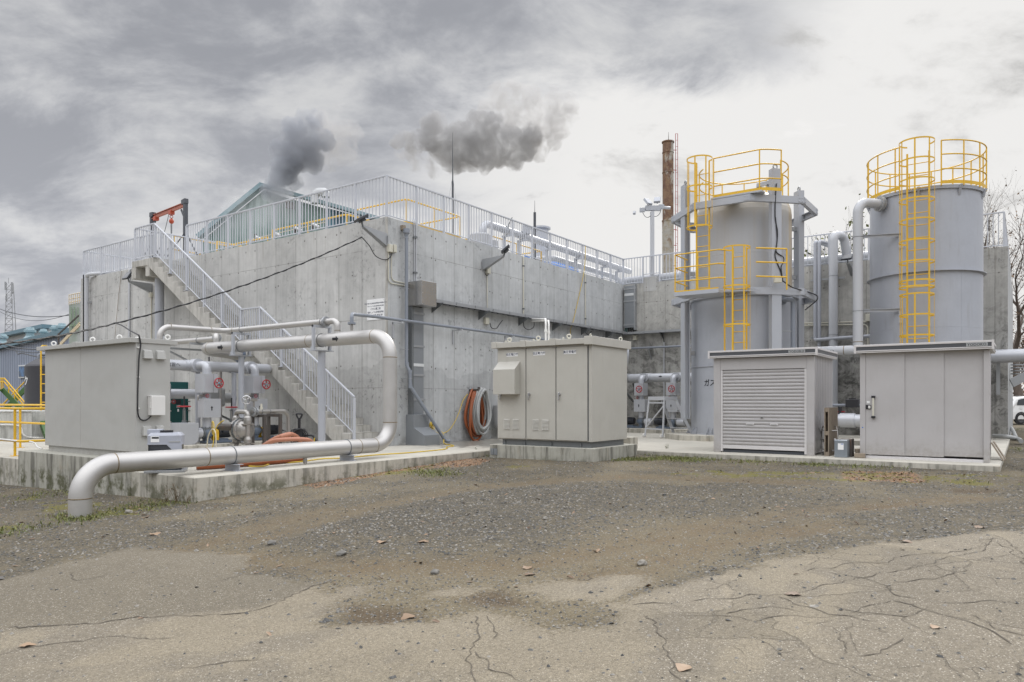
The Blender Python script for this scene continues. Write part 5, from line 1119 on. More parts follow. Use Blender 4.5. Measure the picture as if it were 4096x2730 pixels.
# pressure washer under the stairs
q = on(1197, 1795, d=17.0); t = thing('pressure_washer', 'black pressure washer with a tall handle and coiled hose, under the stairs', 'pressure washer', (q.x, q.y, 0)); rr_ = Vector((RT[0], RT[1], 0)); ff_ = Vector((FW[0], FW[1], 0)); Q0 = Vector((q.x, q.y, 0))
m = MB(); m.obox(Q0+Vector((0,0,0.26)), rr_*0.12, ff_*0.14, (0,0,0.26)); m.build('body', MATS['black_plastic'], t, bevel=0.04)
m = MB(); m.obox(Q0+Vector((0,0,0.55)), rr_*0.032, ff_*0.025, (0,0,0.22)); m.build('mast', MATS['black_plastic'], t, bevel=0.012)
m = MB(); hz_ = 0.80; m.tube([Q0-rr_*0.03+Vector((0,0,hz_-0.05)), Q0-rr_*0.075+Vector((0,0,hz_+0.06)), Q0+rr_*0.075+Vector((0,0,hz_+0.06)), Q0+rr_*0.03+Vector((0,0,hz_-0.05))], 0.022, bend=0.03, n=10); m.build('handle', MATS['black_plastic'], t)
m = MB(); m.tube([Q0-rr_*0.02+Vector((0,-0.1,0.38)), Q0-rr_*0.22+Vector((0,-0.1,0.43)), Q0-rr_*0.46+Vector((0,-0.1,0.47))], 0.011, n=8); m.sphere(Q0-rr_*0.47+Vector((0,-0.1,0.472)), 0.03, 10, 8, (1.6,1.2,0.8)); m.build('lance', MATS['black_plastic'], t)
m = MB(); m.tube([Q0+rr_*0.05+Vector((0,-0.1,0.36)), Q0+rr_*0.25+Vector((0,-0.1,0.36)), Q0+rr_*0.34+Vector((0,-0.1,0.18))], 0.024, bend=0.04, n=8); g = m.build('spray_gun', MATS['black_plastic'], t); m = MB(); m.obox(Q0+rr_*0.27+Vector((0,-0.13,0.24)), rr_*0.012, ff_*0.01, (0,0,0.06)); m.build('trigger', MATS['hose_yellow'], g)
m = MB()
for k in range(6): m.torus(Q0+rr_*(0.03*k-0.08)-ff_*0.16+Vector((0,0,0.34)), rr_*0.3-ff_, 0.15+0.01*(k % 3), 0.011, 24, 6)
m.build('coiled_hose', MATS['black_cable'], t)
# yellow guard rail at the far left edge of the apron, with its white conduit
t = thing('guard_rail', 'yellow tube guard rail on the left end of the apron', 'guard rail', (6.45, 17.1, 0)); yy = MATS['yellow_paint']
def yrail(t, pts, zs, r=0.026, bend=0.08, name='rail'):
    for z in zs: m = MB(); m.tube([(x, y, z) for x, y in pts], r, bend=bend, n=10); m.build(name, yy, t)
m = MB(); m.tube([(6.45, 23.0, 1.0), (6.45, 17.0, 1.0), (7.0, 17.0, 1.0), (7.0, 17.0, 0.16)], 0.027, bend=0.08, n=10); m.build('rail', yy, t); yrail(t, [(6.45, 23), (6.45, 17.0), (7.0, 17.0)], (0.32,))
m = MB(); m.tube([(7.7, 23.0, 1.06), (7.7, 18.2, 1.06), (7.7, 18.2, 0.0)], 0.027, bend=0.08, n=10); m.build('rail', yy, t); yrail(t, [(7.7, 23), (7.7, 18.2)], (0.62,))
for x, y in ((6.45, 17.35), (6.45, 19.3), (6.45, 21.4), (7.7, 20.4)):
    m = MB(); m.cyl((x, y, 0), (x, y, 1.0), 0.026, n=12); m.box(x-0.07, x+0.07, y-0.07, y+0.07, 0, 0.01); m.build('post', yy, t)
hose('cable_conduit', 'white flexible conduit tied along the yellow guard rail down to the grey cabinet', 'conduit', [(6.4, 22.0, 0.33), (6.4, 20.0, 0.31), (6.4, 18.4, 0.34), (6.42, 17.3, 0.33), (6.62, 16.93, 0.30), (6.66, 16.8, 0.20), (6.66, 16.6, 0.17)], 0.017, 'white_plastic', n=8)
# ------------------------------------------------------------------ fittings on the long wall
def floodlight(label, foot, out, face, tilt=0.5, s=1.0):
    """lamp on a folded bracket: foot on the wall, out = arm vector, face = where the back of the lamp looks"""
    foot, out = Vector(foot), Vector(out); t = thing('floodlight', label, 'floodlight', foot, 'wall floodlights')
    o = out.normalized(); side = Vector((-o.y, o.x, 0)).normalized(); up = Vector((0,0,1)); L = out.length
    e = foot+out
    m = MB(); w = 0.075
    for sg in (-1, 1):
        m.prism([foot+side*w*sg+up*0.16, foot+side*w*sg-up*0.16, e+side*w*0.6*sg-up*0.03, e+side*w*0.6*sg+up*0.01], side*0.006*sg)
    m.prism([foot-side*w-up*0.16, foot+side*w-up*0.16, e+side*w*0.6-up*0.03, e-side*w*0.6-up*0.03], up*-0.006)
    m.obox(foot+o*0.008, side*0.12, o*0.006, up*0.10); m.build('bracket', MATS['galv'], t)
    fv = Vector(face).normalized(); sd = fv.cross(up).normalized(); nv = sd.cross(fv).normalized()
    c = e+up*0.16+o*0.06
    m = MB(); m.obox(c, sd*0.17, nv*0.15, fv*0.03); m.obox(c-fv*0.05, sd*0.10, nv*0.07, fv*0.035); h = m.build('lamp_head', MATS['lamp_black'], t, bevel=0.012)
    m = MB(); m.obox(c+fv*0.0305, sd*0.145, nv*0.125, fv*0.002); m.build('lens', MATS['lamp_lens'], h)
    m = MB(); m.beam(e+side*0.0-up*0.02, c, 0.04, 0.03); m.build('yoke', MATS['galv_dark'], t)
    return t, e, c
f0 = on(1541, 962, x=XW); floodlight('black floodlight on a galvanised bracket by the building corner, above the white sign', f0, (-0.75, 0.02, 0.22), (-0.45, 0.2, 0.85))
f0 = on(1934, 1062, y=YW); floodlight('black floodlight on a bracket over the long wall, above the cable tray', f0, (0.05, -0.72, 0.22), (-0.35, 0.49, 0.70))
f0 = on(605, 1155, x=XW); floodlight('black floodlight on a bracket under the stair landing', f0, (-0.75, 0.03, 0.16), (-0.75, 0.0, 0.5))
f0 = on(3412, 1085, x=XB); floodlight('black floodlight on the back wall beside the big round tank, half behind a pipe', f0, (-0.6, 0.05, 0.2), (-0.6, 0.1, 0.7))
# sign
a, c = on(1469, 1206, x=XW), on(1539, 1277, x=XW)
t = thing('notice_board', 'white notice board with five lines of Japanese lettering on the wall near the building corner', 'sign', (XW-0.01, (a.y+c.y)/2, c.z))
m = MB(); m.box(XW-0.014, XW-0.002, c.y, a.y, c.z, a.z+0.03); m.build('board', MATS['sign_white'], t, bevel=0.002)
yc = (a.y+c.y)/2; H = a.z+0.03-c.z; sz = (a.y-c.y)
for k, (s, h, fy) in enumerate((('平成2年度 加工施設再編等緊急対策事業のうち', 0.038, 0.80), ('ばれいしょでん粉工場再編合理化事業', 0.034, 0.665), ('ビホロ農工連', 0.060, 0.525), ('馬鈴しょでん粉製造施設', 0.052, 0.365), ('(ばっ気設備) 増強工事', 0.050, 0.215))):
    lettering(s, h*sz/0.62, MATS['ink_blue'], (XW-0.0155, yc, c.z+H*fy), (0,-1,0), (0,0,1), t, align='CENTER', off=0.0006)
m = MB()
for sy in (-1, 1):
    for zz in (0.05, 0.95): m.cyl((XW-0.018, yc+sy*(sz/2-0.04), c.z+H*zz), (XW-0.010, yc+sy*(sz/2-0.04), c.z+H*zz), 0.008, n=8)
m.build('screws', MATS['steel_bare'], t)
# junction boxes and conduits
def conduit(label, pts, r=0.014, mat='beige_plastic', bend=0.12, boxes=(), clips=(), cn=(0,-1,0), group='beige conduits'):
    t = thing('conduit', label, 'conduit', pts[0], group); m = MB(); m.tube(pts, r, bend=bend, n=8); m.build('tube', MATS[mat], t)
    for b_ in boxes: m = MB(); m.box(*b_); m.build('junction_box', MATS[mat], t, bevel=0.012)
    for q in clips: q = Vector(q); m = MB(); m.box(q.x-0.035, q.x+0.035, q.y-0.03, q.y+0.03, q.z-0.022, q.z+0.022); m.build('clamp', MATS['galv_dark'], t)
    return t
yc_ = YW-0.025
P = lambda u, v, dy=0.025: on(u, v, y=YW-dy)
a = P(1553, 994); conduit('outer beige conduit running down from the corner junction box and right to the downpipe', [P(1554, 1010), P(1554, 1132), P(1632, 1146)], boxes=[(a.x-0.03, a.x+0.10, YW-0.10, YW-0.003, a.z-0.10, a.z+0.10)])
a = P(1566, 994); conduit('inner beige conduit running down from the corner junction box and right to the downpipe', [P(1566, 1010), P(1566, 1122), P(1632, 1137)], boxes=[(a.x+0.02, a.x+0.13, YW-0.10, YW-0.003, a.z-0.10, a.z+0.10)])
for k, u in enumerate((1657, 1664)):
    conduit(('left' if k == 0 else 'right')+' of two white conduits dropping from the roof to the stainless box', [P(u-8, 895, -0.1)+Vector((0,0,0.12)), P(u-4, 892)+Vector((0,0,0.06)), P(u, 905), P(u, 1150)], 0.018, 'pipe_lightgrey', 0.08, clips=[P(u, 950), P(u, 1092)])
conduit('beige conduit dropping from the middle floodlight to the cable tray', [P(1948, 1085), P(1950, 1250)], boxes=[(P(1950, 1083).x-0.09, P(1950, 1083).x+0.07, YW-0.10, YW-0.003, P(1950, 1083).z-0.10, P(1950, 1083).z+0.10)])
conduit('beige conduit with a black elbow over the roof edge, right of the middle floodlight', [P(2090, 1025, -0.1), P(2093, 1025), P(2094, 1262)], 0.02, 'beige_plastic', 0.06, clips=[P(2094, 1065), P(2094, 1236)])
conduit('beige conduit with a black elbow over the roof edge, near the inner corner', [P(2337, 1094, -0.1), P(2341, 1094), P(2342, 1304)], 0.02, 'beige_plastic', 0.06, clips=[P(2342, 1132), P(2342, 1276)])
m = MB(); q0 = P(1444, 948, 0); w = hose('lamp_cable', 'black cable hanging in a loop from the corner lamp to the junction box', 'cable', [on(1448, 950, x=12.7), on(1478, 985, x=13.0), on(1503, 1025, x=13.2), on(1540, 1040, x=13.3), P(1562, 1028, 0.08), P(1570, 1004, 0.06)], 0.012, 'black_cable', n=6)
w = hose('lamp_cable', 'short black cable loop under the middle floodlight', 'cable', [P(1945, 1070, 0.06), P(1940, 1092, 0.06), P(1948, 1104, 0.07), P(1955, 1094, 0.06)], 0.010, 'black_cable', n=6)
hose('loose_rope', 'yellow rope hanging over the roof edge down past the cable tray', 'rope', [P(2342, 985, -0.05), P(2337, 1080, 0.06), P(2315, 1190, 0.04), P(2291, 1293, 0.05), P(2282, 1320, 0.05), P(2282, 1370, 0.06)], 0.011, 'hose_yellow', n=6)
hose('loose_rope', 'brown string hanging down the wall left of the stair landing', 'rope', [on(486, 1085, x=XW-0.03), on(470, 1230, x=XW-0.04), on(458, 1370, x=XW-0.04)], 0.008, 'wood_old', n=5)
# far left downpipes
t = thing('downpipe', 'light grey downpipe at the far left end of the tank wall', 'downpipe', on(346, 1700, x=XW-0.12), 'downpipes'); q = on(346, 1100, x=XW-0.14)
m = MB(); m.tube([(XW+0.4, q.y-1.2, TOP+0.10), (XW-0.14, q.y-0.2, TOP+0.06), (XW-0.14, q.y, TOP+0.02), (XW-0.14, q.y, 0.05)], 0.075, bend=0.1, n=16); m.build('pipe', MATS['pipe_lightgrey'], t)
for z in (4.9, 3.3, 1.7): m = MB(); m.box(XW-0.14, XW, q.y-0.13, q.y-0.09, z-0.03, z+0.03); m.build('bracket', MATS['galv'], t)
t = thing('downpipe', 'thin white pipe down the wall just left of the stair landing', 'downpipe', on(518, 1700, x=XW-0.05), 'downpipes'); q = on(517, 1300, x=XW-0.05)
m = MB(); m.tube([(XW+0.1, q.y-0.1, TOP+0.02), (XW-0.05, q.y, TOP-0.02), (XW-0.05, q.y, 0.05)], 0.035, bend=0.12, n=12); m.build('pipe', MATS['pipe_lightgrey'], t)
t = thing('conduit', 'thin white conduit with a small box below the landing floodlight', 'conduit', on(605, 1300, x=XW-0.03), 'beige conduits'); q = on(605, 1180, x=XW-0.03)
m = MB(); m.tube([(XW-0.03, q.y, q.z), (XW-0.03, q.y, 0.2)], 0.02, n=8); m.build('tube', MATS['beige_plastic'], t); m = MB(); m.box(XW-0.09, XW-0.002, q.y-0.07, q.y+0.07, q.z-0.08, q.z+0.08); m.build('junction_box', MATS['beige_plastic'], t, bevel=0.01)
hose('power_cable', 'black cable running down beside the far left downpipe', 'cable', [on(334, 1100, x=XW-0.05), on(334, 1300, x=XW-0.05), on(333, 1500, x=XW-0.05)], 0.022, 'black_cable', n=6)
# grey downpipe with hopper
t = thing('downpipe', 'dark grey plastic downpipe with a hopper head, stepping out over the sheet metal duct', 'downpipe', (13.94, YW-0.15, 0), 'downpipes')
a = on(1626, 930, y=YW-0.15); c1, c2, c3, c4 = on(1628, 1462, y=YW-0.15), on(1640, 1488, y=YW-0.22), on(1641, 1546, y=YW-0.22), on(1783, 1766, y=12.78)
m = MB(); m.tube([(a.x, a.y, a.z), (a.x, c1.y, c1.z), c2, c3, c4, c4+Vector((0.12,-0.03,0.0))], 0.045, bend=0.07, n=16); m.build('pipe', MATS['pvc_grey'], t)
m = MB(); m.lathe([(0.05,-0.10),(0.055,-0.06),(0.085,-0.02),(0.085,0.09),(0.078,0.09),(0.07,0.0)], (a.x, a.y, a.z), (0,0,1), 20); m.build('hopper', MATS['pvc_grey'], t)
m = MB(); m.box(a.x-0.07, a.x+0.03, YW-0.10, YW+0.05, a.z+0.07, a.z+0.19); m.build('scupper', MATS['wood_old'], t)
for q in (c1+Vector((0,0,0.03)), c2, c3): m = MB(); m.cyl(q-Vector((0,0,0.05)), q+Vector((0,0,0.05)), 0.052, n=16); m.build('socket', MATS['pvc_grey'], t)
for z in (a.z-0.15, 4.1, 2.5, 1.75): m = MB(); uband(m, (c1.x if z > 2 else c3.x, c1.y if z > 2 else c3.y, z), (0,0,1), 0.045, 0.005); xx = c1.x if z > 2 else c3.x; m.box(xx-0.11, xx-0.045, YW-0.16, YW-0.145, z-0.012, z+0.012); m.cyl((xx-0.11, YW-0.155, z), (xx-0.11, YW, z), 0.008, n=6); m.build('pipe_clip', MATS['galv'], t)
# stainless junction box, vertical cable duct with hooded foot
t = thing('terminal_box', 'square stainless steel terminal box on the long wall at the head of the cable tray', 'box', (14.4, 13.1, 3.67))
m = MB(); m.box(14.1, 14.68, 12.82, YW-0.002, 3.67, 4.31); m.build('box', MATS['stainless_box'], t, bevel=0.006)
m = MB()
for x in (14.13, 14.65):
    for z in (3.70, 3.99, 4.28): m.cyl((x, 12.814, z), (x, 12.821, z), 0.010, n=8)
m.build('screws', MATS['steel_bare'], t)
def duct(label, x0, x1, z0, z1, bars, stripe):
    t = thing('cable_duct', label, 'cable duct', (x0, YW, z0), 'vertical cable ducts')
    m = MB(); m.box(x0, x1, YW-0.10, YW-0.002, z0, z1); m.build('cover', MATS['duct_steel'], t, bevel=0.004)
    m = MB(); m.box(x0-0.075, x0-0.001, YW-0.14, YW-0.002, z0, z1); m.build('side_rail', MATS['galv_dark'], t, bevel=0.004)
    for z in bars: m = MB(); m.box(x0-0.04, x1+0.03, YW-0.118, YW-0.102, z-0.03, z+0.03); m.cyl((x0-0.02, YW-0.125, z), (x0-0.02, YW-0.117, z), 0.011, n=8); m.cyl((x1+0.01, YW-0.125, z), (x1+0.01, YW-0.117, z), 0.011, n=8); m.build('crossbar', MATS['galv'], t)
    m = MB(); m.box(x0+0.01, x1, YW-0.112, YW-0.101, stripe-0.04, stripe+0.04); m.build('pale_strip', MATS['far_white'], t)
    return t
t = duct('tall grey sheet metal cable duct below the stainless box, with a hooded foot', 14.19, 14.62, 0.70, 3.66, (3.50, 2.62, 1.85, 1.20), 2.12)
m = MB(); x0, x1 = 14.04, 14.64
m.prism([(x0, YW-0.003, 0.001), (x0, 12.68, 0.001), (x0, 12.68, 0.27), (x0, 13.05, 0.46), (x0, 13.05, 0.80), (x0, YW-0.003, 0.80)], (x1-x0, 0, 0)); m.build('hooded_foot', MATS['duct_steel'], t, bevel=0.004)
# cable tray
def tray(label, p0, p1, nrm, brk, group='cable trays'):
    p0, p1, nv = Vector(p0), Vector(p1), Vector(nrm); d = (p1-p0).normalized(); up = Vector((0,0,1))
    t = thing('cable_tray', label, 'cable tray', p0, group)
    for o in (0.03, 0.30): m = MB(); m.beam(p0+nv*o, p1+nv*o, 0.02, 0.09); m.build('side_rail', MATS['galv'], t)
    m = MB(); n = int((p1-p0).length/0.28)
    for k in range(n): q = p0+(p1-p0)*((k+0.5)/n); m.beam(q+nv*0.04-up*0.02, q+nv*0.29-up*0.02, 0.03, 0.02)
    m.build('rungs', MATS['galv_dark'], t)
    m = MB()
    for o in (0.07, 0.11, 0.15, 0.19, 0.235): m.tube([p0+nv*o+up*0.0, p1+nv*o+up*0.0], 0.018, n=6)
    m.build('cables', MATS['black_cable'], t)
    m = MB()
    for k in range(0, n, 3): q = p0+(p1-p0)*((k+0.5)/n); m.beam(q+nv*0.312-up*0.03, q+nv*0.312+up*0.045, 0.04, 0.006, d); m.cyl(q+nv*0.31+up*0.0, q+nv*0.325, 0.014, n=6)
    m.build('splice_plates', MATS['galv'], t)
    for q in brk:
        q = Vector(q); m = MB(); m.prism([q-up*0.05, q-up*0.30, q+nv*0.42-up*0.075, q+nv*0.42-up*0.05], d*0.008); m.prism([q-up*0.05, q+nv*0.42-up*0.05, q+nv*0.42-up*0.05+d*0.05, q-up*0.05+d*0.05], up*0.005); m.build('bracket', MATS['galv_dark'], t)
TZ = 3.88
tray('galvanised ladder cable tray along the long wall, on triangular brackets', (14.75, YW, TZ), (XB-0.32, YW, TZ), (0,-1,0), [(x, YW-0.003, TZ) for x in (15.05, 17.15, 19.25, 21.3, 23.3, 25.2)])
tray('galvanised cable tray along the back wall behind the gas holder tank', (XB, YW-0.02, TZ), (XB, 8.0, TZ), (-1,0,0), [(XB-0.003, y, TZ) for y in (11.6, 9.3)])
for lab, pts in (('black cable loop hanging under the tray by a small beige box', [(1960,1292),(1966,1312),(1985,1315),(1998,1298),(2010,1282)]), ('wide black cable loop hanging under the tray, behind the white conduits', [(2095,1285),(2096,1308),(2115,1320),(2135,1308),(2136,1285)]), ('small black cable loop hanging under the tray near the inner corner', [(2341,1322),(2345,1336),(2357,1338),(2366,1326)])):
    hose('hanging_cable', lab, 'cable', [P(u, v, 0.12) for u, v in pts], 0.012, 'black_cable', n=6, group='cables looping below the tray')
q = P(1943, 1285); m = MB(); m.box(q.x-0.09, q.x+0.09, YW-0.10, YW-0.002, q.z-0.1, q.z+0.1); m.solo('junction_box', 'beige junction box under the cable tray beside a hanging cable loop', 'box', MATS['beige_plastic'], bevel=0.012)
# duct in the inner corner, on the back wall
t = thing('cable_duct', 'grey sheet metal cable duct at the inner corner, cables fanning out below', 'cable duct', (XB, 12.9, 4.3), 'vertical cable ducts')
q0, q1 = on(2497, 1150, x=XB-0.16), on(2536, 1150, x=XB-0.16); z0, z1 = on(2515, 1312, x=XB-0.16).z, 5.80
m = MB(); m.box(XB-0.16, XB-0.003, q1.y, q0.y, z0, z1); m.build('cover', MATS['duct_steel'], t, bevel=0.004)
m = MB(); m.box(XB-0.18, XB-0.003, q1.y-0.05, q1.y-0.001, z0-0.1, z1+0.05); m.build('side_rail', MATS['galv'], t)
for z in (z1-0.12, z1-0.62, z0+0.12): m = MB(); m.box(XB-0.175, XB-0.161, q1.y-0.09, q0.y+0.03, z-0.03, z+0.03); m.build('crossbar', MATS['galv'], t)
m = MB(); m.box(XB-0.168, XB-0.161, q1.y+0.01, q0.y-0.01, z1-0.40, z1-0.30); m.build('pale_strip', MATS['far_white'], t)
for k in range(6):
    y = q1.y+0.03+k*(q0.y-q1.y-0.06)/5; m = MB(); m.tube([(XB-0.10, y, z0+0.05), (XB-0.12, y+0.02, z0-0.2), (XB-0.16, y+0.10+0.03*k, TZ+0.01)], 0.022, bend=0.15, n=6); m.build('cable', MATS['green_dark' if k > 3 else 'black_cable'], t)
# blue-grey water pipe along the wall
t = thing('water_pipe', 'blue-grey plastic pipe along the long wall, starting at the big steel pipe', 'pipe', (14, 13.05, 3.2))
e0 = on(1407, 1257, d=15.42); fx = on(1407, 1330, d=15.42)
m = MB(); m.tube([(e0.x, e0.y, PZ+PR+0.12), (e0.x, e0.y, e0.z), (12.7, 13.05, 3.235), (24.5, 13.05, 3.19)], 0.040, bend=0.09, n=14); m.build('pipe', MATS['pvc_grey'], t)
m = MB(); flange(m, (e0.x, e0.y, PZ+PR+0.13), (0,0,1), 0.085, 0.016, 6, 0.009); m.build('flange', MATS['pvc_grey'], t)
m = MB(); m.cyl((e0.x, e0.y, PZ+PR-0.02), (e0.x, e0.y, PZ+PR+0.12), 0.032, n=12); m.build('riser_stub', MATS['steel_bare'], t)
for x in (13.55, 15.95, 18.5, 21.2, 23.6):
    m = MB(); m.beam((x, YW-0.003, 3.17), (x, 12.97, 3.17), 0.04, 0.04); m.box(x-0.02, x+0.02, YW-0.04, YW-0.003, 2.78, 3.19); m.build('bracket', MATS['pipe_lightgrey'], t); m = MB(); uband(m, (x+0.02, 13.05, 3.215), (1,0,0), 0.041, 0.004); m.build('pipe_band', MATS['galv_dark'], t)
t = thing('water_pipe', 'blue-grey pipe on brackets across the back wall, left of the gas holder', 'pipe', (26.6, 11, 3.2), 'wall pipes at the back')
q = on(2535, 1394, x=26.55); m = MB(); m.tube([(26.55, 13.0, q.z), (26.55, 8.2, q.z)], 0.04, n=12); m.build('pipe', MATS['pvc_grey'], t)
for y in (12.1, 9.6): m = MB(); m.beam((XB, y, q.z-0.06), (26.45, y, q.z-0.06), 0.04, 0.04); m.beam((XB-0.02, y, q.z-0.45), (26.5, y, q.z-0.09), 0.04, 0.04); m.build('bracket', MATS['galv'], t)
t = thing('conduit', 'thin white conduit down the back wall below the cable tray', 'conduit', (26.7, 10.9, 2), 'beige conduits'); q = on(2656, 1370, x=26.75)
m = MB(); m.tube([(26.75, q.y, q.z), (26.75, q.y, 0.2)], 0.025, n=8); m.build('tube', MATS['pipe_lightgrey'], t)
m = MB(); m.tube([(26.5, q.y, TZ-0.05), (26.7, q.y, TZ-0.25), (26.75, q.y, q.z)], 0.016, bend=0.1, n=6); m.build('cable', MATS['black_cable'], t)
q = on(2541, 1352, x=26.75); m = MB(); m.box(26.68, 26.798, q.y-0.08, q.y+0.08, q.z-0.1, q.z+0.1); m.solo('junction_box', 'beige junction box under the tray on the back wall', 'box', MATS['beige_plastic'], bevel=0.012)
# wall tap with coiled yellow hose, hanging hoses
t = thing('garden_hose', 'yellow hose coiled on a wall tap beside the downpipe', 'hose', P(1722, 1700)); q = P(1722, 1702, 0.10)
m = MB()
for k in range(4): m.torus(q+Vector((0.012*k, -0.02*k, -0.005*k)), (0.45, -1, 0.25*(k-1.5)*0.5), 0.095+0.006*(k % 2), 0.010, 24, 6)
m.build('coil', MATS['hose_yellow'], t)
m = MB(); m.tube([q+Vector((-0.02,-0.03,-0.1)), P(1740, 1727, 0.14), P(1752, 1734, 0.16), P(1770, 1734, 0.16), P(1793, 1727, 0.12), P(1815, 1698, 0.08), P(1838, 1648, 0.08), P(1852, 1600, 0.08), P(1870, 1577, 0.10)], 0.010, bend=0.3, n=8); m.build('tail', MATS['hose_yellow'], t)
q = P(1715, 1694, 0.0); m = MB(); m.cyl(q, q-Vector((0,0.11,0)), 0.016, n=8); m.cyl(q-Vector((-0.01,0.10,0.02)), q-Vector((-0.01,0.10,-0.05)), 0.012, n=8); m.beam(q-Vector((0.03,0.10,-0.055)), q-Vector((-0.05,0.10,-0.055)), 0.012, 0.01); m.solo('wall_tap', 'small chrome tap on the wall behind the yellow hose coil', 'tap', MATS['chrome'])
def hung(label, cu, cv, n, hw, hh, mat, r, dyo, seed):
    rg = random.Random(seed); hk = P(cu, cv, 0.10); t = thing('coiled_hose', label, 'hose', hk, 'hoses hung on the wall')
    for k in range(n):
        w = hw*(0.72+0.36*rg.random()); h = hh*(0.86+0.2*rg.random()); dx = (rg.random()-0.5)*0.10; dy = dyo-0.035*k; sk = (rg.random()-0.5)*0.12
        pts = []
        for i in range(40):
            a = 2*PI*i/40; x = w*math.sin(a)*(1-0.42*(0.5+0.5*math.cos(a))**1.2); z = -h*(0.5-0.5*math.cos(a)); pts.append((hk.x+dx+x+sk*z, YW-0.07+dy+0.02*math.sin(3*a+k), hk.z+0.02+0.03*math.cos(a)+z-0.012*k))
        m = MB(); m.tube(pts, r, n=10, closed=True); m.build('loop', MATS[mat], t)
    return t
hung('orange rubber hose hanging in tall loops behind the grey hose on the long wall', 1893, 1566, 6, 0.40, 1.34, 'hose_orange', 0.034, -0.02, 3)
hung('thick pale grey hose hanging in tall loops on the long wall', 1903, 1560, 6, 0.42, 1.22, 'hose_grey', 0.040, -0.20, 8)
q = P(1880, 1560, 0); m = MB(); m.box(q.x-0.05, q.x+0.05, YW-0.32, YW-0.003, q.z-0.02, q.z+0.02); m.box(q.x-0.05, q.x+0.05, YW-0.34, YW-0.32, q.z-0.02, q.z+0.08); m.solo('wall_hook', 'dark steel hook holding the hoses on the long wall', 'hook', MATS['rusty_post'])
m = MB(); q = P(1985, 1690, 0.25); m.tube([(q.x+0.12, YW-0.25, 1.02), (q.x+0.12, YW-0.25, 0.55), (q.x+0.12, YW-0.25, 0.45), (q.x+0.9, YW-0.25, 0.30)], 0.17, bend=0.25, n=22); m.solo('insulated_pipe', 'dark grey insulated pipe bend by the wall, half hidden behind the beige switchgear', 'pipe', MATS['cap_grey'])

# ------------------------------------------------------------------ beige switchgear
t = thing('concrete_plinth', 'stained concrete block under the beige three-door switchgear', 'plinth', (14.4, 8.7, -0.2))
m = MB(); m.box(13.41, 15.5, 7.36, 10.1, -0.6, 0.16); m.build('block', MATS['plinth_concrete'], t, bevel=0.014)
q = on(1975, 1807, x=13.41)
for k in range(2): m = MB(); m.box(13.398, 13.409, q.y-0.045-0.10*k+0.045, q.y+0.04-0.10*k+0.045, q.z-0.07, q.z+0.07); pl = m.build('rating_plate', MATS['tin_grey'], t); m = MB(); [m.box(13.394, 13.3975, q.y-0.03-0.10*k+0.045, q.y+0.025-0.10*k+0.045, q.z-0.05+0.03*j, q.z-0.042+0.03*j) for j in range(4)]; m.build('engraving', MATS['cap_grey'], pl)
sx0, sx1, sy0, sy1, sz0, sz1 = 13.5, 15.17, 7.46, 9.93, 0.29, 2.37
t = thing('switchgear_cabinet', 'beige steel switchgear cabinet with three doors on a concrete block', 'cabinet', (sx0, sy0, 0.16)); g = MATS['greige_steel']
m = MB(); m.box(sx0, sx1, sy0, sy1, sz0, sz1); m.build('body', g, t, bevel=0.005)
m = MB(); m.box(sx0+0.06, sx1-0.06, sy0+0.06, sy1-0.1, 0.16, sz0-0.001); m.build('base_channel', MATS['galv_dark'], t)
for y in (7.75, 8.5, 9.2, 9.75): m = MB(); m.box(sx0+0.03, sx0+0.058, y-0.015, y+0.015, 0.16, 0.25); m.build('anchor', MATS['galv_dark'], t)
W3 = (sy1-sy0-0.10)/3; names = ('低圧電灯盤', '低圧動力盤', '高圧受電盤')
for k in range(3):
    y1 = sy1-0.025-k*W3-(0.0); y0 = y1-W3+0.022
    m = MB(); m.box(sx0-0.024, sx0-0.003, y0, y1, sz0+0.02, sz1-0.045); d = m.build('door', g, t, bevel=0.004)
    m = MB(); m.box(sx0-0.004, sx0+0.003, y0-0.022, y0+0.0, sz0+0.02, sz1-0.03); m.build('door_gap', MATS['crane_dark'], t)
    yc = (y0+y1)/2; yl = yc+0.04 if k else yc-0.02
    m = MB(); m.box(sx0-0.028, sx0-0.0245, yl-0.155, yl+0.155, sz1-0.20, sz1-0.115); lab_ = m.build('name_plate', MATS['sign_white'], d); WL[lab_] = WL[t]
    o_ = lettering(names[k], 0.066, MATS['ink_blue'], (sx0-0.0295, yl, sz1-0.158), (0,-1,0), (0,0,1), t, off=0.001)
    o_.name = 'plate_lettering'; KIDS[t].remove(o_); o_.parent = d; KIDS.setdefault(d, []).append(o_)
    yh = y1-0.085; zh = sz0+1.02
    m = MB(); m.cyl((sx0-0.05, yh, zh), (sx0-0.025, yh, zh), 0.032, n=16); m.obox((sx0-0.06, yh+0.008, zh-0.05), (0.010,0,0), (0,0.014,0), (0,0,0.085)); m.build('handle', MATS['chrome'], d, bevel=0.004)
    if k < 2:
        for s in (-1, 1):
            a0, a1 = yc+s*0.125-0.108+0.03*0, yc+s*0.125+0.108
            m = MB(); m.box(sx0-0.028, sx0-0.0245, a0, a1, sz0+0.20, sz0+0.48)
            for j in range(8): z = sz0+0.235+j*0.029; m.prism([(sx0-0.0285, a0+0.025, z+0.02), (sx0-0.0285, a0+0.025, z), (sx0-0.043, a0+0.025, z)], (0, a1-a0-0.05, 0))
            m.build('louvre', g, d)
    if k == 0:
        a0, a1 = yc-0.30+0.06, yc+0.30+0.06; x = sx0-0.0245; m = MB(); zt, zb = sz1-0.31, sz1-1.06
        m.prism([(x, a0, zt), (x, a0, zb), (x-0.22, a0, zb), (x-0.22, a0, zt-0.19)], (0, a1-a0, 0)); m.build('vent_hood', g, d, bevel=0.005)
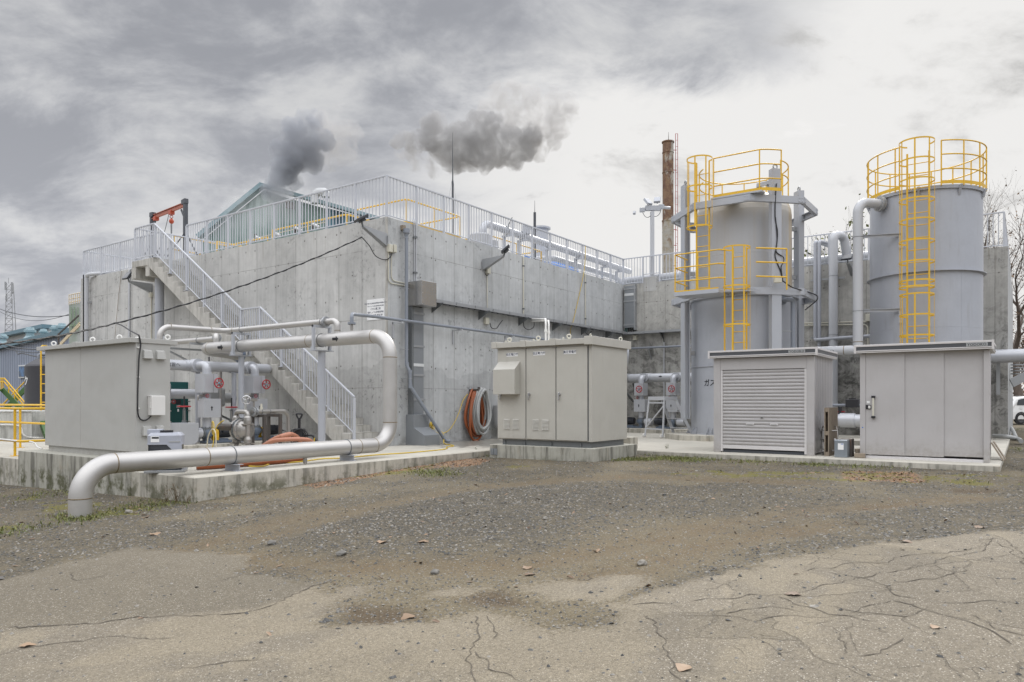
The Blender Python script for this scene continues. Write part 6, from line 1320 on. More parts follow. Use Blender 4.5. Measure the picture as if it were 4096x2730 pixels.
m = MB(); m.box(sx0-0.105, sx1+0.09, sy0-0.045, sy1+0.09, sz1+0.001, sz1+0.12); m.build('roof', g, t, bevel=0.006)
for k in range(3):
    y = sy1-0.03-k*W3-(0.0); m = MB(); m.box(sx0-0.118, sx0+0.7, y-0.03, y+0.13, sz1-0.004, sz1+0.145) if k else m.box(sx0-0.118, sx0+0.7, y-0.02, y+0.125, sz1-0.004, sz1+0.145); m.build('roof_cap', g, t, bevel=0.005)
    eyebolt(t, sx0+0.05, y-0.27, sz1+0.12, 1.25, 'beige_plastic', 0.5); eyebolt(t, sx0+0.35, y+0.05, sz1+0.14, 0.7, 'beige_plastic', 1.4)
m = MB(); m.box(sx0-0.125, sx1+0.10, sy0-0.055, sy0+0.12, sz1-0.02, sz1+0.16); m.build('roof_cap', g, t, bevel=0.006); eyebolt(t, sx0+0.02, sy0+0.04, sz1+0.15, 0.7, 'beige_plastic', 1.4); eyebolt(t, sx1-0.25, sy0+0.04, sz1+0.14, 1.1, 'beige_plastic', 0.9)
t = thing('vent_cowl', 'round grey vent cowl sticking out behind the right rear corner of the beige switchgear', 'vent', (15.5, 7.5, 1.9)); q = on(2510, 1418, d=17.6)
m = MB(); ax = Vector((0.55,-0.84,0)); m.lathe([(0.0,0.03),(0.30,0.0),(0.30,-0.03),(0.12,-0.05),(0.12,-0.25)], q, ax, 28); m.build('cowl', MATS['tank_grey'], t)
for k in range(2):
    a = on(2128, 1277+k*9, y=YW-0.30); b_ = on(2183+k*12, 1277+k*7, d=16.9+k*0.05); t = thing('conduit', ('outer' if k == 0 else 'inner')+' of two white conduits bending from the cable tray down to the beige switchgear roof', 'conduit', b_, 'beige conduits')
    m = MB(); m.tube([a, b_, (b_.x, b_.y, sz1+0.10)], 0.023, 0.16, n=12); m.build('tube', MATS['white_plastic'], t); m = MB(); m.cyl((b_.x, b_.y, b_.z-0.30), (b_.x, b_.y, b_.z-0.24), 0.034, n=12); m.build('coupling', MATS['white_plastic'], t)
# step ladder on castors
u0 = on(2583, 1752, z=0); t = thing('step_ladder', 'white step ladder with square top platform and castors, before the back pumps', 'step ladder', (u0.x, u0.y, 0))
A4 = on(2580, 1750, z=0.0); B4 = on(2651, 1755, z=0.0); dd = (B4-A4).normalized(); bk = Vector((-dd.y, dd.x, 0)); bk = bk if bk.dot(Vector((FW[0],FW[1],0))) > 0 else -bk; wd = (B4-A4).length; up = Vector((0,0,1)); HT = 1.20
tp0 = A4+dd*0.10+bk*0.08; tp1 = B4-dd*0.02+bk*0.08
wl_ = MATS['frame_grey']
for p, q in ((A4+up*0.05, tp0+up*HT), (B4+up*0.05, tp1+up*HT)): m = MB(); m.beam(p, q, 0.035, 0.05); m.build('leg', MATS['pipe_lightgrey'], t)
for p, q in ((A4+bk*0.95+dd*0.32, tp0+bk*0.45+dd*0.1+up*HT), (B4+bk*0.95+dd*0.34, tp1+bk*0.45+up*HT)): m = MB(); m.beam(p, q, 0.03, 0.09); m.build('leg', MATS['pipe_lightgrey'], t)
m = MB(); m.obox((tp0+tp1)/2+bk*0.24+up*(HT+0.04), dd*((tp1-tp0).length/2+0.03), bk*0.26, up*0.055); m.build('platform', MATS['pipe_lightgrey'], t, bevel=0.006)
for k, f in enumerate((0.25, 0.5, 0.75)): m = MB(); a = (A4+bk*0.95+dd*0.32).lerp(tp0+bk*0.45+dd*0.1+up*HT, f); c = (B4+bk*0.95+dd*0.34).lerp(tp1+bk*0.45+up*HT, f); m.beam(a, c, 0.10, 0.025); m.build('tread', MATS['pipe_lightgrey'], t)
for z in (0.28, HT-0.10): m = MB(); f = (z-0.05)/(HT-0.05); m.beam((A4+up*0.05).lerp(tp0+up*HT, f), (B4+up*0.05).lerp(tp1+up*HT, f), 0.03, 0.04); m.build('crossbar', MATS['pipe_lightgrey'], t)
m = MB(); m.beam((A4+up*0.05).lerp(tp0+up*HT, 0.22), (B4+up*0.05).lerp(tp1+up*HT, 0.85), 0.03, 0.035); m.build('brace', MATS['pipe_lightgrey'], t)
for p in (A4-dd*0.03, B4-dd*0.05): m = MB(); m.cyl(p+up*0.06-dd*0.02, p+up*0.06+dd*0.02, 0.06, n=18); m.build('castor', MATS['white_plastic'], t)
m = MB(); m.box(15.95, 16.35, 7.75, 8.2, -0.05, 0.28); m.solo('kerb_block', 'small concrete block behind the beige switchgear', 'block', MATS['pad_concrete'], bevel=0.01)
# ------------------------------------------------------------------ gas holder tank in its octagon frame
TX, TY = 22.3, 7.05
t = thing('gas_holder_tank', 'grey domed gas holder tank inside a column frame, rust streaks on its right flank', 'tank', (TX, TY, 0.2))
m = MB(); m.lathe([(1.56,0.16),(1.545,0.18),(1.545,0.18),(1.545,2.17),(1.545,2.17),(1.575,2.175),(1.575,2.20),(1.545,2.205),(1.545,2.205),(1.545,4.19),(1.545,4.19),(1.60,4.195),(1.60,4.225),(1.40,4.23)], (TX,TY,0), (0,0,1), 72); m.build('lower_shell', MATS['tank_grey'], t)
m = MB(); m.lathe([(1.40,4.2),(1.40,5.45),(1.40,5.45),(1.404,5.455),(1.404,5.47),(1.40,5.475),(1.40,5.475),(1.40,6.74),(1.385,6.88),(1.33,7.03),(1.22,7.17),(1.0,7.30),(0.7,7.40),(0.35,7.45),(0.0,7.47)], (TX,TY,0), (0,0,1), 72); m.build('upper_shell', MATS['tank_shell_rusty'], t)
m = MB(); m.lathe([(0.35,7.30),(0.35,7.42),(0.42,7.42),(0.42,7.46),(0,7.46)], (TX,TY,0), (0,0,1), 28); m.build('manhole', MATS['tank_grey_upper'], t)
for (r_, a_) in ((0.9, -2.3), (0.8, 1.2)): m = MB(); m.cyl((TX+r_*math.cos(a_), TY+r_*math.sin(a_), 7.15), (TX+r_*math.cos(a_), TY+r_*math.sin(a_), 7.45), 0.05, n=12); m.sphere((TX+r_*math.cos(a_), TY+r_*math.sin(a_), 7.50), 0.085, 12, 8); m.build('vent_valve', MATS['galv'], t)
# lettering on the lower shell (half hidden by the shed)
lett_ang = math.atan2(on(2860,1560,d=20.4).y-TY, on(2860,1560,d=20.4).x-TX)
cu = on(2822, 1533, d=20.6)
an0 = math.atan2(cu.y-TY, cu.x-TX)
lettering('ガスホルダ', 0.22, MATS['ink'], (TX, TY, 1.68), (1,0,0), (0,0,1), t, bend=(TX, TY, 1.549, 2.655), align='LEFT', off=0.004)
RC = 1.85/math.sqrt(2); up = Vector((0,0,1))
fr = thing('ring_frame', 'grey steel frame of four columns and two octagonal beam rings around the domed tank', 'frame', (TX, TY, 0))
for sx_, sy_ in ((-1,-1), (1,-1), (-1,1), (1,1)):
    c = Vector((TX+sx_*RC, TY+sy_*RC, 0)); rad = Vector((sx_, sy_, 0)).normalized(); tan = Vector((-rad.y, rad.x, 0)); zb = 0.62 if (sx_, sy_) != (1,1) else 0.2
    m = MB(); m.obox(c+up*((7.68+zb)/2)+rad*0.10, tan*0.145, rad*0.012, up*((7.68-zb)/2)); m.obox(c+up*((7.68+zb)/2)-rad*0.06, tan*0.145, rad*0.012, up*((7.68-zb)/2)); m.obox(c+up*((7.68+zb)/2)+rad*0.02, tan*0.03, rad*0.068, up*((7.68-zb)/2)); m.obox(c+up*((7.68+zb)/2)+rad*0.02-tan*0.136, tan*0.008, rad*0.067, up*((7.68-zb)/2))
    m.build('column', MATS['frame_grey'], fr); q = c+up*7.68+rad*0.02; eyebolt(fr, q.x, q.y, 7.66, 1.8, 'galv', math.atan2(rad.y, rad.x))
    for zq in (5.0, 6.5, 2.6): m = MB(); m.obox(c-rad*0.17+up*zq, tan*0.04, rad*0.10, up*0.06); m.build('guide_roller', MATS['galv'], fr)
PRg = 1.98; vs = [Vector((TX+PRg/math.cos(PI/8)*math.cos(PI/8+k*PI/4), TY+PRg/math.cos(PI/8)*math.sin(PI/8+k*PI/4), 0)) for k in range(8)]
for zr in (6.83, 4.24):
    for k in range(8):
        a, b_ = vs[k], vs[(k+1) % 8]; n_ = ((a+b_)/2-Vector((TX, TY, 0))).normalized(); m = MB(); m.beam(a+up*zr, b_+up*zr, 0.012, 0.19); m.obox((a+b_)/2+up*(zr+0.09)-n_*0.05, (b_-a)/2*0.985, n_*0.05, up*0.007); m.obox((a+b_)/2+up*(zr-0.09)-n_*0.05, (b_-a)/2*0.985, n_*0.05, up*0.007)
        for e in (a, b_):
            dd = ((a+b_)/2-e).normalized(); q = e+dd*0.10+up*zr; m.obox(q+n_*0.008, dd*0.08, n_*0.004, up*0.075)
            for du in (-0.04, 0.04):
                for dz_ in (-0.045, 0.045): m.cyl(q+dd*du+up*dz_+n_*0.01, q+dd*du+up*dz_+n_*0.026, 0.013, n=6)
        m.build('ring_beam', MATS['frame_grey'], fr)
t = thing('tank_plinth', 'concrete plinth with cut corners under the gas holder tank', 'plinth', (TX, TY, 0)); h = 2.02; c_ = 0.8
m = MB(); m.prism([(TX+x, TY+y, -0.05) for x, y in ((-h,-h+c_),(-h+c_,-h),(h-c_,-h),(h,-h+c_),(h,h-c_),(h-c_,h),(-h+c_,h),(-h,h-c_))], (0,0,0.21)); m.build('block', MATS['pad_concrete'], t, bevel=0.012)
for k in range(14):
    a = 2*PI*k/14+0.12; c = Vector((TX+1.60*math.cos(a), TY+1.60*math.sin(a), 0.16)); r_ = Vector((math.cos(a), math.sin(a), 0)); tn = Vector((-r_.y, r_.x, 0)); m = MB()
    for s in (-1, 1): m.prism([c+tn*0.07*s-r_*0.05, c+tn*0.07*s+r_*0.09, c+tn*0.07*s+r_*0.06+up*0.06, c+tn*0.07*s-r_*0.05+up*0.22], tn*0.012)
    m.cyl(c+r_*0.04, c+r_*0.04+up*0.08, 0.014, n=6); m.build('anchor_chair', MATS['tank_grey'], t)
Y_ = MATS['yellow_paint']
def guard(label, runs, posts, zb, zs, r=0.0185, kick=None, base=(0,0,0), group='yellow tank guard rails', bend=0.10, name='guard_rail'):
    """runs: list of plan polylines (each gets every rail height); posts: plan points"""
    t = thing(name, label, 'guard rail', base, group)
    for z in zs:
        for R in runs: m = MB(); m.tube([(x, y, z) for x, y in R], r, bend=bend, n=10); m.build('rail', Y_, t)
    for x, y in posts: m = MB(); m.cyl((x, y, zb), (x, y, zs[0]), r, n=10); m.build('post', Y_, t)
    if kick:
        for R in runs:
            m = MB()
            for a, b_ in zip(R[:-1], R[1:]): m.beam((*a, zb+kick/2), (*b_, zb+kick/2), 0.008, kick)
            m.build('toe_board', Y_, t)
    return t
# lower landing of the gas holder
x0, x1, y0, y1, zp = 19.55, 20.32, 6.3, 8.15, 4.20
t = thing('tank_platform', 'small grey landing platform halfway up the domed tank', 'platform', (19.9, 7.2, zp), 'tank platforms')
m = MB(); m.box(x0, x1, y0+0.55, y1, zp-0.05, zp+0.045); m.build('deck', MATS['frame_grey'], t, bevel=0.006); m = MB(); m.box(x0-0.008, x0, y0+0.55, y1, zp-0.06, zp+0.05); m.build('edge_channel', MATS['frame_grey'], t)
m = MB(); m.prism([(20.3, 5.9, zp), (20.3, 6.85, zp), (19.9, 6.85, zp)], (0,0,0.03)); m.build('gusset', MATS['frame_grey'], t)
g = guard('yellow guard rail around the landing halfway up the domed tank', [[(20.5, 8.12), (19.57, 8.12), (19.57, 6.86)], ], [(19.57, 8.12), (19.57, 7.45), (20.3, 8.12)], zp, (5.32, 4.94, 4.55), kick=0.09, base=(19.9, 7.2, zp))
for z in (5.32, 4.94, 4.55): m = MB(); m.tube([(19.95, 5.95, z), (20.55, 5.3, z)], 0.021, n=10); m.build('rail', Y_, g)
m = MB(); m.cyl((20.55, 5.3, zp), (20.55, 5.3, 5.32), 0.021, n=10); m.build('post', Y_, g)
for z in (5.32, 4.94, 4.55): m = MB(); m.tube([(19.57, 6.86, z), (19.72, 6.72, z)], 0.021, n=10); m.build('rail', Y_, g)
def cage_ladder(label, x, y, z0, z1, zc0, zc1, w=0.19, R=0.36, hoops=(), bars=5, dirx=(-1,0), rung=0.30, sw=0.035, flat=0.042, group='yellow caged ladders'):
    """vertical ladder facing dir; cage hoops bulge towards dir"""
    d = Vector((*dirx, 0)).normalized(); s = Vector((-d.y, d.x, 0)); c = Vector((x, y, 0)); t = thing('caged_ladder', label, 'ladder', (x, y, z0), group)
    for sg in (-1, 1): m = MB(); m.beam(c+s*w*sg+up*z0, c+s*w*sg+up*z1, sw, 0.05, d); m.build('stringer', Y_, t)
    n = int((min(z1, zc1)-z0-0.1)/rung)
    for k in range(n): m = MB(); z = z0+0.2+k*rung; m.cyl(c-s*w+up*z, c+s*w+up*z, 0.012, n=8); m.build('rung', Y_, t)
    def hp(a): return c+d*(R*0.95+R*math.cos(a))+s*(R*1.0*math.sin(a)) if abs(a) < 2.2 else None
    A0 = 2.25; pts = [c+s*w]+[c+d*(R*0.75+R*math.cos(a))+s*(R*math.sin(a)) for a in np.linspace(A0, -A0, 22)]+[c-s*w]
    for z in hoops:
        m = MB()
        for a, b_ in zip(pts[:-1], pts[1:]): m.beam(a+up*z, b_+up*z, 0.006, flat)
        m.build('hoop', Y_, t)
    for a in np.linspace(A0*0.78, -A0*0.78, bars):
        q = c+d*(R*0.75+R*math.cos(a)*0.985)+s*(R*math.sin(a)*0.985); m = MB(); rr_ = Vector((q-(c+d*R*0.75))).normalized(); tn = Vector((-rr_.y, rr_.x, 0)); m.obox(q+up*((zc0+zc1)/2), tn*0.020, rr_*0.004, up*((zc1-zc0)/2)); m.build('cage_bar', Y_, t)
    return t
cage_ladder('yellow caged ladder rising behind the roller shutter shed to the landing of the domed tank', 20.28, 6.5, 0.2, 5.45, 2.3, 5.40, hoops=(2.35, 3.26, 4.32, 5.40))
cage_ladder('yellow caged ladder from the landing to the top of the domed tank', 20.42, 7.62, 4.25, 8.10, 6.12, 8.12, hoops=(6.14, 7.28, 8.10))
t = thing('tank_platform', 'narrow grey walkway on the top ring beam of the domed tank', 'platform', (20.6, 6.7, 6.93), 'tank platforms')
m = MB(); m.box(20.31, 20.62, 5.9, 7.35, 6.935, 6.985); m.build('deck', MATS['frame_grey'], t, bevel=0.004); m = MB(); m.box(20.621, 21.1, 6.7, 7.1, 6.94, 6.98); m.build('deck', MATS['frame_grey'], t)
g = guard('yellow guard rail along the top walkway of the domed tank', [[(20.36, 7.28), (20.36, 5.95), (20.5, 5.75), (20.75, 5.5)]], [(20.36, 7.28), (20.36, 5.98), (20.75, 5.5)], 6.98, (8.12, 7.72, 7.32), kick=0.09, base=(20.5, 6.5, 6.98))
cir = lambda cx, cy, R, a0, a1, n=24: [(cx+R*math.cos(a), cy+R*math.sin(a)) for a in np.linspace(a0, a1, n)]
Cc = cir(TX, TY, 1.30, -1.9, 2.35, 40); guard('yellow curved guard rail around the back of the tank dome', [Cc], Cc[::5], 7.1, (8.2, 7.8), base=(TX+1.3, TY, 7.0), bend=0)
# sensor arm and cables up the front column
c = Vector((TX-RC, TY-RC, 0)); rad = Vector((-1,-1,0)).normalized(); tan = Vector((-rad.y, rad.x, 0))
m = MB(); m.beam(c+up*7.35, c-rad*0.9+up*7.5, 0.14, 0.10); m.beam(c-rad*0.9+up*7.5, c-rad*0.9+up*7.05, 0.10, 0.10); m.beam(c-rad*0.25+up*7.05, c-rad*0.4+up*7.4, 0.06, 0.05); m.solo('sensor_arm', 'grey level sensor arm reaching over the dome from the front column', 'sensor arm', MATS['frame_grey'])
q = c+rad*0.13
hose('signal_cable', 'black signal cable looping down the front column of the ring frame, main strand', 'cable', [q-tan*0.02+up*7.25, q-tan*0.05+up*6.9, q-tan*0.06+up*6.3, q+tan*0.01+up*5.9, q-tan*0.02+up*5.5, q-tan*0.06+up*5.2, q+tan*0.12+up*4.75, q+tan*0.14+up*4.5], 0.016, 'black_cable', n=6, group='cables on the ring frame')
hose('signal_cable', 'black signal cable bulging to the right on the front column of the ring frame', 'cable', [q-tan*0.05+up*6.3, q-tan*0.0+up*5.7, q-tan*0.03+up*5.35, q+tan*0.18+up*5.2, q+tan*0.19+up*5.05, q+tan*0.12+up*4.9, q+tan*0.18+up*4.5], 0.016, 'black_cable', n=6, group='cables on the ring frame')
a = on(3111, 1120, d=20.15); m = MB(); m.obox(a, (RT[0]*0.10, RT[1]*0.10, 0), (FW[0]*0.06, FW[1]*0.06, 0), (0,0,0.085)); m.solo('junction_box', 'beige junction box on the ring frame beside the front column', 'box', MATS['beige_plastic'], bevel=0.01)
hose('signal_cable', 'black cable from the beige box over the lower ring beam of the domed tank', 'cable', [a+Vector((0.05,-0.08,0.0)), on(3165, 1148, d=20.3), on(3200, 1160, d=20.4), on(3262, 1180, d=21.3), on(3268, 1200, d=21.3), on(3240, 1225, d=21.6), on(3222, 1240, d=22.0)], 0.018, 'black_cable', n=6, group='cables on the ring frame')
q = on(3140, 1201, d=20.75); t = thing('overflow_pipe', 'dark grey overflow pipe with a flange turning down the front of the domed tank', 'pipe', q)
e1_ = on(3172, 1199, d=20.75); m = MB(); nrm = Vector((q.x-TX, q.y-TY, 0)).normalized(); b0 = Vector((TX, TY, q.z))+nrm*1.5
m.tube([b0, b0+nrm*0.32, e1_+Vector((0,0,0.0)), (e1_.x, e1_.y, 1.0)], 0.066, bend=0.10, n=16); m.build('pipe', MATS['pvc_grey'], t); m = MB(); flange(m, b0+nrm*0.12, nrm, 0.125, 0.02, 8, 0.011); m.build('flange', MATS['pvc_grey'], t)
m = MB(); m.beam((e1_.x, e1_.y, 3.15), (e1_.x-0.4, e1_.y+0.25, 3.15), 0.03, 0.02); m.beam((e1_.x-0.4, e1_.y+0.25, 3.17), (e1_.x-0.4, e1_.y+0.25, 2.75), 0.03, 0.03); m.build('bracket', MATS['galv'], t)

# ------------------------------------------------------------------ big round tank, right
UX, UY, UR = 24.38, 2.38, 1.445
t = thing('round_tank', 'tall plain grey cylindrical tank with flange rings, right of the domed tank', 'tank', (UX, UY, 0))
m = MB(); m.lathe([(UR,0.0),(UR,4.73),(UR,4.73),(UR+0.085,4.735),(UR+0.085,4.755),(UR+0.006,4.76),(UR+0.006,4.76),(UR,6.98),(UR,6.98),(UR+0.05,6.985),(UR+0.05,7.0),(UR+0.065,7.07),(UR+0.065,7.07),(UR-0.1,7.075),(UR-0.1,7.075),(0,7.16)], (UX,UY,0), (0,0,1), 80); m.build('shell', MATS['tank_grey'], t)
for a in (PI+0.75, PI-0.2, 1.2, -0.9): m = MB(); q = Vector((UX+UR*math.cos(a), UY+UR*math.sin(a), 0)); m.beam(q+up*0.05, q+up*4.73, 0.014, 0.006, Vector((math.cos(a), math.sin(a), 0))); m.build('weld_seam', MATS['tank_grey'], t)
for a in (PI+0.35, PI-0.75, 0.9): m = MB(); q = Vector((UX+UR*math.cos(a), UY+UR*math.sin(a), 0)); m.beam(q+up*4.76, q+up*6.98, 0.014, 0.006, Vector((math.cos(a), math.sin(a), 0))); m.build('weld_seam', MATS['tank_grey'], t)
for z in (1.7, 3.2, 5.85): m = MB(); m.lathe([(UR-0.001,-0.006),(UR+0.003,-0.003),(UR+0.003,0.003),(UR-0.001,0.006)], (UX,UY,z), (0,0,1), 80); m.build('weld_seam', MATS['tank_grey'], t)
for k in range(9):
    a = 2*PI*k/9+0.35; c = Vector((UX+(UR+0.03)*math.cos(a), UY+(UR+0.03)*math.sin(a), 0)); r_ = Vector((math.cos(a), math.sin(a), 0)); tn = Vector((-r_.y, r_.x, 0)); m = MB(); m.prism([c+up*7.07+tn*0.03, c+up*7.07+r_*0.10+tn*0.03, c+up*6.92+r_*0.03+tn*0.03, c+up*6.78+tn*0.03-r_*0.03], tn*-0.06); m.build('rail_bracket', MATS['tank_grey'], t)
RR2 = UR+0.075; C2 = cir(UX, UY, RR2, PI+0.36, PI-0.32+2*PI, 72)
g = guard('yellow round guard rail on the rim of the plain cylindrical tank', [C2], C2[::5]+[C2[-1]], 7.05, (8.28, 7.9, 7.5), r=0.0185, base=(UX, UY, 7.07), bend=0)
m = MB()
for a, b_ in zip(C2[:-1], C2[1:]): m.beam((*a, 7.14), (*b_, 7.14), 0.006, 0.09)
m.build('toe_board', Y_, g)
lx = UX-UR-0.17
cage_ladder('yellow caged ladder on the plain cylindrical tank, upper section reaching the rim', lx, UY, 4.1, 8.0, 4.22, 8.2, w=0.265, R=0.43, hoops=(4.24, 4.40, 4.92, 5.48, 6.04, 6.60, 7.12, 7.66, 8.18), bars=5, rung=0.34, sw=0.045)
cage_ladder('yellow caged ladder on the plain cylindrical tank, lower section above the shed', lx, UY, 0.3, 4.09, 2.3, 4.05, w=0.265, R=0.42, hoops=(2.35, 2.93, 3.48, 4.04), bars=5, rung=0.34, sw=0.045)
for z in (6.4, 4.9, 3.4):
    for s in (-1, 1): m = MB()
vx, vy = 22.6, 3.87
t = thing('gas_pipe', 'pale grey pipe rising beside the plain cylindrical tank and bending into its top', 'pipe', (vx, vy, 2.6))
fa_ = Vector((UX-vx, UY-vy, 0)).normalized(); pe = Vector((UX, UY, 6.83))-fa_*UR
m = MB(); m.tube([(vx, vy, 2.62), (vx, vy, 6.83), tuple(pe)], 0.135, bend=0.32, n=24, seg=10); m.build('riser', MATS['pipe_lightgrey'], t)
m = MB(); flange(m, pe-fa_*0.16, fa_, 0.215, 0.022, 12, 0.012); flange(m, pe-fa_*0.105, fa_, 0.215, 0.022, 12, 0.012); m.build('flange', MATS['cap_grey'], t)
m = MB(); m.tube([(vx, 6.2, 2.62), (vx, 1.2, 2.62)], 0.13, n=24); m.build('cross_pipe', MATS['pipe_lightgrey'], t)
weld(t, (vx, vy+0.36, 2.62), (0,1,0), 0.13, 0.012); weld(t, (vx, vy, 2.62+0.22), (0,0,1), 0.135, 0.012)
text_on_pipe(t, 'ガスホルダへ', 0.17, (vx, 4.95, 2.60), (0,-1,0), (-1,0,0.0), 0.13)
for z in (5.87, 3.76):
    b1 = Vector((UX, UY, z))+Vector((-0.95,0.30,0)).normalized()*UR; m = MB(); m.beam((vx-0.05, vy+0.12, z), (b1.x, b1.y, z), 0.10, 0.012); m.beam((vx-0.05, vy+0.12, z-0.04), (b1.x, b1.y, z-0.04), 0.012, 0.08); m.box(b1.x-0.03, b1.x+0.03, b1.y-0.07, b1.y+0.07, z-0.42, z); m.build('bracket', MATS['frame_grey'], t); m = MB(); uband(m, (vx, vy, z-0.04), (0,0,1), 0.135, 0.006); m.build('pipe_band', MATS['galv_dark'], t)
# pipes on the back wall between the tanks
for k, (u, zb_, lab) in enumerate(((3261, 3.3, 'left of two thin grey pipes on the back wall, turning right at its foot'), (3277, 0.3, 'right of two thin grey pipes on the back wall, running straight down'))):
    q = on(u, 1100, x=26.55); t = thing('wall_pipe', lab, 'pipe', (26.55, q.y, zb_), 'pipes on the back wall'); m = MB()
    top_ = [(27.6, q.y-0.35, 6.62), (26.9, q.y-0.1, 6.66), (26.55, q.y, 6.66)]
    m.tube(top_+([(26.55, q.y, 3.28), (26.45, q.y-0.05, 3.26), (26.3, 3.9, 3.30)] if k == 0 else [(26.55, q.y, 0.3)]), 0.062, bend=0.07, n=14); m.build('pipe', MATS['pvc_grey' if False else 'tank_grey'], t)
q = on(3333, 1100, x=26.5); t = thing('wall_pipe', 'thick pale pipe on the back wall with a swan neck over the roof edge', 'pipe', (26.5, q.y, 0.3), 'pipes on the back wall')
m = MB(); m.tube([(26.5, q.y, 0.3), (26.5, q.y, 6.82), (26.95, q.y-0.25, 6.82), (27.1, q.y-0.35, 5.95)], 0.145, bend=0.22, n=22, seg=8); m.build('pipe', MATS['pipe_lightgrey'], t)
for z in (5.35, 3.35): m = MB(); m.box(26.60, 26.68, q.y-0.35, q.y+0.75, z-0.03, z+0.03); m.build('strut', MATS['galv'], t); m = MB(); uband(m, (26.5, q.y, z+0.06), (0,0,1), 0.145, 0.006); m.build('pipe_band', MATS['galv_dark'], t)
for k, v in enumerate((1293, 1301)):
    q0, q1 = on(3190, v+2, x=26.72), on(3470, v-6 if k == 0 else v-2, x=26.72); dn = [q1, (26.72, q1.y-0.06, 0.3)] if k else [q1]
    conduit(('upper' if k == 0 else 'lower')+' of two white conduits running across the back wall between the tanks', [q0]+dn, 0.022, 'beige_plastic', 0.12)
q = on(3475, 1272, x=26.7); m = MB(); m.box(26.62, 26.798, q.y-0.09, q.y+0.09, q.z-0.12, q.z+0.12); m.solo('junction_box', 'beige junction box on the back wall at the edge of the plain cylindrical tank', 'box', MATS['beige_plastic'], bevel=0.012)
# big insulated pipes leaving to the right
t = thing('insulated_pipe', 'thick silver insulated pipe running out to the right past the end of the back wall', 'pipe', (26.1, 0.5, 2.5), 'insulated header pipes')
m = MB(); m.tube([(26.2, 3.5, 2.50), (26.2, -4.5, 2.50)], 0.20, n=28); m.build('pipe', MATS['insulation_silver'], t); m = MB(); m.cyl((26.2, -0.35, 2.5), (26.2, -0.33, 2.5), 0.203, n=28); m.build('insulation_seam', MATS['cap_grey'], t); q = on(3993, 1480, x=26.6); m = MB(); m.box(26.55, 26.62, q.y-0.05, q.y+0.05, 1.35, 2.35); m.build('hanger', MATS['cap_grey'], t)
t = thing('insulated_pipe', 'short silver pipe stub with a rounded end low on the back wall, far right', 'pipe', (26.0, 0.9, 0.76), 'insulated header pipes')
m = MB(); m.tube([(26.0, 3.0, 0.76), (26.0, 0.95, 0.76)], 0.15, n=24); m.lathe([(0.15,0),(0.13,0.08),(0.08,0.13),(0,0.15)], (26.0,0.95,0.76), (0,-1,0), 24); m.build('pipe', MATS['insulation_silver'], t)
# gap between the sheds: big pipe, valves
t = thing('insulated_pipe', 'silver insulated pipe with a flow arrow low on the back wall, seen between the sheds', 'pipe', (24.6, 4.4, 0.7), 'insulated header pipes')
m = MB(); m.tube([(21.9, 5.0, 0.62), (21.9, 1.5, 0.62)], 0.17, n=26); m.build('pipe', MATS['insulation_silver'], t); m = MB(); m.cyl((21.9, 4.2, 0.62), (21.9, 3.82, 0.62), 0.20, n=26); m.build('collar', MATS['insulation_silver'], t); arrow_on_pipe(t, (21.9, 3.5, 0.64), (0,-1,0), (-1,0,0.1), 0.17, 0.16)
t = thing('gate_valve', 'black flow meter valve on a thin grey pipe between the sheds', 'valve', (22.3, 3.6, 1.3), 'gate valves')
m = MB(); q = on(3410, 1622, d=20.5); m.tube([(q.x+0.2, q.y+1.2, q.z), (q.x-0.0, q.y-0.9, q.z)], 0.04, n=12); m.build('pipe', MATS['pvc_grey'], t)
m = MB(); m.box(q.x-0.1, q.x+0.12, q.y-0.17, q.y+0.17, q.z-0.06, q.z+0.17); m.cyl((q.x, q.y, q.z+0.17), (q.x, q.y, q.z+0.2), 0.10, n=14); m.build('valve_body', MATS['black_plastic'], t, bevel=0.015)
m = MB(); q2 = on(3361, 1648, d=20.6); m.cyl(q2-Vector((0,0,0.15)), q2+Vector((0,0,0.14)), 0.05, n=12); m.build('small_valve', MATS['black_plastic'], t); m = MB(); m.box(q2.x-0.03, q2.x+0.03, q2.y-0.12, q2.y+0.12, q2.z-0.01, q2.z+0.015); m.build('lever', MATS['red_paint'], t)
m = MB(); m.box(20.6, 23.2, 3.0, 5.2, -0.05, 0.13); m.solo('pump_slab', 'low concrete slab between the two sheds', 'slab', MATS['pad_concrete'], ((21.9), 4.1, 0), 0.01, 'pump slabs')

# ------------------------------------------------------------------ two storage sheds
def shed_roof(t, x0, x1, y0, y1, z, badge_y):
    m = MB(); m.box(x0, x1, y0, y1, z, z+0.03); m.box(x0-0.015, x1+0.01, y0-0.015, y1+0.015, z+0.125, z+0.165); m.box(x0-0.012, x1, y0-0.012, y1+0.012, z+0.0301, z+0.05); m.build('roof', MATS['shed_trim'], t, bevel=0.004)
    m = MB(); m.box(x0-0.006, x1, y0-0.006, y1+0.006, z+0.0505, z+0.1245); f = m.build('fascia', MATS['shed_dark'], t)
    m = MB(); yb = badge_y; P_ = []
    m.obox((x0-0.012, yb, z+0.087), (0.006,0,0), (0,0.17,0), (0,0,0.033)); bd = m.build('name_badge', MATS['badge_grey'], f, bevel=0.012); WL[bd] = WL[t]
    o = lettering('YODOKO', 0.066, MATS['ink'], (x0-0.0195, yb, z+0.087), (0,-1,0), (0,0,1), t, off=0.0015, space=1.05); KIDS[t].remove(o); o.parent = bd; o.name = 'badge_lettering'
    for y in (y0-0.012, y1+0.012): m = MB(); m.box(x0-0.02, x0+0.03, y-0.02, y+0.02, z-0.005, z+0.17); m.build('corner_cap', MATS['shed_trim'], t)
SX = 16.22
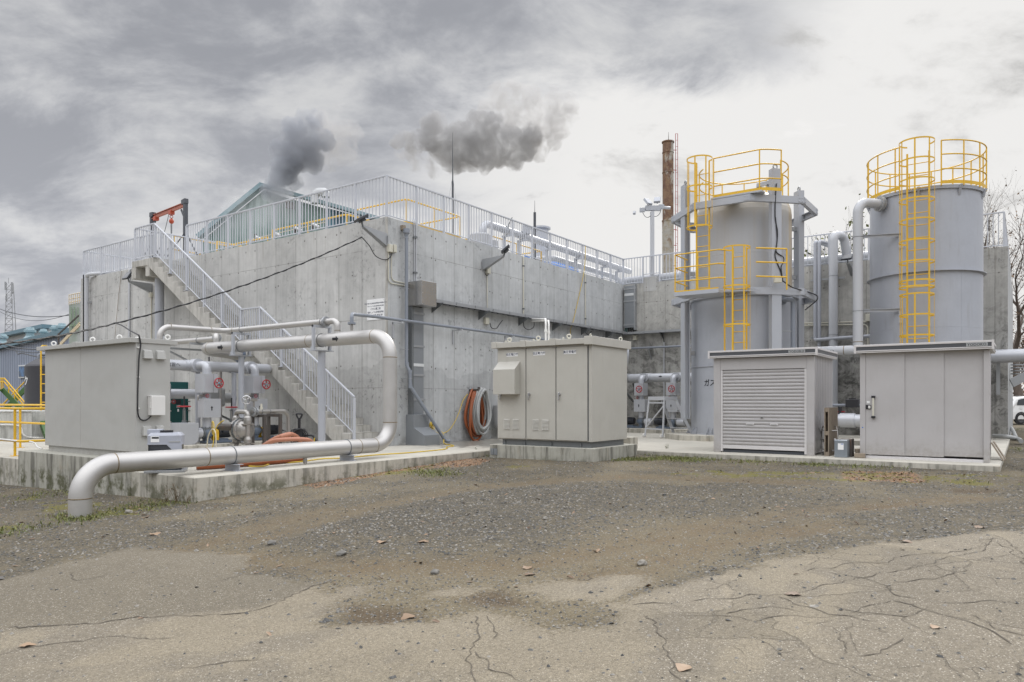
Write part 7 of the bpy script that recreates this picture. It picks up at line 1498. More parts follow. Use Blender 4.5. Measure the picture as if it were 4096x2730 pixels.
t = thing('storage_shed', 'pale grey storage shed with a ribbed roller shutter', 'shed', (SX, 4.7, 0), 'storage sheds'); y0, y1, x1 = 3.62, 5.80, 18.15; g = MATS['shed_grey']
m = MB(); m.box(SX+0.05, x1, y0+0.03, y0+0.06, 0.03, 2.13); m.build('side_panel', MATS['shed_side'], t); m = MB(); m.box(SX+0.05, x1, y1-0.06, y1-0.03, 0.03, 2.13); m.build('side_panel', MATS['shed_side'], t); m = MB(); m.box(x1-0.03, x1, y0+0.06, y1-0.06, 0.03, 2.13); m.build('back_panel', MATS['shed_side'], t)
for a, b_ in ((y0, y0+0.155), (y1-0.155, y1)): m = MB(); m.box(SX, SX+0.10, a, b_, 0.0, 2.12); m.build('corner_post', g, t, bevel=0.006)
m = MB(); m.box(SX+0.004, SX+0.07, y0+0.156, y1-0.156, 1.86, 2.12); m.build('lintel', g, t, bevel=0.004)
for a in (y0+0.157, y1-0.205): m = MB(); m.box(SX+0.012, SX+0.06, a, a+0.048, 0.02, 1.858); m.build('guide_rail', MATS['shed_trim'], t, bevel=0.003)
m = MB(); a, b_ = y0+0.207, y1-0.207; n = 22; zz0, zz1 = 0.17, 1.857; pr = []
for k in range(n):
    z = zz1-(zz1-zz0)*k/n; h = (zz1-zz0)/n
    pr += [(0.045, z), (0.030, z-h*0.10), (0.024, z-h*0.45), (0.030, z-h*0.80), (0.047, z-h*0.93)]
pr.append((0.045, zz0))
V = [(SX+x, a, z) for x, z in pr]+[(SX+x, b_, z) for x, z in pr]; k_ = len(pr); m.add(V, [(i, i+1, k_+i+1, k_+i) for i in range(k_-1)])
sh = m.build('roller_shutter', g, t)
m = MB(); m.box(SX+0.022, SX+0.05, a, b_, 0.085, 0.168); m.build('shutter_bottom_bar', MATS['shed_trim'], sh, bevel=0.004)
m = MB(); m.box(SX+0.06, x1-0.05, a, b_, 0.0, 0.06); m.build('floor_plate', MATS['crane_dark'], t)
for y in (4.46, 4.98): m = MB(); m.box(SX+0.012, SX+0.027, y-0.085, y+0.085, 0.625, 0.665); hd = m.build('handle', MATS['shed_trim'], sh, bevel=0.006); m = MB(); m.box(SX+0.009, SX+0.0118, y-0.06, y+0.06, 0.635, 0.653); m.build('grip_recess', MATS['cap_grey'], hd)
m = MB(); m.cyl((SX+0.012, 4.72, 0.79), (SX+0.028, 4.72, 0.79), 0.020, n=12); m.obox((SX+0.016, 4.72, 0.79), (0.004,0,0), (0,0.04,0), (0,0,0.009)); m.build('lock', MATS['chrome'], sh)
shed_roof(t, SX-0.10, x1+0.08, y0-0.05, y1+0.06, 2.13, 3.95)
t = thing('storage_shed', 'pale grey storage shed with three flat sliding doors and a long bar handle', 'shed', (SX, 1.6, 0), 'storage sheds'); y0, y1, x1 = 0.52, 2.74, 17.75
m = MB(); m.box(SX+0.05, x1, y0+0.03, y0+0.06, 0.03, 2.13); m.build('side_panel', MATS['shed_side'], t); m = MB(); m.box(SX+0.05, x1, y1-0.06, y1-0.03, 0.03, 2.13); m.build('side_panel', MATS['shed_side'], t); m = MB(); m.box(x1-0.03, x1, y0+0.06, y1-0.06, 0.03, 2.13); m.build('back_panel', MATS['shed_side'], t)
for a, b_ in ((y0, y0+0.10), (y1-0.105, y1)): m = MB(); m.box(SX, SX+0.10, a, b_, 0.0, 2.12); m.build('corner_post', g, t, bevel=0.006)
yd = [y1-0.107, y1-0.107-0.70, y1-0.107-1.37, y0+0.102]
for k, (dx, ov) in enumerate(((0.012, 0.0), (0.034, 0.02), (0.056, 0.02))):
    m = MB(); m.box(SX+dx, SX+dx+0.018, yd[k+1]-(0.0), yd[k]+ov, 0.075 if k < 2 else 0.095, 2.128); d = m.build('sliding_door', g, t, bevel=0.003)
    if k == 0:
        yh = yd[0]-0.145
        m = MB(); m.box(SX-0.050, SX-0.028, yh-0.016, yh+0.016, 0.86, 1.22); hb = m.build('bar_handle', MATS['beige_plastic'], d, bevel=0.004)
        for z in (0.835, 1.245): m = MB(); m.box(SX-0.054, SX+0.011, yh-0.035, yh+0.035, z-0.022, z+0.022); m.build('handle_end', MATS['black_plastic'], hb, bevel=0.006)
        m = MB(); m.box(SX-0.012, SX+0.0115, yh+0.045, yh+0.145, 0.995, 1.085); lk = m.build('lock', MATS['black_plastic'], d, bevel=0.012); m = MB(); m.box(SX-0.016, SX-0.0125, yh+0.055, yh+0.095, 1.01, 1.065); m.build('lock_window', MATS['white_plastic'], lk)
        m = MB(); m.box(SX+0.0085, SX+0.0115, yh+0.07, yh+0.125, 1.115, 1.16); m.build('sticker', MATS['sign_white'], d)
for k, (dx, z) in enumerate(((0.0, 0.03), (0.03, 0.055))): m = MB(); m.box(SX+dx, SX+dx+0.10, y0+0.102, y1-0.107, 0.0, z); m.build('door_track', MATS['shed_trim'], t)
m = MB(); m.cyl((SX-0.004, y1-0.05, 0.62), (SX, y1-0.05, 0.62), 0.013, n=10); m.build('blue_cap', MATS['label_blue'], t)
m = MB(); m.box(SX+0.012, SX+0.08, y0+0.102, y1-0.107, 2.1285, 2.1295); m.build('head_track', MATS['cap_grey'], t)
shed_roof(t, SX-0.10, x1+0.10, y0-0.04, y1+0.06, 2.13, 0.72)
# clutter between the sheds
t = thing('wooden_pallet', 'weathered wooden pallet stood on edge against the shutter shed', 'pallet', (16.5, 3.45, 0))
for z in (0.0, 0.44, 0.93): m = MB(); m.box(16.31, 17.2, 3.369, 3.421, z, z+0.085); m.build('bearer', MATS['wood_old'], t)
for yy_ in (3.35, 3.422):
    for k in range(6): m = MB(); x = 16.30+k*0.152; m.box(x, x+0.135, yy_, yy_+0.018, 0.0, 1.02); m.build('board', MATS['wood_old'], t)
t = thing('hose_reel', 'bare metal reel frame with two round rims, standing beside the pallet', 'reel', (16.6, 3.1, 0)); rc_ = 0.30; q = on(3318, 1755, d=15.7)
axr = Vector((0.35,-0.94,0)).normalized(); cq = Vector((q.x, q.y, 0.315))
for s in (-0.12, 0.12): m = MB(); m.torus(cq+axr*s, axr, rc_, 0.013, 30, 8); m.build('rim', MATS['steel_bare'], t)
for k in range(4): a_, b_ = frame(axr); an = PI/4+PI/2*k; v = a_*math.cos(an)*rc_+b_*math.sin(an)*rc_; m = MB(); m.cyl(cq+v-axr*0.12, cq+v+axr*0.12, 0.013, n=8); m.build('tie_bar', MATS['steel_bare'], t)
m = MB(); m.cyl(cq-axr*0.13, cq+axr*0.13, 0.04, n=12); a_, b_ = frame(axr); m.cyl(cq+axr*0.12-a_*rc_, cq+axr*0.12+a_*rc_, 0.012, n=8); m.cyl(cq-axr*0.12-a_*rc_, cq-axr*0.12+a_*rc_, 0.012, n=8); m.build('axle', MATS['steel_bare'], t)
q = on(3363, 1831, z=0); t = thing('oil_tin', 'square grey tin can with a white and blue label, between the sheds', 'tin', (q.x, q.y, 0), 'square tins'); x, y = q.x+0.12, q.y
m = MB(); m.box(x-0.12, x+0.12, y-0.125, y+0.125, 0.0, 0.36); m.build('can', MATS['tin_grey'], t, bevel=0.012); m = MB(); m.box(x-0.123, x-0.1205, y-0.055, y+0.055, 0.16, 0.29); lb = m.build('label', MATS['sign_white'], t); m = MB(); m.box(x-0.1255, x-0.1235, y-0.05, y+0.0, 0.27, 0.282); m.build('blue_band', MATS['label_blue'], lb)
t2 = thing('oil_tin', 'dull brown tin can behind the labelled one', 'tin', (x+0.3, y-0.02, 0), 'square tins'); m = MB(); m.box(x+0.16, x+0.42, y-0.16, y+0.09, 0.0, 0.37); m.build('can', MATS['rusty_post'], t2, bevel=0.012)
for k, (lab, b_) in enumerate((('short wooden post lying on offcuts beside the tins', ((x+0.15, y-0.22, 0.14), (x+0.25, y-0.42, 0.15), 0.07)), ('lower mossy timber offcut beside the tins', ((x-0.02, y-0.24, 0.05), (x+0.0, y-0.44, 0.05), 0.09)), ('flat timber offcut under the wooden post', ((x+0.3, y-0.2, 0.05), (x+0.35, y-0.46, 0.05), 0.09)))):
    m = MB(); m.beam(b_[0], b_[1], b_[2], b_[2]); m.solo('timber_offcut', lab, 'timber', MATS['wood_old'], bevel=0.008, group='timber offcuts')
q = on(3985, 1795, z=0); 
for k, (lab, dz_) in enumerate((('flat wooden board leaning against the side of the sliding door shed, in front', 0), ('second wooden board leaning behind the first by the sliding door shed', 1))):
    m = MB(); a = Vector((17.2+0.5*k, 0.36-0.02*k, 0.0)); m.obox(a+Vector((0.1,0.07,0.16)), (0.13,0,0), (0,0.012,0.0), (0.05,0.10,0.17)); m.solo('wooden_board', lab, 'board', MATS['wood_old'], group='timber offcuts')
# ------------------------------------------------------------------ things on the roof
def yfence(label, pts, z, zmid, zb, spacing=1.6, base=None):
    t = thing('guard_rail', label, 'guard rail', (pts[0][0], pts[0][1], zb), 'yellow roof guard rails')
    for zz in [z]+list(zmid): m = MB(); m.tube([(x, y, zz) for x, y in pts], 0.024, bend=0.12, n=10); m.build('rail', Y_, t)
    for a, b_ in zip(pts[:-1], pts[1:]):
        L = math.hypot(b_[0]-a[0], b_[1]-a[1]); n = max(1, int(L/spacing+0.5))
        for k in range(n+(1 if b_ is pts[-1] else 0)): x, y = a[0]+(b_[0]-a[0])*k/n, a[1]+(b_[1]-a[1])*k/n; m = MB(); m.cyl((x, y, zb), (x, y, z), 0.022, n=8); m.build('post', Y_, t)
yfence('yellow guard rail on the roof behind the stair top', [(14.05, 24.5), (16.1, 24.5), (16.1, 22.0)], 6.99, (6.5,), TOP)
yfence('yellow guard rail on the roof behind the hoist, lower', [(14.3, 22.3), (15.9, 22.3), (15.9, 25.5)], 6.55, (6.2,), TOP)
yfence('low yellow guard rail on the roof along the left edge, behind the white pickets', [(14.3, 19.3), (14.3, 15.9), (15.3, 15.9)], 6.52, (6.15,), TOP)
yfence('tall yellow guard rail on the roof just behind the building corner', [(15.4, 16.7), (15.4, 14.6), (17.85, 14.6), (17.85, 17.2)], 7.0, (6.35,), TOP)
yfence('yellow guard rail on the roof behind the pickets of the long wall', [(19.6, 16.2), (19.6, 14.75), (22.8, 14.75), (22.8, 17.0)], 6.75, (6.2,), TOP)
# hoist gantry
A_ = lambda u, v, d: on(u, v, d=d)
t = thing('hoist_gantry', 'small gantry hoist with red beam on dark posts, by the stair top', 'hoist', (15.5, 24.5, TOP)); dg = 26.5
pL, pR = A_(608, 862, 27.5), A_(742, 808, 25.5)
m = MB(); m.beam(pL-up*0.02, pR-up*0.02, 0.09, 0.02); m.beam(pL-up*0.15, pR-up*0.15, 0.09, 0.02); m.beam(pL-up*0.085, pR-up*0.085, 0.02, 0.12); m.build('beam', MATS['crane_red'], t)
for p in (pL, pR):
    m = MB(); m.beam((p.x, p.y, TOP), (p.x, p.y, p.z-0.05), 0.12, 0.12); m.build('post', MATS['crane_dark'], t); d_ = (pR-pL).normalized()*(1 if p is pL else -1)
    m = MB(); m.beam(p-up*0.65, p+d_*0.35-up*0.22, 0.05, 0.05); m.beam(p+up*0.02-d_*0.08, p+d_*0.2+up*0.0, 0.14, 0.16); m.build('knee_brace', MATS['crane_dark'], t)
    for s in (-1, 1): m = MB(); q = Vector((p.x, p.y, 0)); sd = Vector((-d_.y, d_.x, 0)); m.beam(q+up*(p.z-1.05), q+sd*0.75*s+d_*0.15+up*TOP, 0.035, 0.035); m.build('stay', MATS['crane_dark'], t)
for f in (0.13, 0.60): q = pL.lerp(pR, f); m = MB(); m.obox(q-up*0.19, (pR-pL).normalized()*0.10, Vector((-(pR-pL).y, (pR-pL).x, 0)).normalized()*0.08, up*0.075); m.cyl(q-up*0.16-Vector((0.02,0.11,0)), q-up*0.16+Vector((0.02,0.11,0)), 0.05, n=10); m.build('trolley', MATS['hoist_orange'], t, bevel=0.015)
q = pL.lerp(pR, 0.60); m = MB(); m.torus(q-up*0.34, (0.6,0.8,0), 0.05, 0.013, 14, 6); m.build('hook', MATS['hoist_orange'], t); m = MB(); m.sphere(q-up*0.50, 0.095, 14, 10, (0.9,0.9,1.05)); m.build('chain_hoist', MATS['hoist_orange'], t)
m = MB(); cs = pL.lerp(pR, 0.52)-up*0.22; ce = pL.lerp(pR, 0.08)-up*1.7
m.tube([cs.lerp(ce, k/14)-up*0.35*4*(k/14)*(1-k/14)*0.5 for k in range(15)], 0.012, n=5); m.tube([q-up*0.6-(pR-pL).normalized()*0.05, q-up*2.3], 0.014, n=5); m.tube([q-up*0.6+(pR-pL).normalized()*0.03, q-up*0.95+(pR-pL).normalized()*0.03], 0.014, n=5)
m.tube([q-up*1.25, pL.lerp(pR, 0.35)-up*1.75, pL.lerp(pR, 0.12)-up*1.95], 0.010, bend=0.5, n=5); m.tube([pL-up*0.3+Vector((0.05,0,0)), pL-up*2.0], 0.014, n=5); m.build('chains', MATS['galv_dark'], t)
# pipes, tank, tarp, vent along the long wall
t = thing('roof_pipe', 'thick grey pipe running along the roof behind the pickets, rising from a small drum', 'pipe', (19, 14.25, 6.9), 'roof pipes')
m = MB(); m.tube([(18.7, 14.35, 6.2), (18.7, 14.35, 6.95), (29.2, 14.25, 6.88)], 0.125, bend=0.3, n=20, seg=8); m.sphere((29.2, 14.25, 6.88), 0.125, 14, 8); m.build('pipe', MATS['insulation_silver'], t)
for x in (19.9, 20.8, 22.6, 24.7, 26.9, 28.2):
    m = MB(); m.box(x-0.04, x+0.04, 14.33, 14.41, TOP, 6.74); m.box(x-0.05, x+0.05, 14.02, 14.42, 6.70, 6.75); m.build('stand', MATS['frame_grey'], t)
    m = MB(); uband(m, (x, 14.28, 6.9), (1,0,0), 0.125, 0.01); m.box(x-0.012, x+0.012, 14.24, 14.31, 7.0, 7.06); m.build('pipe_band', MATS['galv_dark'], t)
m = MB(); m.box(20.95, 21.2, 14.15, 14.35, 7.0, 7.32); m.build('actuator', MATS['frame_grey'], t, bevel=0.02)
m = MB(); m.cyl((20.0,14.25,7.0), (20.0,14.25,7.12), 0.02, n=8); m.beam((20.0,14.25,7.12), (20.0,14.1,7.35), 0.03, 0.015); m.build('lever', MATS['galv_dark'], t)
t = thing('roof_pipe', 'second grey pipe below the thick one on the roof, near the blue tarp', 'pipe', (24, 14.6, 6.5), 'roof pipes')
m = MB(); m.tube([(23.2, 15.6, TOP), (23.2, 15.6, 6.62), (23.6, 14.7, 6.62), (28.6, 14.65, 6.58), (28.9, 14.4, 6.3), (29.0, 14.3, TOP)], 0.11, bend=0.25, n=16); m.build('pipe', MATS['pipe_lightgrey'], t)
t = thing('roof_pipe', 'pale pipe lying along the back roof edge behind the camera pole', 'pipe', (27.4, 8, 6.1), 'roof pipes')
m = MB(); m.tube([(27.35, 13.6, 6.13), (27.35, 2.0, 6.13)], 0.16, n=20); m.build('pipe', MATS['pipe_lightgrey'], t)
for y in (12, 9.3, 5.5): m = MB(); uband(m, (27.35, y, 6.13), (0,1,0), 0.16, 0.01); m.build('pipe_band', MATS['galv_dark'], t)
t = thing('roof_drum', 'pale grey cylindrical drum on the roof behind the pickets', 'drum', (18.7, 14.4, TOP)); m = MB(); m.lathe([(0.34,TOP),(0.34,6.55),(0.34,6.55),(0.30,6.6),(0,6.62)], (18.75,14.5,0), (0,0,1), 28); m.build('shell', MATS['tank_grey_upper'], t); m = MB(); m.cyl((19.45,14.5,TOP), (19.45,14.5,6.5), 0.17, n=18); m.build('side_pot', MATS['tank_grey_upper'], t)
q = on(2161, 912, y=17.5); t = thing('vent_stack', 'pale grey round vent stack with a flanged rim on the roof', 'vent', (q.x, q.y, TOP)); m = MB(); m.lathe([(0.36,TOP),(0.36,q.z-0.08),(0.36,q.z-0.08),(0.46,q.z-0.07),(0.46,q.z),(0.46,q.z),(0,q.z+0.01)], (q.x,q.y,0), (0,0,1), 28); m.build('stack', MATS['pipe_lightgrey'], t)
def tarp(label, u0, u1, v0, v1, y, seed):
    a, c = on(u0, v1, y=y), on(u1, v0, y=y); x0, x1, zt = a.x, c.x, on((u0+u1)/2, v0, y=y).z; rg = random.Random(seed); N1, N2 = 14, 8; V = []; zt = max(zt, TOP+0.3)
    for j in range(N2+1):
        for i in range(N1+1):
            s = i/N1; q = j/N2; prof = [(0,0),(0.05,0.85),(0.5,1.0),(0.95,0.85),(1,0)]; h = min(1, 5*min(q, 1-q))*min(1, 5*min(s, 1-s)); V.append((x0+(x1-x0)*s+rg.uniform(-.05,.05), y+1.5*q+rg.uniform(-.05,.05), TOP+0.02+(zt-TOP)*h*(0.88+0.12*rg.random())))
    m = MB(); m.add(V, [(j*(N1+1)+i, j*(N1+1)+i+1, (j+1)*(N1+1)+i+1, (j+1)*(N1+1)+i) for j in range(N2) for i in range(N1)]); m.solo('tarpaulin', label, 'tarp', MATS['tarp_blue'], group='blue tarps on the roof')
tarp('crumpled blue tarpaulin over gear on the roof, right-hand larger heap', 2240, 2360, 1042, 1100, 15.0, 2); tarp('crumpled blue tarpaulin over gear on the roof, left-hand smaller heap', 2132, 2205, 1022, 1060, 16.0, 5)
# lightning rods
for k, (u, v0, v1, d, lab) in enumerate(((1811, 530, 775, 36, 'tall thin lightning rod on the roof, standing against the smoke'), (2139, 803, 915, 27, 'shorter thin lightning rod beside the round vent stack'))):
    q0, q1 = A_(u, v1, d), A_(u, v0, d); t = thing('lightning_rod', lab, 'lightning rod', (q0.x, q0.y, TOP), 'lightning rods'); m = MB(); m.cyl((q0.x, q0.y, TOP), (q0.x, q0.y, q0.z+0.6), 0.05, n=8); m.cyl((q0.x, q0.y, q0.z+0.6), q1-up*0.9, 0.032, 0.02, n=8); m.cyl(q1-up*0.9, q1, 0.018, 0.006, n=6); m.build('rod', MATS['crane_dark'], t)
    if k == 0:
        m = MB()
        for a in (0.4, 2.5, 4.6): m.cyl((q0.x, q0.y, q0.z+0.9), (q0.x+1.1*math.cos(a), q0.y+1.1*math.sin(a), TOP), 0.008, n=4)
        m.build('guy_wires', MATS['galv'], t)
# camera pole on the parapet block
t = thing('camera_pole', 'grey square pole on the raised wall block carrying two lamps and two cameras', 'pole', (XB+0.25, pb.y, TOP+0.2)); dP = 29.2
b0, b1 = A_(2609, 1102, dP), A_(2609, 848, dP); m = MB(); m.beam((b0.x, b0.y, TOP+0.2), b1, 0.22, 0.13, rr_); m.build('pole', MATS['pipe_lightgrey'], t)
R3 = Vector((RT[0], RT[1], 0)); F3 = Vector((FW[0], FW[1], 0)); px = dP/2903
m = MB(); m.obox(A_(2611, 834, dP), R3*0.30, F3*0.08, up*0.10); m.build('head_box', MATS['frame_grey'], t, bevel=0.01)
m = MB(); m.beam(A_(2560, 843, dP), A_(2665, 828, dP), 0.06, 0.06); m.build('arm', MATS['frame_grey'], t)
for (u, v, s) in ((2569, 841, -1), (2646, 828, 1)): m = MB(); m.obox(A_(u, v, dP), R3*0.10, F3*0.07, up*0.085); m.build('arm_box', MATS['frame_grey'], t, bevel=0.01); m = MB(); c = A_(u+s*(22 if s > 0 else 20), v+(3 if s > 0 else 7), dP); m.cyl(c-R3*0.11*1+up*0.03*s*-0, c+R3*0.13*s-up*(0.03 if s > 0 else 0.10)-F3*0.05, 0.06, n=14); m.build('camera', MATS['pipe_lightgrey'], t)
for (u, v, tx) in ((2592, 808, 0.35), (2629, 801, -0.15)): m = MB(); c = A_(u, v, dP); n_ = (F3*-0.5+up*0.55+R3*tx).normalized(); s_ = n_.cross(up).normalized(); m.obox(c, s_*0.13, n_*0.05, n_.cross(s_)*0.17); m.beam(c-up*0.15, c, 0.05, 0.05); m.build('lamp', MATS['frame_grey'], t, bevel=0.015)
m = MB(); m.tube([A_(2571, 852, dP), A_(2580, 868, dP), A_(2592, 872, dP), A_(2606, 862, dP)], 0.012, bend=0.15, n=5); m.tube([A_(2644, 838, dP), A_(2640, 856, dP), A_(2626, 868, dP), A_(2608, 866, dP)], 0.012, bend=0.15, n=5); m.build('cables', MATS['crane_dark'], t)
# rusty chimney
dC = 54; c0, c1 = A_(2672, 1100, dC), A_(2672, 568, dC); t = thing('chimney', 'tall rusty steel chimney with a thin ladder, behind the camera pole', 'chimney', (c0.x, c0.y, 0)); rC = 0.40
zs = [A_(2672, v, dC).z for v in (568, 612, 692, 888, 930, 993, 1075)]
m = MB(); m.lathe([(rC+0.02,0),(rC+0.02,zs[3]),(rC+0.02,zs[3]),(rC+0.05,zs[3]+0.02),(rC+0.05,zs[3]+0.1),(rC,zs[3]+0.12),(rC,zs[0]-0.1),(rC,zs[0]-0.1),(rC+0.06,zs[0]-0.08),(rC+0.06,zs[0]),(rC-0.02,zs[0]),(rC-0.02,zs[0]-1)], (c0.x,c0.y,0), (0,0,1), 32); m.build('stack', MATS['rusty_chimney'], t)
for z in zs[1:]: m = MB(); m.lathe([(rC,-0.03),(rC+0.03,-0.025),(rC+0.03,0.025),(rC,0.03)], (c0.x,c0.y,z), (0,0,1), 28); m.build('joint_ring', MATS['rusty_chimney'], t)
lp = Vector((c0.x, c0.y, 0))+R3*(rC+0.24); m = MB()
for s in (-0.08, 0.08): m.cyl(lp+R3*s+up*5, lp+R3*s+up*(zs[0]+0.6), 0.022, n=5)
for k in range(34): m.cyl(lp-R3*0.08+up*(5.2+0.48*k), lp+R3*0.08+up*(5.2+0.48*k), 0.014, n=4)
for z in zs[1:]: m.beam(lp+up*(z+0.2), Vector((c0.x, c0.y, z+0.2)), 0.04, 0.04)
m.build('ladder', MATS['red_paint'], t); m = MB(); m.cyl((c0.x+0.1, c0.y, zs[0]), (c0.x+0.1, c0.y, zs[0]+0.75), 0.03, 0.01, n=6); m.build('spike', MATS['rusty_post'], t)
# ------------------------------------------------------------------ the factory behind and to the left
def facade(mb, px, depth_plane, push, **k):
    """surveyed outline on a real plane, given real thickness"""
    return mb.prism([on(u, v, **depth_plane) for u, v in px], push)
t = thing('factory_building', 'green and teal clad factory hall with a steep gable behind the tank roof', 'building', (52, 50, 0)); dH = 72
P = lambda L, d=dH: [on(u, v, d=d) for u, v in L]
m = MB(); m.prism(P([(812,960),(1055,762),(1140,790),(1312,838),(1312,1700),(812,1700)]), F3*0.8); m.build('gable_wall', MATS['clad_green'], t)
m = MB(); m.prism(P([(1312,834),(1512,884),(1512,1700),(1312,1700)], dH), F3*0.8+R3*0.01); m.build('side_wall', MATS['clad_teal'], t)
m = MB(); a, b_ = P([(800,952),(1055,744)]); m.beam(a-F3*0.3, b_-F3*0.3, 0.9, 0.40, up); m.build('roof_edge', MATS['vent_teal'], t)
m = MB(); a, b_ = P([(1050,746),(1520,880)]); m.beam(a-F3*0.3, b_-F3*0.3, 0.9, 0.32, up); m.build('roof_edge', MATS['vent_teal'], t)
m = MB(); m.prism(P([(1140,802),(1175,810),(1175,835),(1140,830)], dH-0.7), F3*0.4); m.build('flue_opening', MATS['rusty_post'], t)
q = A_(1258, 765, dH-2); m = MB(); m.tube([q-up*1.2, q-up*0.1, q+R3*1.1-up*0.1, q+R3*1.1-up*0.6], 0.40, bend=0.5, n=18); m.build('roof_vent', MATS['far_white'], t)
for u, v in ((1030, 950), (1095, 925), (1170, 905), (1245, 900), (1020, 952)): pass
t = thing('conveyor_lamp_row', 'rusty bracket lamps in a row along a thin rail in front of the green hall', 'lamp row', A_(1100, 940, 50))
for u, v in ((1022, 948), (1095, 932), (1180, 912), (1250, 897)): q = A_(u, v, 50); m = MB(); m.cyl(q, q+R3*0.45-up*0.22, 0.11, n=10); m.build('lamp', MATS['far_white'], t); m = MB(); m.beam(q+up*0.2, q-up*0.4, 0.09, 0.12); m.build('lamp_post', MATS['rusty_post'], t)
m = MB(); m.tube([A_(990, 962, 50), A_(1300, 890, 50)], 0.03, n=5); m.build('rail', MATS['rail_faded'], t)
t = thing('vapour_stack', 'grey steel vent stack behind the yellow corner rail', 'vent', A_(1755, 1200, 46)); a, b_ = A_(1755, 1200, 46), A_(1755, 790, 46); m = MB(); m.cyl(a, b_, 0.24, n=20); m.build('stack', MATS['far_white'], t)
# blue-grey hall at the left
t = thing('factory_building', 'blue-grey corrugated factory hall with a teal roof edge and window, far left', 'building', on(150, 1600, x=24)); X0 = dict(x=24.0)
m = MB(); facade(m, [(-260,1452),(0,1400),(345,1318),(345,1760),(-260,1760)], X0, (6,0,0)); m.build('wall', MATS['clad_blue'], t)
m = MB(); a, b_ = on(-260, 1450, x=23.85), on(345, 1312, x=23.85); m.beam(a+up*0.05, b_+up*0.05, 0.35, 0.34, up); m.build('roof_edge', MATS['roof_teal'], t)
m = MB(); m.prism([on(u, v, x=23.8) for u, v in ((-260,1444),(345,1306),(345,1302),(-260,1440))], (9,0,0.5)); m.build('roof', MATS['roof_teal'], t)
a, c = on(76, 1462, x=23.9), on(133, 1511, x=23.9); m = MB(); m.box(23.86, 23.98, c.y, a.y, c.z, a.z); wf = m.build('window_frame', MATS['far_white'], t)
ym = on(116, 1480, x=23.9).y
for ya, yb in ((ym+0.06, a.y-0.12), (c.y+0.12, ym-0.06)): m = MB(); m.box(23.83, 23.855, ya, yb, c.z+0.1, a.z-0.1); m.build('pane', MATS['window_blue'], wf)
for (u, v, s) in ((12, 1352, 1.2), (120, 1328, 1.35), (174, 1330, 1.0), (221, 1318, 1.2), (248, 1312, 1.25)):
    q = on(u, v, x=27.5); m = MB(); s *= 0.62; m.lathe([(0.9*s,-1.1*s),(0.38*s,-0.45*s),(0.38*s,-0.1*s),(0.38*s,-0.1*s),(0.56*s,-0.05*s),(0.56*s,0.18*s),(0.56*s,0.18*s),(0.40*s,0.24*s),(0.34*s,0.45*s),(0.0,0.5*s)], q, (0,0,1), 20); m.build('roof_ventilator', MATS['vent_teal'], t)
    m = MB(); m.box(q.x-0.9*s, q.x+0.9*s, q.y-1.0*s, q.y+1.0*s, q.z-1.8*s, q.z-1.0*s); m.build('vent_curb', MATS['vent_teal'], t)
t = thing('factory_building', 'white factory hall with a slanting teal roof, behind the blue-grey one', 'building', on(60, 1400, x=32)); m = MB(); facade(m, [(-200,1395),(192,1312),(192,1500),(-200,1500)], dict(x=32.0), (5,0,0)); m.build('wall', MATS['far_white'], t)
m = MB(); a, b_ = on(-200, 1392, x=31.8), on(190, 1306, x=31.8); m.beam(a, b_, 1.0, 0.36, up); m.build('roof_edge', MATS['roof_teal'], t)
t = thing('silo_tower', 'grey green ribbed tower with a faded railing on top, just left of the tank wall', 'tower', on(300, 1300, d=46)); m = MB(); m.prism([on(u, v, d=46) for u, v in ((276,1219),(345,1205),(345,1700),(276,1700))], F3*5); m.build('wall', MATS['clad_grey_green'], t)
m = MB()
for v in (1175, 1192, 1206): m.tube([on(276, v+6, d=46), on(345, v-8, d=46)], 0.03, n=5)
for k in range(9): u = 276+k*8.5; m.cyl(on(u, 1180-k*1.5, d=46), on(u, 1222-k*1.5, d=46), 0.025, n=5)
m.build('railing', MATS['rail_faded'], t)
m = MB()
for u in (285, 298, 312): m.beam(on(u, 1230, d=45.9), on(u, 1335, d=45.9), 0.035, 0.05)
m.beam(on(276, 1305, d=45.9), on(322, 1296, d=45.9), 0.035, 0.05); m.build('ribs', MATS['rib_green'], t)
m = MB(); m.beam(on(237, 1385, d=44), on(320, 1300, d=44), 0.08, 0.10); m.beam(on(240, 1375, d=44), on(320, 1290, d=44), 0.05, 0.06); m.build('conveyor_leg', MATS['rail_faded'], t); m = MB(); m.beam(on(234, 1338, d=43), on(316, 1262, d=43), 0.07, 0.07); m.cyl(on(234, 1335, d=43), on(234, 1385, d=43), 0.05, n=6); m.build('stay', MATS['rusty_post'], t)
# lattice mast
dM = 150; t = thing('lattice_mast', 'steel lattice mast with antennas rising behind the blue-grey hall', 'mast', A_(36, 1400, dM)); m = MB()
wt = lambda v: 10+(v-1130)*6/210
L = lambda v, s: A_(36+s*wt(v), v, dM)
for s in (-1, 0.15, 1): m.cyl(L(1345, s)+F3*(2 if s == 0.15 else 0), L(1133, s)+F3*(1.2 if s == 0.15 else 0), 0.08, n=5)
for k in range(9):
    v0 = 1345-k*23.5; v1 = v0-23.5
    m.cyl(L(v0, -1), L(v1, 1), 0.05, n=4); m.cyl(L(v0, 1), L(v1, -1), 0.05, n=4); m.cyl(L(v0, -1), L(v0, 1), 0.07, n=4)
m.build('lattice', MATS['galv'], t); m = MB()
for u, v0, v1 in ((22, 1128, 1160), (48, 1130, 1175), (51, 1135, 1172), (25, 1185, 1200), (47, 1195, 1215)): m.cyl(A_(u, v0, dM), A_(u, v1, dM), 0.18, n=6)
m.cyl(A_(34, 1112, dM), A_(34, 1135, dM), 0.05, n=4); m.build('antennas', MATS['galv'], t)
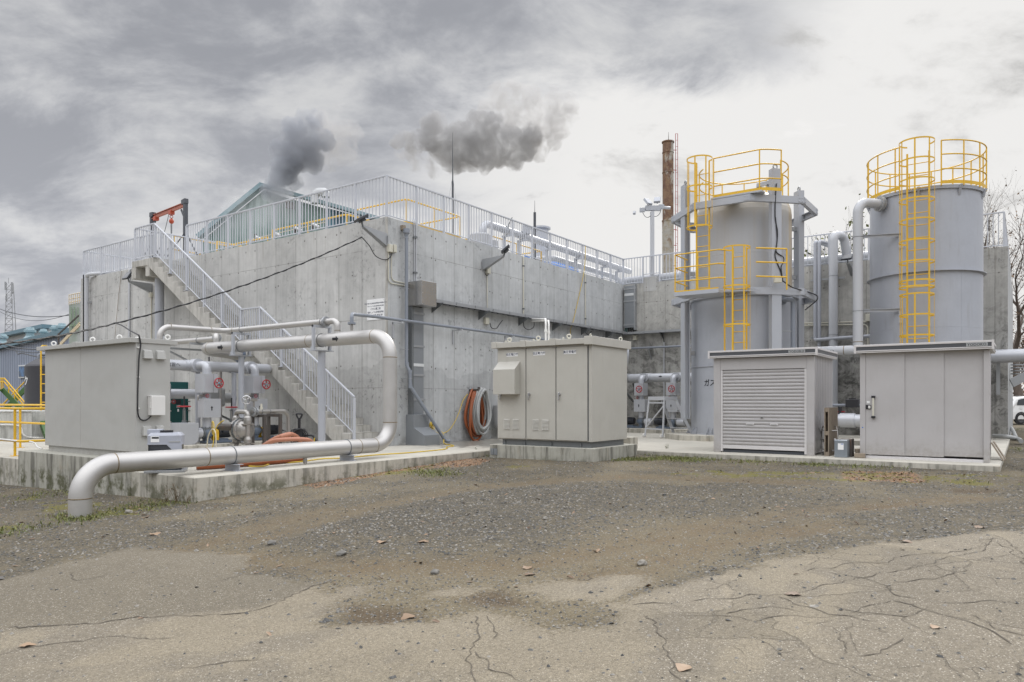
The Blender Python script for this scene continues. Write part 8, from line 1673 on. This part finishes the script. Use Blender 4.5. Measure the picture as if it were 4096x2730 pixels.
for k, (a, b_, s, r) in enumerate((((-60,1210,60), (275,1262,46), 0.5, 0.028), ((-60,1207,60), (275,1258,46), 0.9, 0.018), ((-60,1300,48), (205,1395,40), 0.4, 0.014), ((-60,1345,40), (330,1368,30), 0.5, 0.03), ((-60,1352,40), (330,1372,30), 0.6, 0.02), ((-60,1318,48), (150,1375,40), 0.3, 0.012))):
    p, q = A_(*a), A_(*b_); m = MB(); m.tube(para(p, q, s, 16), r, n=5); m.solo('overhead_wire', ('thick overhead wire running to the silo tower, far left', 'thin overhead wire running to the silo tower, far left', 'thin wire slanting down across the teal roofs, upper', 'thick black wire crossing in front of the blue-grey hall, upper', 'black wire crossing in front of the blue-grey hall, lower', 'thin wire slanting down across the teal roofs, lower')[k], 'wire', MATS['crane_dark'], group='overhead wires')
# low wall, black tank, ladder, yellow stairs
LW = on(127, 1757, z=0); m = MB(); m.box(LW.x-6.0, LW.x, LW.y, LW.y+0.25, -0.05, 0.83); m.box(LW.x-6.03, LW.x+0.03, LW.y-0.03, LW.y+0.28, 0.831, 0.86); t = thing('low_wall', 'low pale concrete wall at the far left behind the yellow guard rail', 'wall', (LW.x-3, LW.y, 0)); m.build('wall', MATS['low_wall_concrete'], t)
m = MB(); m.box(LW.x+0.002, XW-0.01, LW.y+0.35, LW.y+8, -0.05, 0.84); m.build('tank_base', MATS['low_wall_concrete'], t)
hose('cable_conduit', 'white conduit lying at the foot of the low wall, far left', 'conduit', [Vector((LW.x-1.4, LW.y-0.05, 0.45)), Vector((LW.x-0.4, LW.y-0.05, 0.42)), Vector((LW.x-0.1, LW.y-0.06, 0.06)), Vector((LW.x+1.5, LW.y+0.25, 0.04))], 0.025, 'white_plastic', n=8)
bt = on(245, 1600, d=26.5); t = thing('black_tank', 'matt black plastic storage tank with white lettering behind the grey cabinet', 'tank', (bt.x, bt.y, 0.85)); zt_ = on(200, 1467, d=25.8).z; Rb = 1.12
m = MB(); m.lathe([(Rb,0.86),(Rb,zt_),(Rb,zt_),(Rb*0.97,zt_+0.06),(Rb*0.7,zt_+0.28),(0.3,zt_+0.42),(0,zt_+0.44)], (bt.x,bt.y,0), (0,0,1), 48); m.build('shell', MATS['tank_black'], t); eyebolt(t, *(on(135, 1462, d=26.2)), 1.4, 'galv')
an = math.atan2(-FW[1], -FW[0])-1.0
lettering('タンク', 0.36, MATS['white_ink'], (bt.x, bt.y, on(121, 1528, d=26).z), (1,0,0), (0,0,1), t, bend=(bt.x, bt.y, Rb+0.004, an), align='CENTER', off=0.006)
t = thing('tank_pipe', 'dark pipe rising from the black tank and bending left', 'pipe', on(157, 1440, d=26)); m = MB(); a = on(157, 1455, d=26); m.tube([a-up*0.4, on(157, 1418, d=26), on(210, 1418, d=26)], 0.07, bend=0.1, n=10); m.build('pipe', MATS['pvc_grey'], t)
hose('tank_cable', 'black cable from the blue-grey hall to the black tank', 'cable', [on(66, 1407, d=40), on(72, 1418, d=39), on(88, 1414, d=37), on(130, 1424, d=30), on(180, 1433, d=26)], 0.025, 'black_cable', n=5)
t = thing('tank_ladder', 'yellow ladder with hooped rails on the black tank', 'ladder', on(163, 1650, d=24.2)); dL = 24.2
for k, u in enumerate((164, 216)): m = MB(); h = on(u, 1383, d=dL); m.tube([on(u, 1652, d=dL), h, h+F3*0.25+R3*0.08, h+F3*0.25+R3*0.08-up*0.35], 0.028, bend=0.1, n=8); m.build('stringer', Y_, t)
for v in (1499, 1536, 1573, 1610, 1647): m = MB(); m.cyl(on(164, v, d=dL), on(216, v, d=dL), 0.018, n=6); m.build('rung', Y_, t)
q = on(160, 1663, d=23.0); m = MB(); m.beam(on(160, 1664, d=23), on(190, 1745, d=22.2), 0.16, 0.16); m.beam(on(155, 1664, d=23), on(172, 1664, d=23), 0.16, 0.02); m.solo('green_strut', 'bright green steel strut leaning beside the grey cabinet, far left', 'strut', MATS['green_paint'])
t = thing('steel_stairs', 'crossing green stair stringers with yellow handrails in front of the blue-grey hall', 'stairs', on(50, 1640, d=38)); dS = 38
for a, b_, d_ in (((10,1558),(92,1645),38), ((10,1650),(118,1540),39.5)): m = MB(); m.beam(on(*a, d=d_), on(*b_, d=d_), 0.10, 0.24, up); m.build('stringer', MATS['green_paint'], t)
m = MB(); m.beam(on(-40, 1562, d=38), on(14, 1562, d=38), 0.9, 0.10, up); m.build('landing', MATS['green_paint'], t)
for pts, d_ in (([(-40,1514),(18,1514),(108,1622)],38), ([(-40,1528),(16,1528),(98,1624)],38), ([(8,1622),(118,1508)],39.5)): m = MB(); m.tube([on(u, v, d=d_) for u, v in pts], 0.035, n=6); m.build('handrail', Y_, t)
for u, v0, v1, d_ in ((5,1514,1560,38), (12,1514,1560,38), (35,1536,1585,38), (58,1562,1610,38), (70,1555,1612,39.5), (100,1528,1560,39.5)): m = MB(); m.cyl(on(u, v0, d=d_), on(u, v1, d=d_), 0.028, n=6); m.build('post', Y_, t)
# ------------------------------------------------------------------ far right: car, stair, hose
q = Vector((0, 0, 0)); dK = 38.5; wz = on(4084, 1698, d=dK).z
t = thing('parked_car', 'white hatchback car parked beyond the right end of the building, seen by its rear wheel', 'car', A_(4150, 1698, dK)); fx = (R3+F3*0.12).normalized(); fy = Vector((-fx.y, fx.x, 0)); c0 = A_(4084, 1698, dK); c0.z = wz
C = lambda x, y, z: c0+fx*x+fy*y+up*z
side_ = [(-0.62,0.42),(-0.66,0.62),(-0.60,0.92),(-0.48,1.02),(-0.28,1.36),(0.0,1.45),(0.5,1.50),(1.1,1.49),(1.55,1.40),(2.15,0.98),(2.7,0.86),(3.05,0.70),(3.10,0.42),(2.95,0.25),(-0.5,0.25)]
N_ = len(side_); V = []
for y, k in ((0.0,1.0),(0.07,1.0),(1.55,1.0),(1.62,1.0)):
    ins = 0.06 if y in (0.0, 1.62) else 0.0
    for x, z in side_: V.append(C(x+(0.05 if x < 1 else -0.05)*(ins > 0), y+(0.10*(max(0, z-0.9)/0.6) if y < 0.8 else -0.10*(max(0, z-0.9)/0.6)), z-(0.03 if ins and z > 1.2 else 0)))
m = MB(); m.add(V, [tuple(range(N_))[::-1], tuple(range(3*N_, 4*N_))]+[(k*N_+i, k*N_+(i+1) % N_, (k+1)*N_+(i+1) % N_, (k+1)*N_+i) for k in range(3) for i in range(N_)], False); m.build('body', MATS['car_white'], t, bevel=0.03)
def pane(name, pts, off=-0.012): m = MB(); m.prism([C(x, 0.10*(max(0, z-0.9)/0.6)+off, z) for x, z in pts], fy*0.008); m.build(name, MATS['glass_dark'], t)
pane('window', [(-0.22,1.02),(-0.10,1.30),(0.38,1.40),(0.46,1.02)]); pane('window', [(0.52,1.02),(0.46,1.40),(1.05,1.41),(1.12,1.02)])
for x in (0.0, 2.45):
    m = MB(); m.lathe([(0.20,-0.02),(0.27,-0.02),(0.30,0.02),(0.30,0.16),(0.27,0.2),(0.2,0.2)], C(x, 0.0, 0.30), fy, 28); w_ = m.build('wheel', MATS['tyre'], t); m = MB(); m.lathe([(0.0,0.02),(0.06,0.0),(0.10,0.03),(0.19,0.02),(0.205,-0.012)], C(x, 0.0, 0.30), fy, 24); WL[w_] = WL[t]; m.build('rim', MATS['rim_metal'], w_)
    m = MB(); m.lathe([(0.295,-0.016),(0.36,-0.016)], C(x, 0.0, 0.30), fy, 24, a0=0, a1=2*PI); m.build('wheel_arch', MATS['black_plastic'], t)
m = MB(); m.obox(C(-0.58, 0.08, 0.86), fx*0.06, fy*0.06, up*0.10); m.build('tail_light', MATS['red_paint'], t, bevel=0.01); m = MB(); m.lathe([(0.0,-0.012),(0.08,-0.012)], C(0.02, 0.0, 0.86), fy, 14); m.build('fuel_flap', MATS['car_white'], t)
t = thing('steel_stairs', 'grey galvanised stair with bar treads running past the right end of the building', 'stairs', on(4070, 1560, d=24)); 
m = MB(); m.beam(on(4046, 1534, d=24), on(4170, 1470, d=24), 0.05, 0.28, up); m.build('stringer', MATS['galv'], t)
for k in range(4): m = MB(); m.beam(on(4052, 1460+12*k, d=24.6), on(4180, 1460+12*k, d=24.6), 0.25, 0.04, up); m.build('tread', MATS['galv'], t)
hz0 = on(3976, 1748, d=20.0)
hose('drain_hose', 'pale grey hose curving over the gravel at the far right', 'hose', [on(3975, 1745, d=22), on(4030, 1748, d=21.5), on(4070, 1757, d=21.5), on(4085, 1766, d=21)], 0.065, 'hose_grey', n=10)
hose('drain_hose', 'second pale hose lying along the building end at the far right', 'hose', [on(4045, 1712, d=26), on(4055, 1730, d=24.5), on(4064, 1752, d=23)], 0.06, 'hose_grey', n=10)

# ------------------------------------------------------------------ trees
def with_tone(o, tones):
    at = o.data.attributes.new('tone', 'FLOAT', 'FACE'); at.data.foreach_set('value', np.array(tones, np.float32))
def tree(name, label, base, H, seed, spread=0.55, r0=0.16, leaves=0, leafmat='leaf_brown', levels=5, nb=2, lean=(0,0), lsize=0.09, trunk_to=0.35, group='bare trees at the right', leaf_fac=1.0):
    rg = random.Random(seed); t = thing(name, label, 'tree', base, group); base = Vector(base)
    tr, tw, tips = MB(), MB(), []
    def grow(p, d, L, r, lv):
        n = 4 if lv < 3 else 3; pts = [p]; dd = d.copy()
        for k in range(n):
            dd = (dd+Vector((rg.gauss(0,.13), rg.gauss(0,.13), rg.gauss(0.05,.09)))).normalized(); pts.append(pts[-1]+dd*L/n)
        (tr if lv < 2 else tw).tube(pts, lambda s: r*(1-0.42*s), n=8 if lv < 2 else (5 if lv < 4 else 3), caps=False)
        if lv >= levels: tips.append((pts[-1], dd)); tips.append((pts[-2], dd)); return
        for k in range(nb+(1 if rg.random() < 0.55 else 0)):
            a = rg.uniform(0, 2*PI); sp = spread*rg.uniform(0.6, 1.4); e1, e2 = frame(dd); nd = (dd+(e1*math.cos(a)+e2*math.sin(a))*sp+Vector((0,0,0.12))).normalized()
            q = pts[-1] if k < 2 else pts[rg.randint(1, n-1)]; grow(q, nd, L*rg.uniform(0.62, 0.86), r*0.58*rg.uniform(0.8, 1.05), lv+1)
            if lv >= 1 and rg.random() < 0.6: nd = (dd+(e2*math.cos(a)-e1*math.sin(a))*sp*1.4).normalized(); grow(pts[rg.randint(1, n-1)], nd, L*0.55, r*0.38, min(levels, lv+2))
    grow(base, Vector((lean[0], lean[1], 1)).normalized(), H*trunk_to, r0, 0)
    tr.build('trunk', MATS['bark'], t); tw.build('branches', MATS['bark'], t)
    if leaves:
        m = MB(); tones = []
        for k in range(leaves):
            p, d = rg.choice(tips); q = p+Vector((rg.gauss(0,.16), rg.gauss(0,.16), rg.gauss(-.05,.14)))*leaf_fac; a = Vector((rg.gauss(0,1), rg.gauss(0,1), rg.gauss(-.5,.6))).normalized(); b_ = a.cross(Vector((rg.gauss(0,1), rg.gauss(0,1), rg.gauss(0,1)))).normalized(); s = lsize*rg.uniform(0.6, 1.4)
            m.poly([q, q+a*s*0.5+b_*s*0.28, q+a*s, q+a*s*0.5-b_*s*0.28]); tones.append(rg.random())
        o = m.build('leaves', MATS[leafmat], t); with_tone(o, tones)
    return t
tree('bare_tree', 'bare tree with a leaning dark trunk at the right edge, beyond the building end', A_(4072, 1640, 46), 13.5, 3, 0.55, 0.22, 500, 'leaf_brown', 6, 2, (0.03,-0.12), 0.14, 0.30)
tree('bare_tree', 'thin bare tree rising behind the right end of the roof railing', A_(3985, 1600, 44), 12, 11, 0.50, 0.15, 260, 'leaf_brown', 6, 2, (0.0,-0.05), 0.14, 0.36)
tree('bare_tree', 'thick bare tree trunk half out of frame at the far right', A_(4092, 1650, 40), 11, 21, 0.6, 0.24, 500, 'leaf_brown', 6, 2, (0.0,0.02), 0.14, 0.28)
tree('bare_tree', 'bushy bare undergrowth tree behind the white car', A_(4140, 1650, 62), 13, 31, 0.7, 0.2, 700, 'leaf_brown', 6, 2, (0,0), 0.2, 0.2)
tree('bare_tree', 'faint bare tree in the gap behind the building end, far right', A_(4030, 1640, 70), 12, 41, 0.55, 0.2, 300, 'leaf_brown', 6, 2, (0,0), 0.2, 0.3)
tree('young_tree', 'sparse leafy young tree behind the roof railing between the two tanks', A_(3390, 1500, 40), 6.6, 52, 0.42, 0.07, 420, 'leaf_green', 4, 3, (0.0,0.0), 0.20, 0.50, 'leafy trees behind the roof')
tree('young_tree', 'lower leafy tree behind the roof railing beside the ring frame', A_(3290, 1500, 41), 5.2, 63, 0.42, 0.07, 280, 'leaf_green', 4, 3, (0,0), 0.20, 0.50, 'leafy trees behind the roof')
tree('young_tree', 'small leafy tree top just left of the big plain tank, behind the railing', A_(3475, 1500, 42), 5.4, 77, 0.4, 0.07, 200, 'leaf_green', 4, 3, (0,0), 0.20, 0.50, 'leafy trees behind the roof')
m = MB(); rg = random.Random(5); tn_ = []
for k in range(9000):
    u = rg.uniform(3980, 4700); d = rg.uniform(66, 110); h = rg.random()**1.7*5.5; q = A_(u, 1630, d); q.z = -0.3+h; s = rg.uniform(0.15, 0.5); a = Vector((rg.gauss(0,1), rg.gauss(0,1), rg.gauss(0,1))).normalized(); b_ = a.cross(Vector((rg.gauss(0,1), rg.gauss(0,1), rg.gauss(0,1)))).normalized(); m.poly([q, q+a*s*0.5+b_*s*0.3, q+a*s, q+a*s*0.5-b_*s*0.3]); tn_.append(rg.random()*0.5)
o = m.build('undergrowth', MATS['leaf_brown']); tag(o, 'brown tangled undergrowth of the far wood behind the white car', 'undergrowth', kind='stuff'); with_tone(o, tn_)
# ------------------------------------------------------------------ steam plumes
def smoke_mat(name, col, dens, a=0.38, b=0.60):
    m = bpy.data.materials.new(name); m.use_nodes = True; m.node_tree.nodes.clear(); N = NT(m.node_tree); MATS[name] = m
    v = N.node('ShaderNodeVolumePrincipled'); o = N.node('ShaderNodeOutputMaterial'); N.l.new(v.outputs[0], o.inputs['Volume'])
    v.inputs['Color'].default_value = (*col, 1); P = N.pos(); n1 = N.noise(P, 0.42, 8, 0.66, 0.7); n2 = N.noise(P, 1.3, 5, 0.65); f = N.m('ADD', N.m('MULTIPLY', n1, 0.7), N.m('MULTIPLY', n2, 0.3)); N.put(v.inputs['Density'], N.ss(f, a, b, 0.0, dens)); v.inputs['Anisotropy'].default_value = 0.2
    return m
smoke_mat('steam', (0.50, 0.515, 0.55), 1.2); smoke_mat('steam_brown', (0.555, 0.55, 0.548), 1.0); smoke_mat('steam_thin', (0.68, 0.67, 0.66), 0.9, 0.42, 0.66); smoke_mat('steam_veil', (0.90, 0.905, 0.91), 0.085, 0.30, 0.55)
def puff(m, c, r, seed, sub=3):
    """one billow: an icosphere swollen by layered noise"""
    V, F_ = ICO[sub]; rg = random.Random(seed); off = Vector((rg.uniform(-50,50), rg.uniform(-50,50), rg.uniform(-50,50))); P = []
    for v in V:
        n1 = mnoise.fractal(v*1.3+off, 1.0, 2.0, 5); n2 = abs(mnoise.noise(v*3.1+off))
        P.append(c+v*r*(1+0.30*n1+0.22*(0.35-n2)))
    m.add(P, F_, True)
ICO = {}
import bmesh
for s_ in (3, 4):
    bm = bmesh.new(); bmesh.ops.create_icosphere(bm, subdivisions=s_, radius=1.0); bm.verts.ensure_lookup_table(); ICO[s_] = ([v.co.copy() for v in bm.verts], [tuple(v.index for v in f.verts) for f in bm.faces]); bm.free()
def plume(label, blobs, d, seed, mat):
    m = MB(); rg = random.Random(seed)
    for k, (u, v, r) in enumerate(blobs):
        c = A_(u, v, d+rg.uniform(-1.2, 1.2)); puff(m, c, r*d/2903, seed*100+k, 4)
    o = m.solo('steam_plume', label, 'smoke', MATS[mat], tuple(A_(blobs[0][0], blobs[0][1], d)), group='steam plumes')
    md = o.modifiers.new('weld', 'REMESH'); md.mode = 'VOXEL'; md.voxel_size = d/2903*3.5; md.use_smooth_shade = True
    return o
smoke_mat('steam_base', (0.56, 0.575, 0.605), 0.8, 0.22, 0.42)
plume('pale dense foot of the steam plume, sitting on the roof of the green hall', [(1075,772,36),(1105,785,38),(1140,772,32),(1095,748,40),(1118,725,42),(1150,706,40),(1110,700,36),(1130,668,42),(1165,660,44)], 70.5, 9, 'steam_base')
plume('grey steam plume rising from the green factory hall', [(1140,700,45),(1175,725,38),(1125,668,46),(1165,640,60),(1130,600,46),(1190,575,66),(1225,610,60),(1175,520,52),(1240,520,52),(1215,470,36),(1265,480,40),(1290,560,48),(1255,650,44)], 71, 1, 'steam')
plume('dark grey steam cloud drifting behind the lightning rod', [(1590,570,30),(1625,560,34),(1660,575,42),(1700,560,44),(1735,500,52),(1760,560,66),(1800,600,72),(1820,640,54),(1850,560,76),(1880,620,66),(1920,560,72),(1940,640,52),(1990,600,66),(2030,560,60),(2060,640,44),(2100,600,48),(2120,545,50),(1965,510,56),(1905,490,48)], 95, 2, 'steam_brown')
plume('pale thin steam wisps above and right of the dark cloud', [(1950,450,50),(2000,420,56),(2040,480,60),(2090,440,52),(2130,480,56),(2180,430,50),(2210,500,60),(2240,420,46),(2265,470,44),(2200,560,50),(2150,600,46),(2220,390,40),(2270,400,36),(2280,440,36),(2050,360,44),(1990,380,46),(2120,380,44),(2240,520,40)], 97, 3, 'steam_thin')
plume('pale thin steam veil trailing right of the first plume', [(1300,500,60),(1340,560,70),(1320,620,62),(1380,600,60),(1400,530,50),(1360,470,44)], 74, 4, 'steam_thin')
plume('small pale steam puff under the left end of the dark cloud', [(1600,620,28),(1640,610,34),(1680,625,40),(1720,650,36),(1740,690,28),(1660,660,30)], 93, 6, 'steam_thin')
plume('pale steam veil drifting in front of the green gable', [(960,860,70),(1020,830,70),(1080,850,70),(1000,900,70),(1130,800,55),(1160,840,60),(900,930,50)], 64, 8, 'steam_veil')
# ------------------------------------------------------------------ loose stones, leaves, grass
def in_view(n, rmin, rmax, seed, power=1.0):
    r_ = np.random.default_rng(seed); a = np.radians(r_.uniform(-37, 37, n)); r = rmin*(rmax/rmin)**(r_.random(n)**power); th = math.radians(90-54.8)-a
    return r*np.cos(th), r*np.sin(th), r
def apron_mask(x, y):
    return ((x > 6.2) & (y > 10.3)) | ((x > 15.68) & (y > 0.3)) | ((x > 13.36) & (x < 15.55) & (y > 7.3) & (y < 10.15)) | ((x > 26.7) & (y > 0.3)) | (np.hypot(x-4.82, y-10.8) < 0.17)
RS_ = np.random.default_rng(12)
def scatter_mesh(name, X, Y, Zs, R, shape_v, shape_f, mat, label, cat, flat=(1.0, 1.0), tilt=0.3, tone=None, lift=0.0):
    n = len(X); V0 = np.array(shape_v, float); nv = len(V0); a = RS_.uniform(0, 2*PI, n); ca_, sa_ = np.cos(a), np.sin(a)
    J = 1+0.35*(RS_.random((n, nv, 3))-0.5)*2; P = V0[None]*J*R[:, None, None]; P[:, :, 2] *= RS_.uniform(flat[0], flat[1], n)[:, None]; P[:, :, 0] *= RS_.uniform(0.7, 1.35, n)[:, None]
    tx = RS_.normal(0, tilt, n); ty = RS_.normal(0, tilt, n); P[:, :, 2] += P[:, :, 0]*tx[:, None]+P[:, :, 1]*ty[:, None]
    x = P[:, :, 0]*ca_[:, None]-P[:, :, 1]*sa_[:, None]+X[:, None]; y = P[:, :, 0]*sa_[:, None]+P[:, :, 1]*ca_[:, None]+Y[:, None]; z = P[:, :, 2]+(Zs+lift*R)[:, None]
    V = np.stack([x, y, z], -1).reshape(-1, 3); F_ = (np.array(shape_f)[None]+(np.arange(n)*nv)[:, None, None]).reshape(-1, len(shape_f[0]))
    me = bpy.data.meshes.new(name); me.from_pydata(V.tolist(), [], F_.tolist()); me.materials.append(MATS[mat]); o = bpy.data.objects.new(name, me); COL.objects.link(o)
    tn = np.repeat(RS_.random(n) if tone is None else tone, len(shape_f)); at = me.attributes.new('tone', 'FLOAT', 'FACE'); at.data.foreach_set('value', tn.astype(np.float32))
    return tag(o, label, cat, kind='stuff')
STV = [(1,0,0),(0.4,0.8,0.1),(-0.6,0.75,0),(-1,-0.1,0.05),(-0.4,-0.85,0),(0.6,-0.7,0.05),(0.25,0.1,0.75),(-0.35,-0.05,0.7)]
STF = [(0,1,6),(1,2,6),(2,7,6),(2,3,7),(3,4,7),(4,6,7),(4,5,6),(5,0,6)]
x, y, r = in_view(100000, 3.6, 26, 1, 0.75); k = ~apron_mask(x, y); x, y, r = x[k], y[k], r[k]
A1, D1, G1, T1, M1, S1, L1, sd1 = masks(x, y); pr = np.where(A1 > 0.5, 0.035, 0.42+0.5*G1)*(1-0.6*T1); k = RS_.random(len(x)) < pr; x, y, r, g1 = x[k], y[k], r[k], G1[k]
R_ = (0.005+0.011*RS_.random(len(x))**2.2)*(0.75+0.5*g1)*(1+0.02*r); big = RS_.random(len(x)) < 0.006; R_[big] *= 1.8
scatter_mesh('loose_stones', x, y, surf_z(x, y), R_, STV, STF, 'stone_mix', 'loose grey gravel stones strewn over the yard', 'gravel', (0.5, 1.1), 0.2, tone=RS_.random(len(x))**1.7)
LV = [(-1,0,0.05),(-0.3,0.42,0.22),(0.6,0.3,0.12),(1.05,0,0.0),(0.5,-0.34,0.14),(-0.4,-0.4,0.2)]; LF = [(0,1,2),(0,2,3),(0,3,4),(0,4,5)]
x, y, r = in_view(52000, 4.2, 27, 2, 0.55); k = ~apron_mask(x, y); x, y, r = x[k], y[k], r[k]; A1, D1, G1, T1, M1, S1, L1, sd1 = masks(x, y)
pr = 0.55*L1+0.010*(A1 < 0.5)+0.10*S1+0.0015; k = RS_.random(len(x)) < pr; x, y, r, l1 = x[k], y[k], r[k], L1[k]
scatter_mesh('leaf_litter', x, y, surf_z(x, y), 0.016+0.022*RS_.random(len(x)), LV, LF, 'leaf_brown', 'small fallen brown leaves scattered over the yard', 'fallen leaves', (0.4, 1.6), 0.35, lift=0.2)
GV = [(-0.10,0,0),(0.10,0,0),(0.11,0.22,0.55),(-0.05,0.22,0.55),(0.12,0.75,0.9)]; GF = [(0,1,2),(0,2,3),(3,2,4)]
def clump(cx, cy, n, sp, seed):
    n = int(n*2.6); r_ = np.random.default_rng(seed); return r_.normal(cx, sp, n), r_.normal(cy, sp, n)
gx_, gy_ = [], []
x, y, r = in_view(40000, 7, 26, 3, 0.5); A1, D1, G1, T1, M1, S1, L1, sd1 = masks(x, y); k = (RS_.random(len(x)) < 0.55*S1*(fbm(x, y, 2.2, 3, 7) > 0.5)) & ~apron_mask(x, y); gx_.append(x[k]); gy_.append(y[k])
for i, (u, v, n, sp) in enumerate(((300,2075,160,0.13),(360,2078,100,0.12),(280,2060,90,0.15),(430,2060,70,0.25),(560,2020,110,0.3),(640,2030,90,0.25),(720,2010,90,0.22),(250,1965,110,0.45),(180,1985,100,0.45),(2575,1838,380,0.22),(2630,1820,420,0.22),(2680,1835,320,0.2),(2740,1845,160,0.2),(2480,1840,160,0.2),(2790,1838,200,0.25),(3000,1848,180,0.4),(3260,1862,160,0.2),(3460,1868,160,0.3),(1890,1820,220,0.13),(1930,1825,160,0.12),(1720,1890,200,0.25),(1760,1900,160,0.25),(1220,1915,160,0.2),(1330,1880,160,0.2),(1540,1850,120,0.1),(20,2130,200,0.3),(4060,1800,200,0.6),(4080,1720,300,0.9))):
    p = gp(u, v); a, b_ = clump(p.x, p.y, n, sp, 100+i); k = ~apron_mask(a, b_); gx_.append(a[k]); gy_.append(b_[k])
x, y = np.concatenate(gx_), np.concatenate(gy_); scatter_mesh('grass', x, y, surf_z(x, y)-0.004, 0.020+0.050*RS_.random(len(x))**2, GV, GF, 'grass_green', 'short grass tufts growing along the concrete edges and in the gravel', 'grass', (0.6, 1.3), 0.25)
# weeds against the apron edge
def weed(label, p, h, seed, mat='dry_weed', n=7, leaves=14, group='weeds at the apron edge'):
    rg = random.Random(seed); t = thing('weed', label, 'plant', p, group); m = MB(); tn_ = []; ml = MB(); tl = []; p = Vector(p)
    for k in range(n):
        a = rg.uniform(0, 2*PI); e = p+Vector((math.cos(a)*h*0.45*rg.random(), math.sin(a)*h*0.25*rg.random(), h*rg.uniform(0.6, 1.0))); md = p.lerp(e, 0.5)+Vector((rg.gauss(0,.02), rg.gauss(0,.02), 0)); m.tube([p, md, e], lambda s: 0.0035*(1-0.6*s), n=4, caps=False)
        for j in range(leaves//n+1): q = p.lerp(e, rg.uniform(0.35, 1.0)); d = Vector((rg.gauss(0,1), rg.gauss(0,1), rg.gauss(0.2,.5))).normalized(); b_ = d.cross(Vector((0.3,0.2,1))).normalized(); s = h*0.13*rg.uniform(0.6, 1.3); ml.poly([q, q+d*s*0.5+b_*s*0.25, q+d*s, q+d*s*0.5-b_*s*0.25]); tl.append(rg.random())
    o = m.build('stems', MATS[mat], t); with_tone(o, [0.3]*len(m.f)); o = ml.build('leaves', MATS[mat], t); with_tone(o, tl)
for i, (u, v, h, mat, lab, n) in enumerate(((665,2008,0.30,'dry_weed','dry brown weed stems against the left apron face',10), (705,2012,0.33,'dry_weed','tall dry weed beside the first, against the left apron face',10), (752,2015,0.16,'dry_weed','dark stubby weed at the apron corner',12), (1170,1925,0.24,'dry_weed','thin dry weed at the front apron edge, under the big pipe',6), (1530,1862,0.26,'leaf_green','small green weed at the front apron edge, right of the big pipe',6), (1120,1935,0.16,'leaf_green','green seedling weed at the front apron edge',7), (1890,1822,0.20,'leaf_green','broad-leaved green weed where the apron meets the switchgear block',12), (2650,1812,0.24,'leaf_green','broad-leaved weed right of the switchgear block',12), (1300,1900,0.12,'leaf_green','low green weed on the gravel by the apron edge',8))):
    p = gp(u, v); p.z = float(surf_z(np.array([p.x]), np.array([p.y]))[0])-0.005
    if apron_mask(np.array([p.x]), np.array([p.y]))[0]: p.y -= 0.12
    weed(lab, p, h, 40+i, mat, n, 26 if mat == 'leaf_green' else 12)
# single large leaves and stones one can point at
def bigleaf(label, u, v, L, seed, tone, group='single large fallen leaves'):
    rg = random.Random(seed); p = gp(u, v); p.z = float(surf_z(np.array([p.x]), np.array([p.y]))[0])+0.004; a = rg.uniform(0, 2*PI); c, s = math.cos(a), math.sin(a); N_ = 9; V = []
    for i in range(N_):
        f = i/(N_-1); w = 0.38*math.sin(PI*f)**0.8*(1+0.3*rg.uniform(-1, 1)); h = 0.16*math.sin(PI*f*1.1)*rg.uniform(0.6, 1.3)
        for sg, hh in ((-1, 1.5), (0, 0.4), (1, 1.0+0.6*rg.random())): X = (f-0.5); Y = w*sg; V.append((p.x+(X*c-Y*s)*L, p.y+(X*s+Y*c)*L, p.z+h*hh*L*0.55))
    m = MB(); m.add(V, [(i*3+j, i*3+j+1, i*3+j+4, i*3+j+3) for i in range(N_-1) for j in range(2)], True); o = m.solo('fallen_leaf', label, 'leaf', MATS['leaf_brown'], tuple(p), group=group); with_tone(o, [tone]*len(m.f))
for i, (u, v, L, tn, lab) in enumerate(((3172,2386,0.11,0.12,'upright curled reddish brown leaf on the cracked asphalt'), (2735,2683,0.11,0.95,'long pale tan leaf at the bottom edge of the asphalt'), (110,2594,0.10,1.0,'pale cream leaf on the asphalt, far left foreground'), (3742,2517,0.07,1.0,'pale leaf on the cracked asphalt, right foreground'), (1632,2468,0.12,0.6,'orange brown leaf at the edge of the bare earth'), (3920,2112,0.12,0.35,'orange leaf on gravel beside the asphalt edge, far right'), (1528,2170,0.14,0.9,'pale curled leaf in the gravel, centre left'), (2110,2265,0.12,0.6,'tan leaf on the bare earth, centre'), (620,2140,0.15,0.85,'pale leaf heap in the gravel below the apron corner'), (3625,2175,0.12,0.3,'rust brown leaf at the asphalt edge, right'), (2120,2300,0.1,0.2,'greenish dark leaf on the bare earth, centre'), (1693,2168,0.12,0.7,'light brown leaf on the dark gravel, centre'))): bigleaf(lab, u, v, L, 60+i, tn)
for i, (u, v, R, lab) in enumerate(((1088,2180,0.040,'fist-sized dark stone at the gravel edge, left of centre'), (1366,2215,0.042,'dark angular stone on the gravel edge, centre'), (1740,2288,0.035,'small dark stone on the bare earth, centre'), (2568,2252,0.04,'brown stone on the bare earth, right of centre'), (515,2055,0.045,'pale stone beside the grass below the left apron face'), (2180,2080,0.03,'pale pebble on the dark gravel, centre'))):
    p = gp(u, v); rg = random.Random(300+i); m = MB(); V, F_ = ICO[3]; z = float(surf_z(np.array([p.x]), np.array([p.y]))[0]); m.add([Vector((p.x, p.y, z+R*0.35))+Vector((q.x*1.2, q.y, q.z*0.72))*R*(1+0.35*mnoise.noise(q*1.1+Vector((i*9, 3, 1)))) for q in V], F_, False); o = m.solo('stone', lab, 'stone', MATS['stone_mix'], (p.x, p.y, z), group='single stones'); with_tone(o, [0.35 if i in (0, 1, 2) else 0.8]*len(m.f))
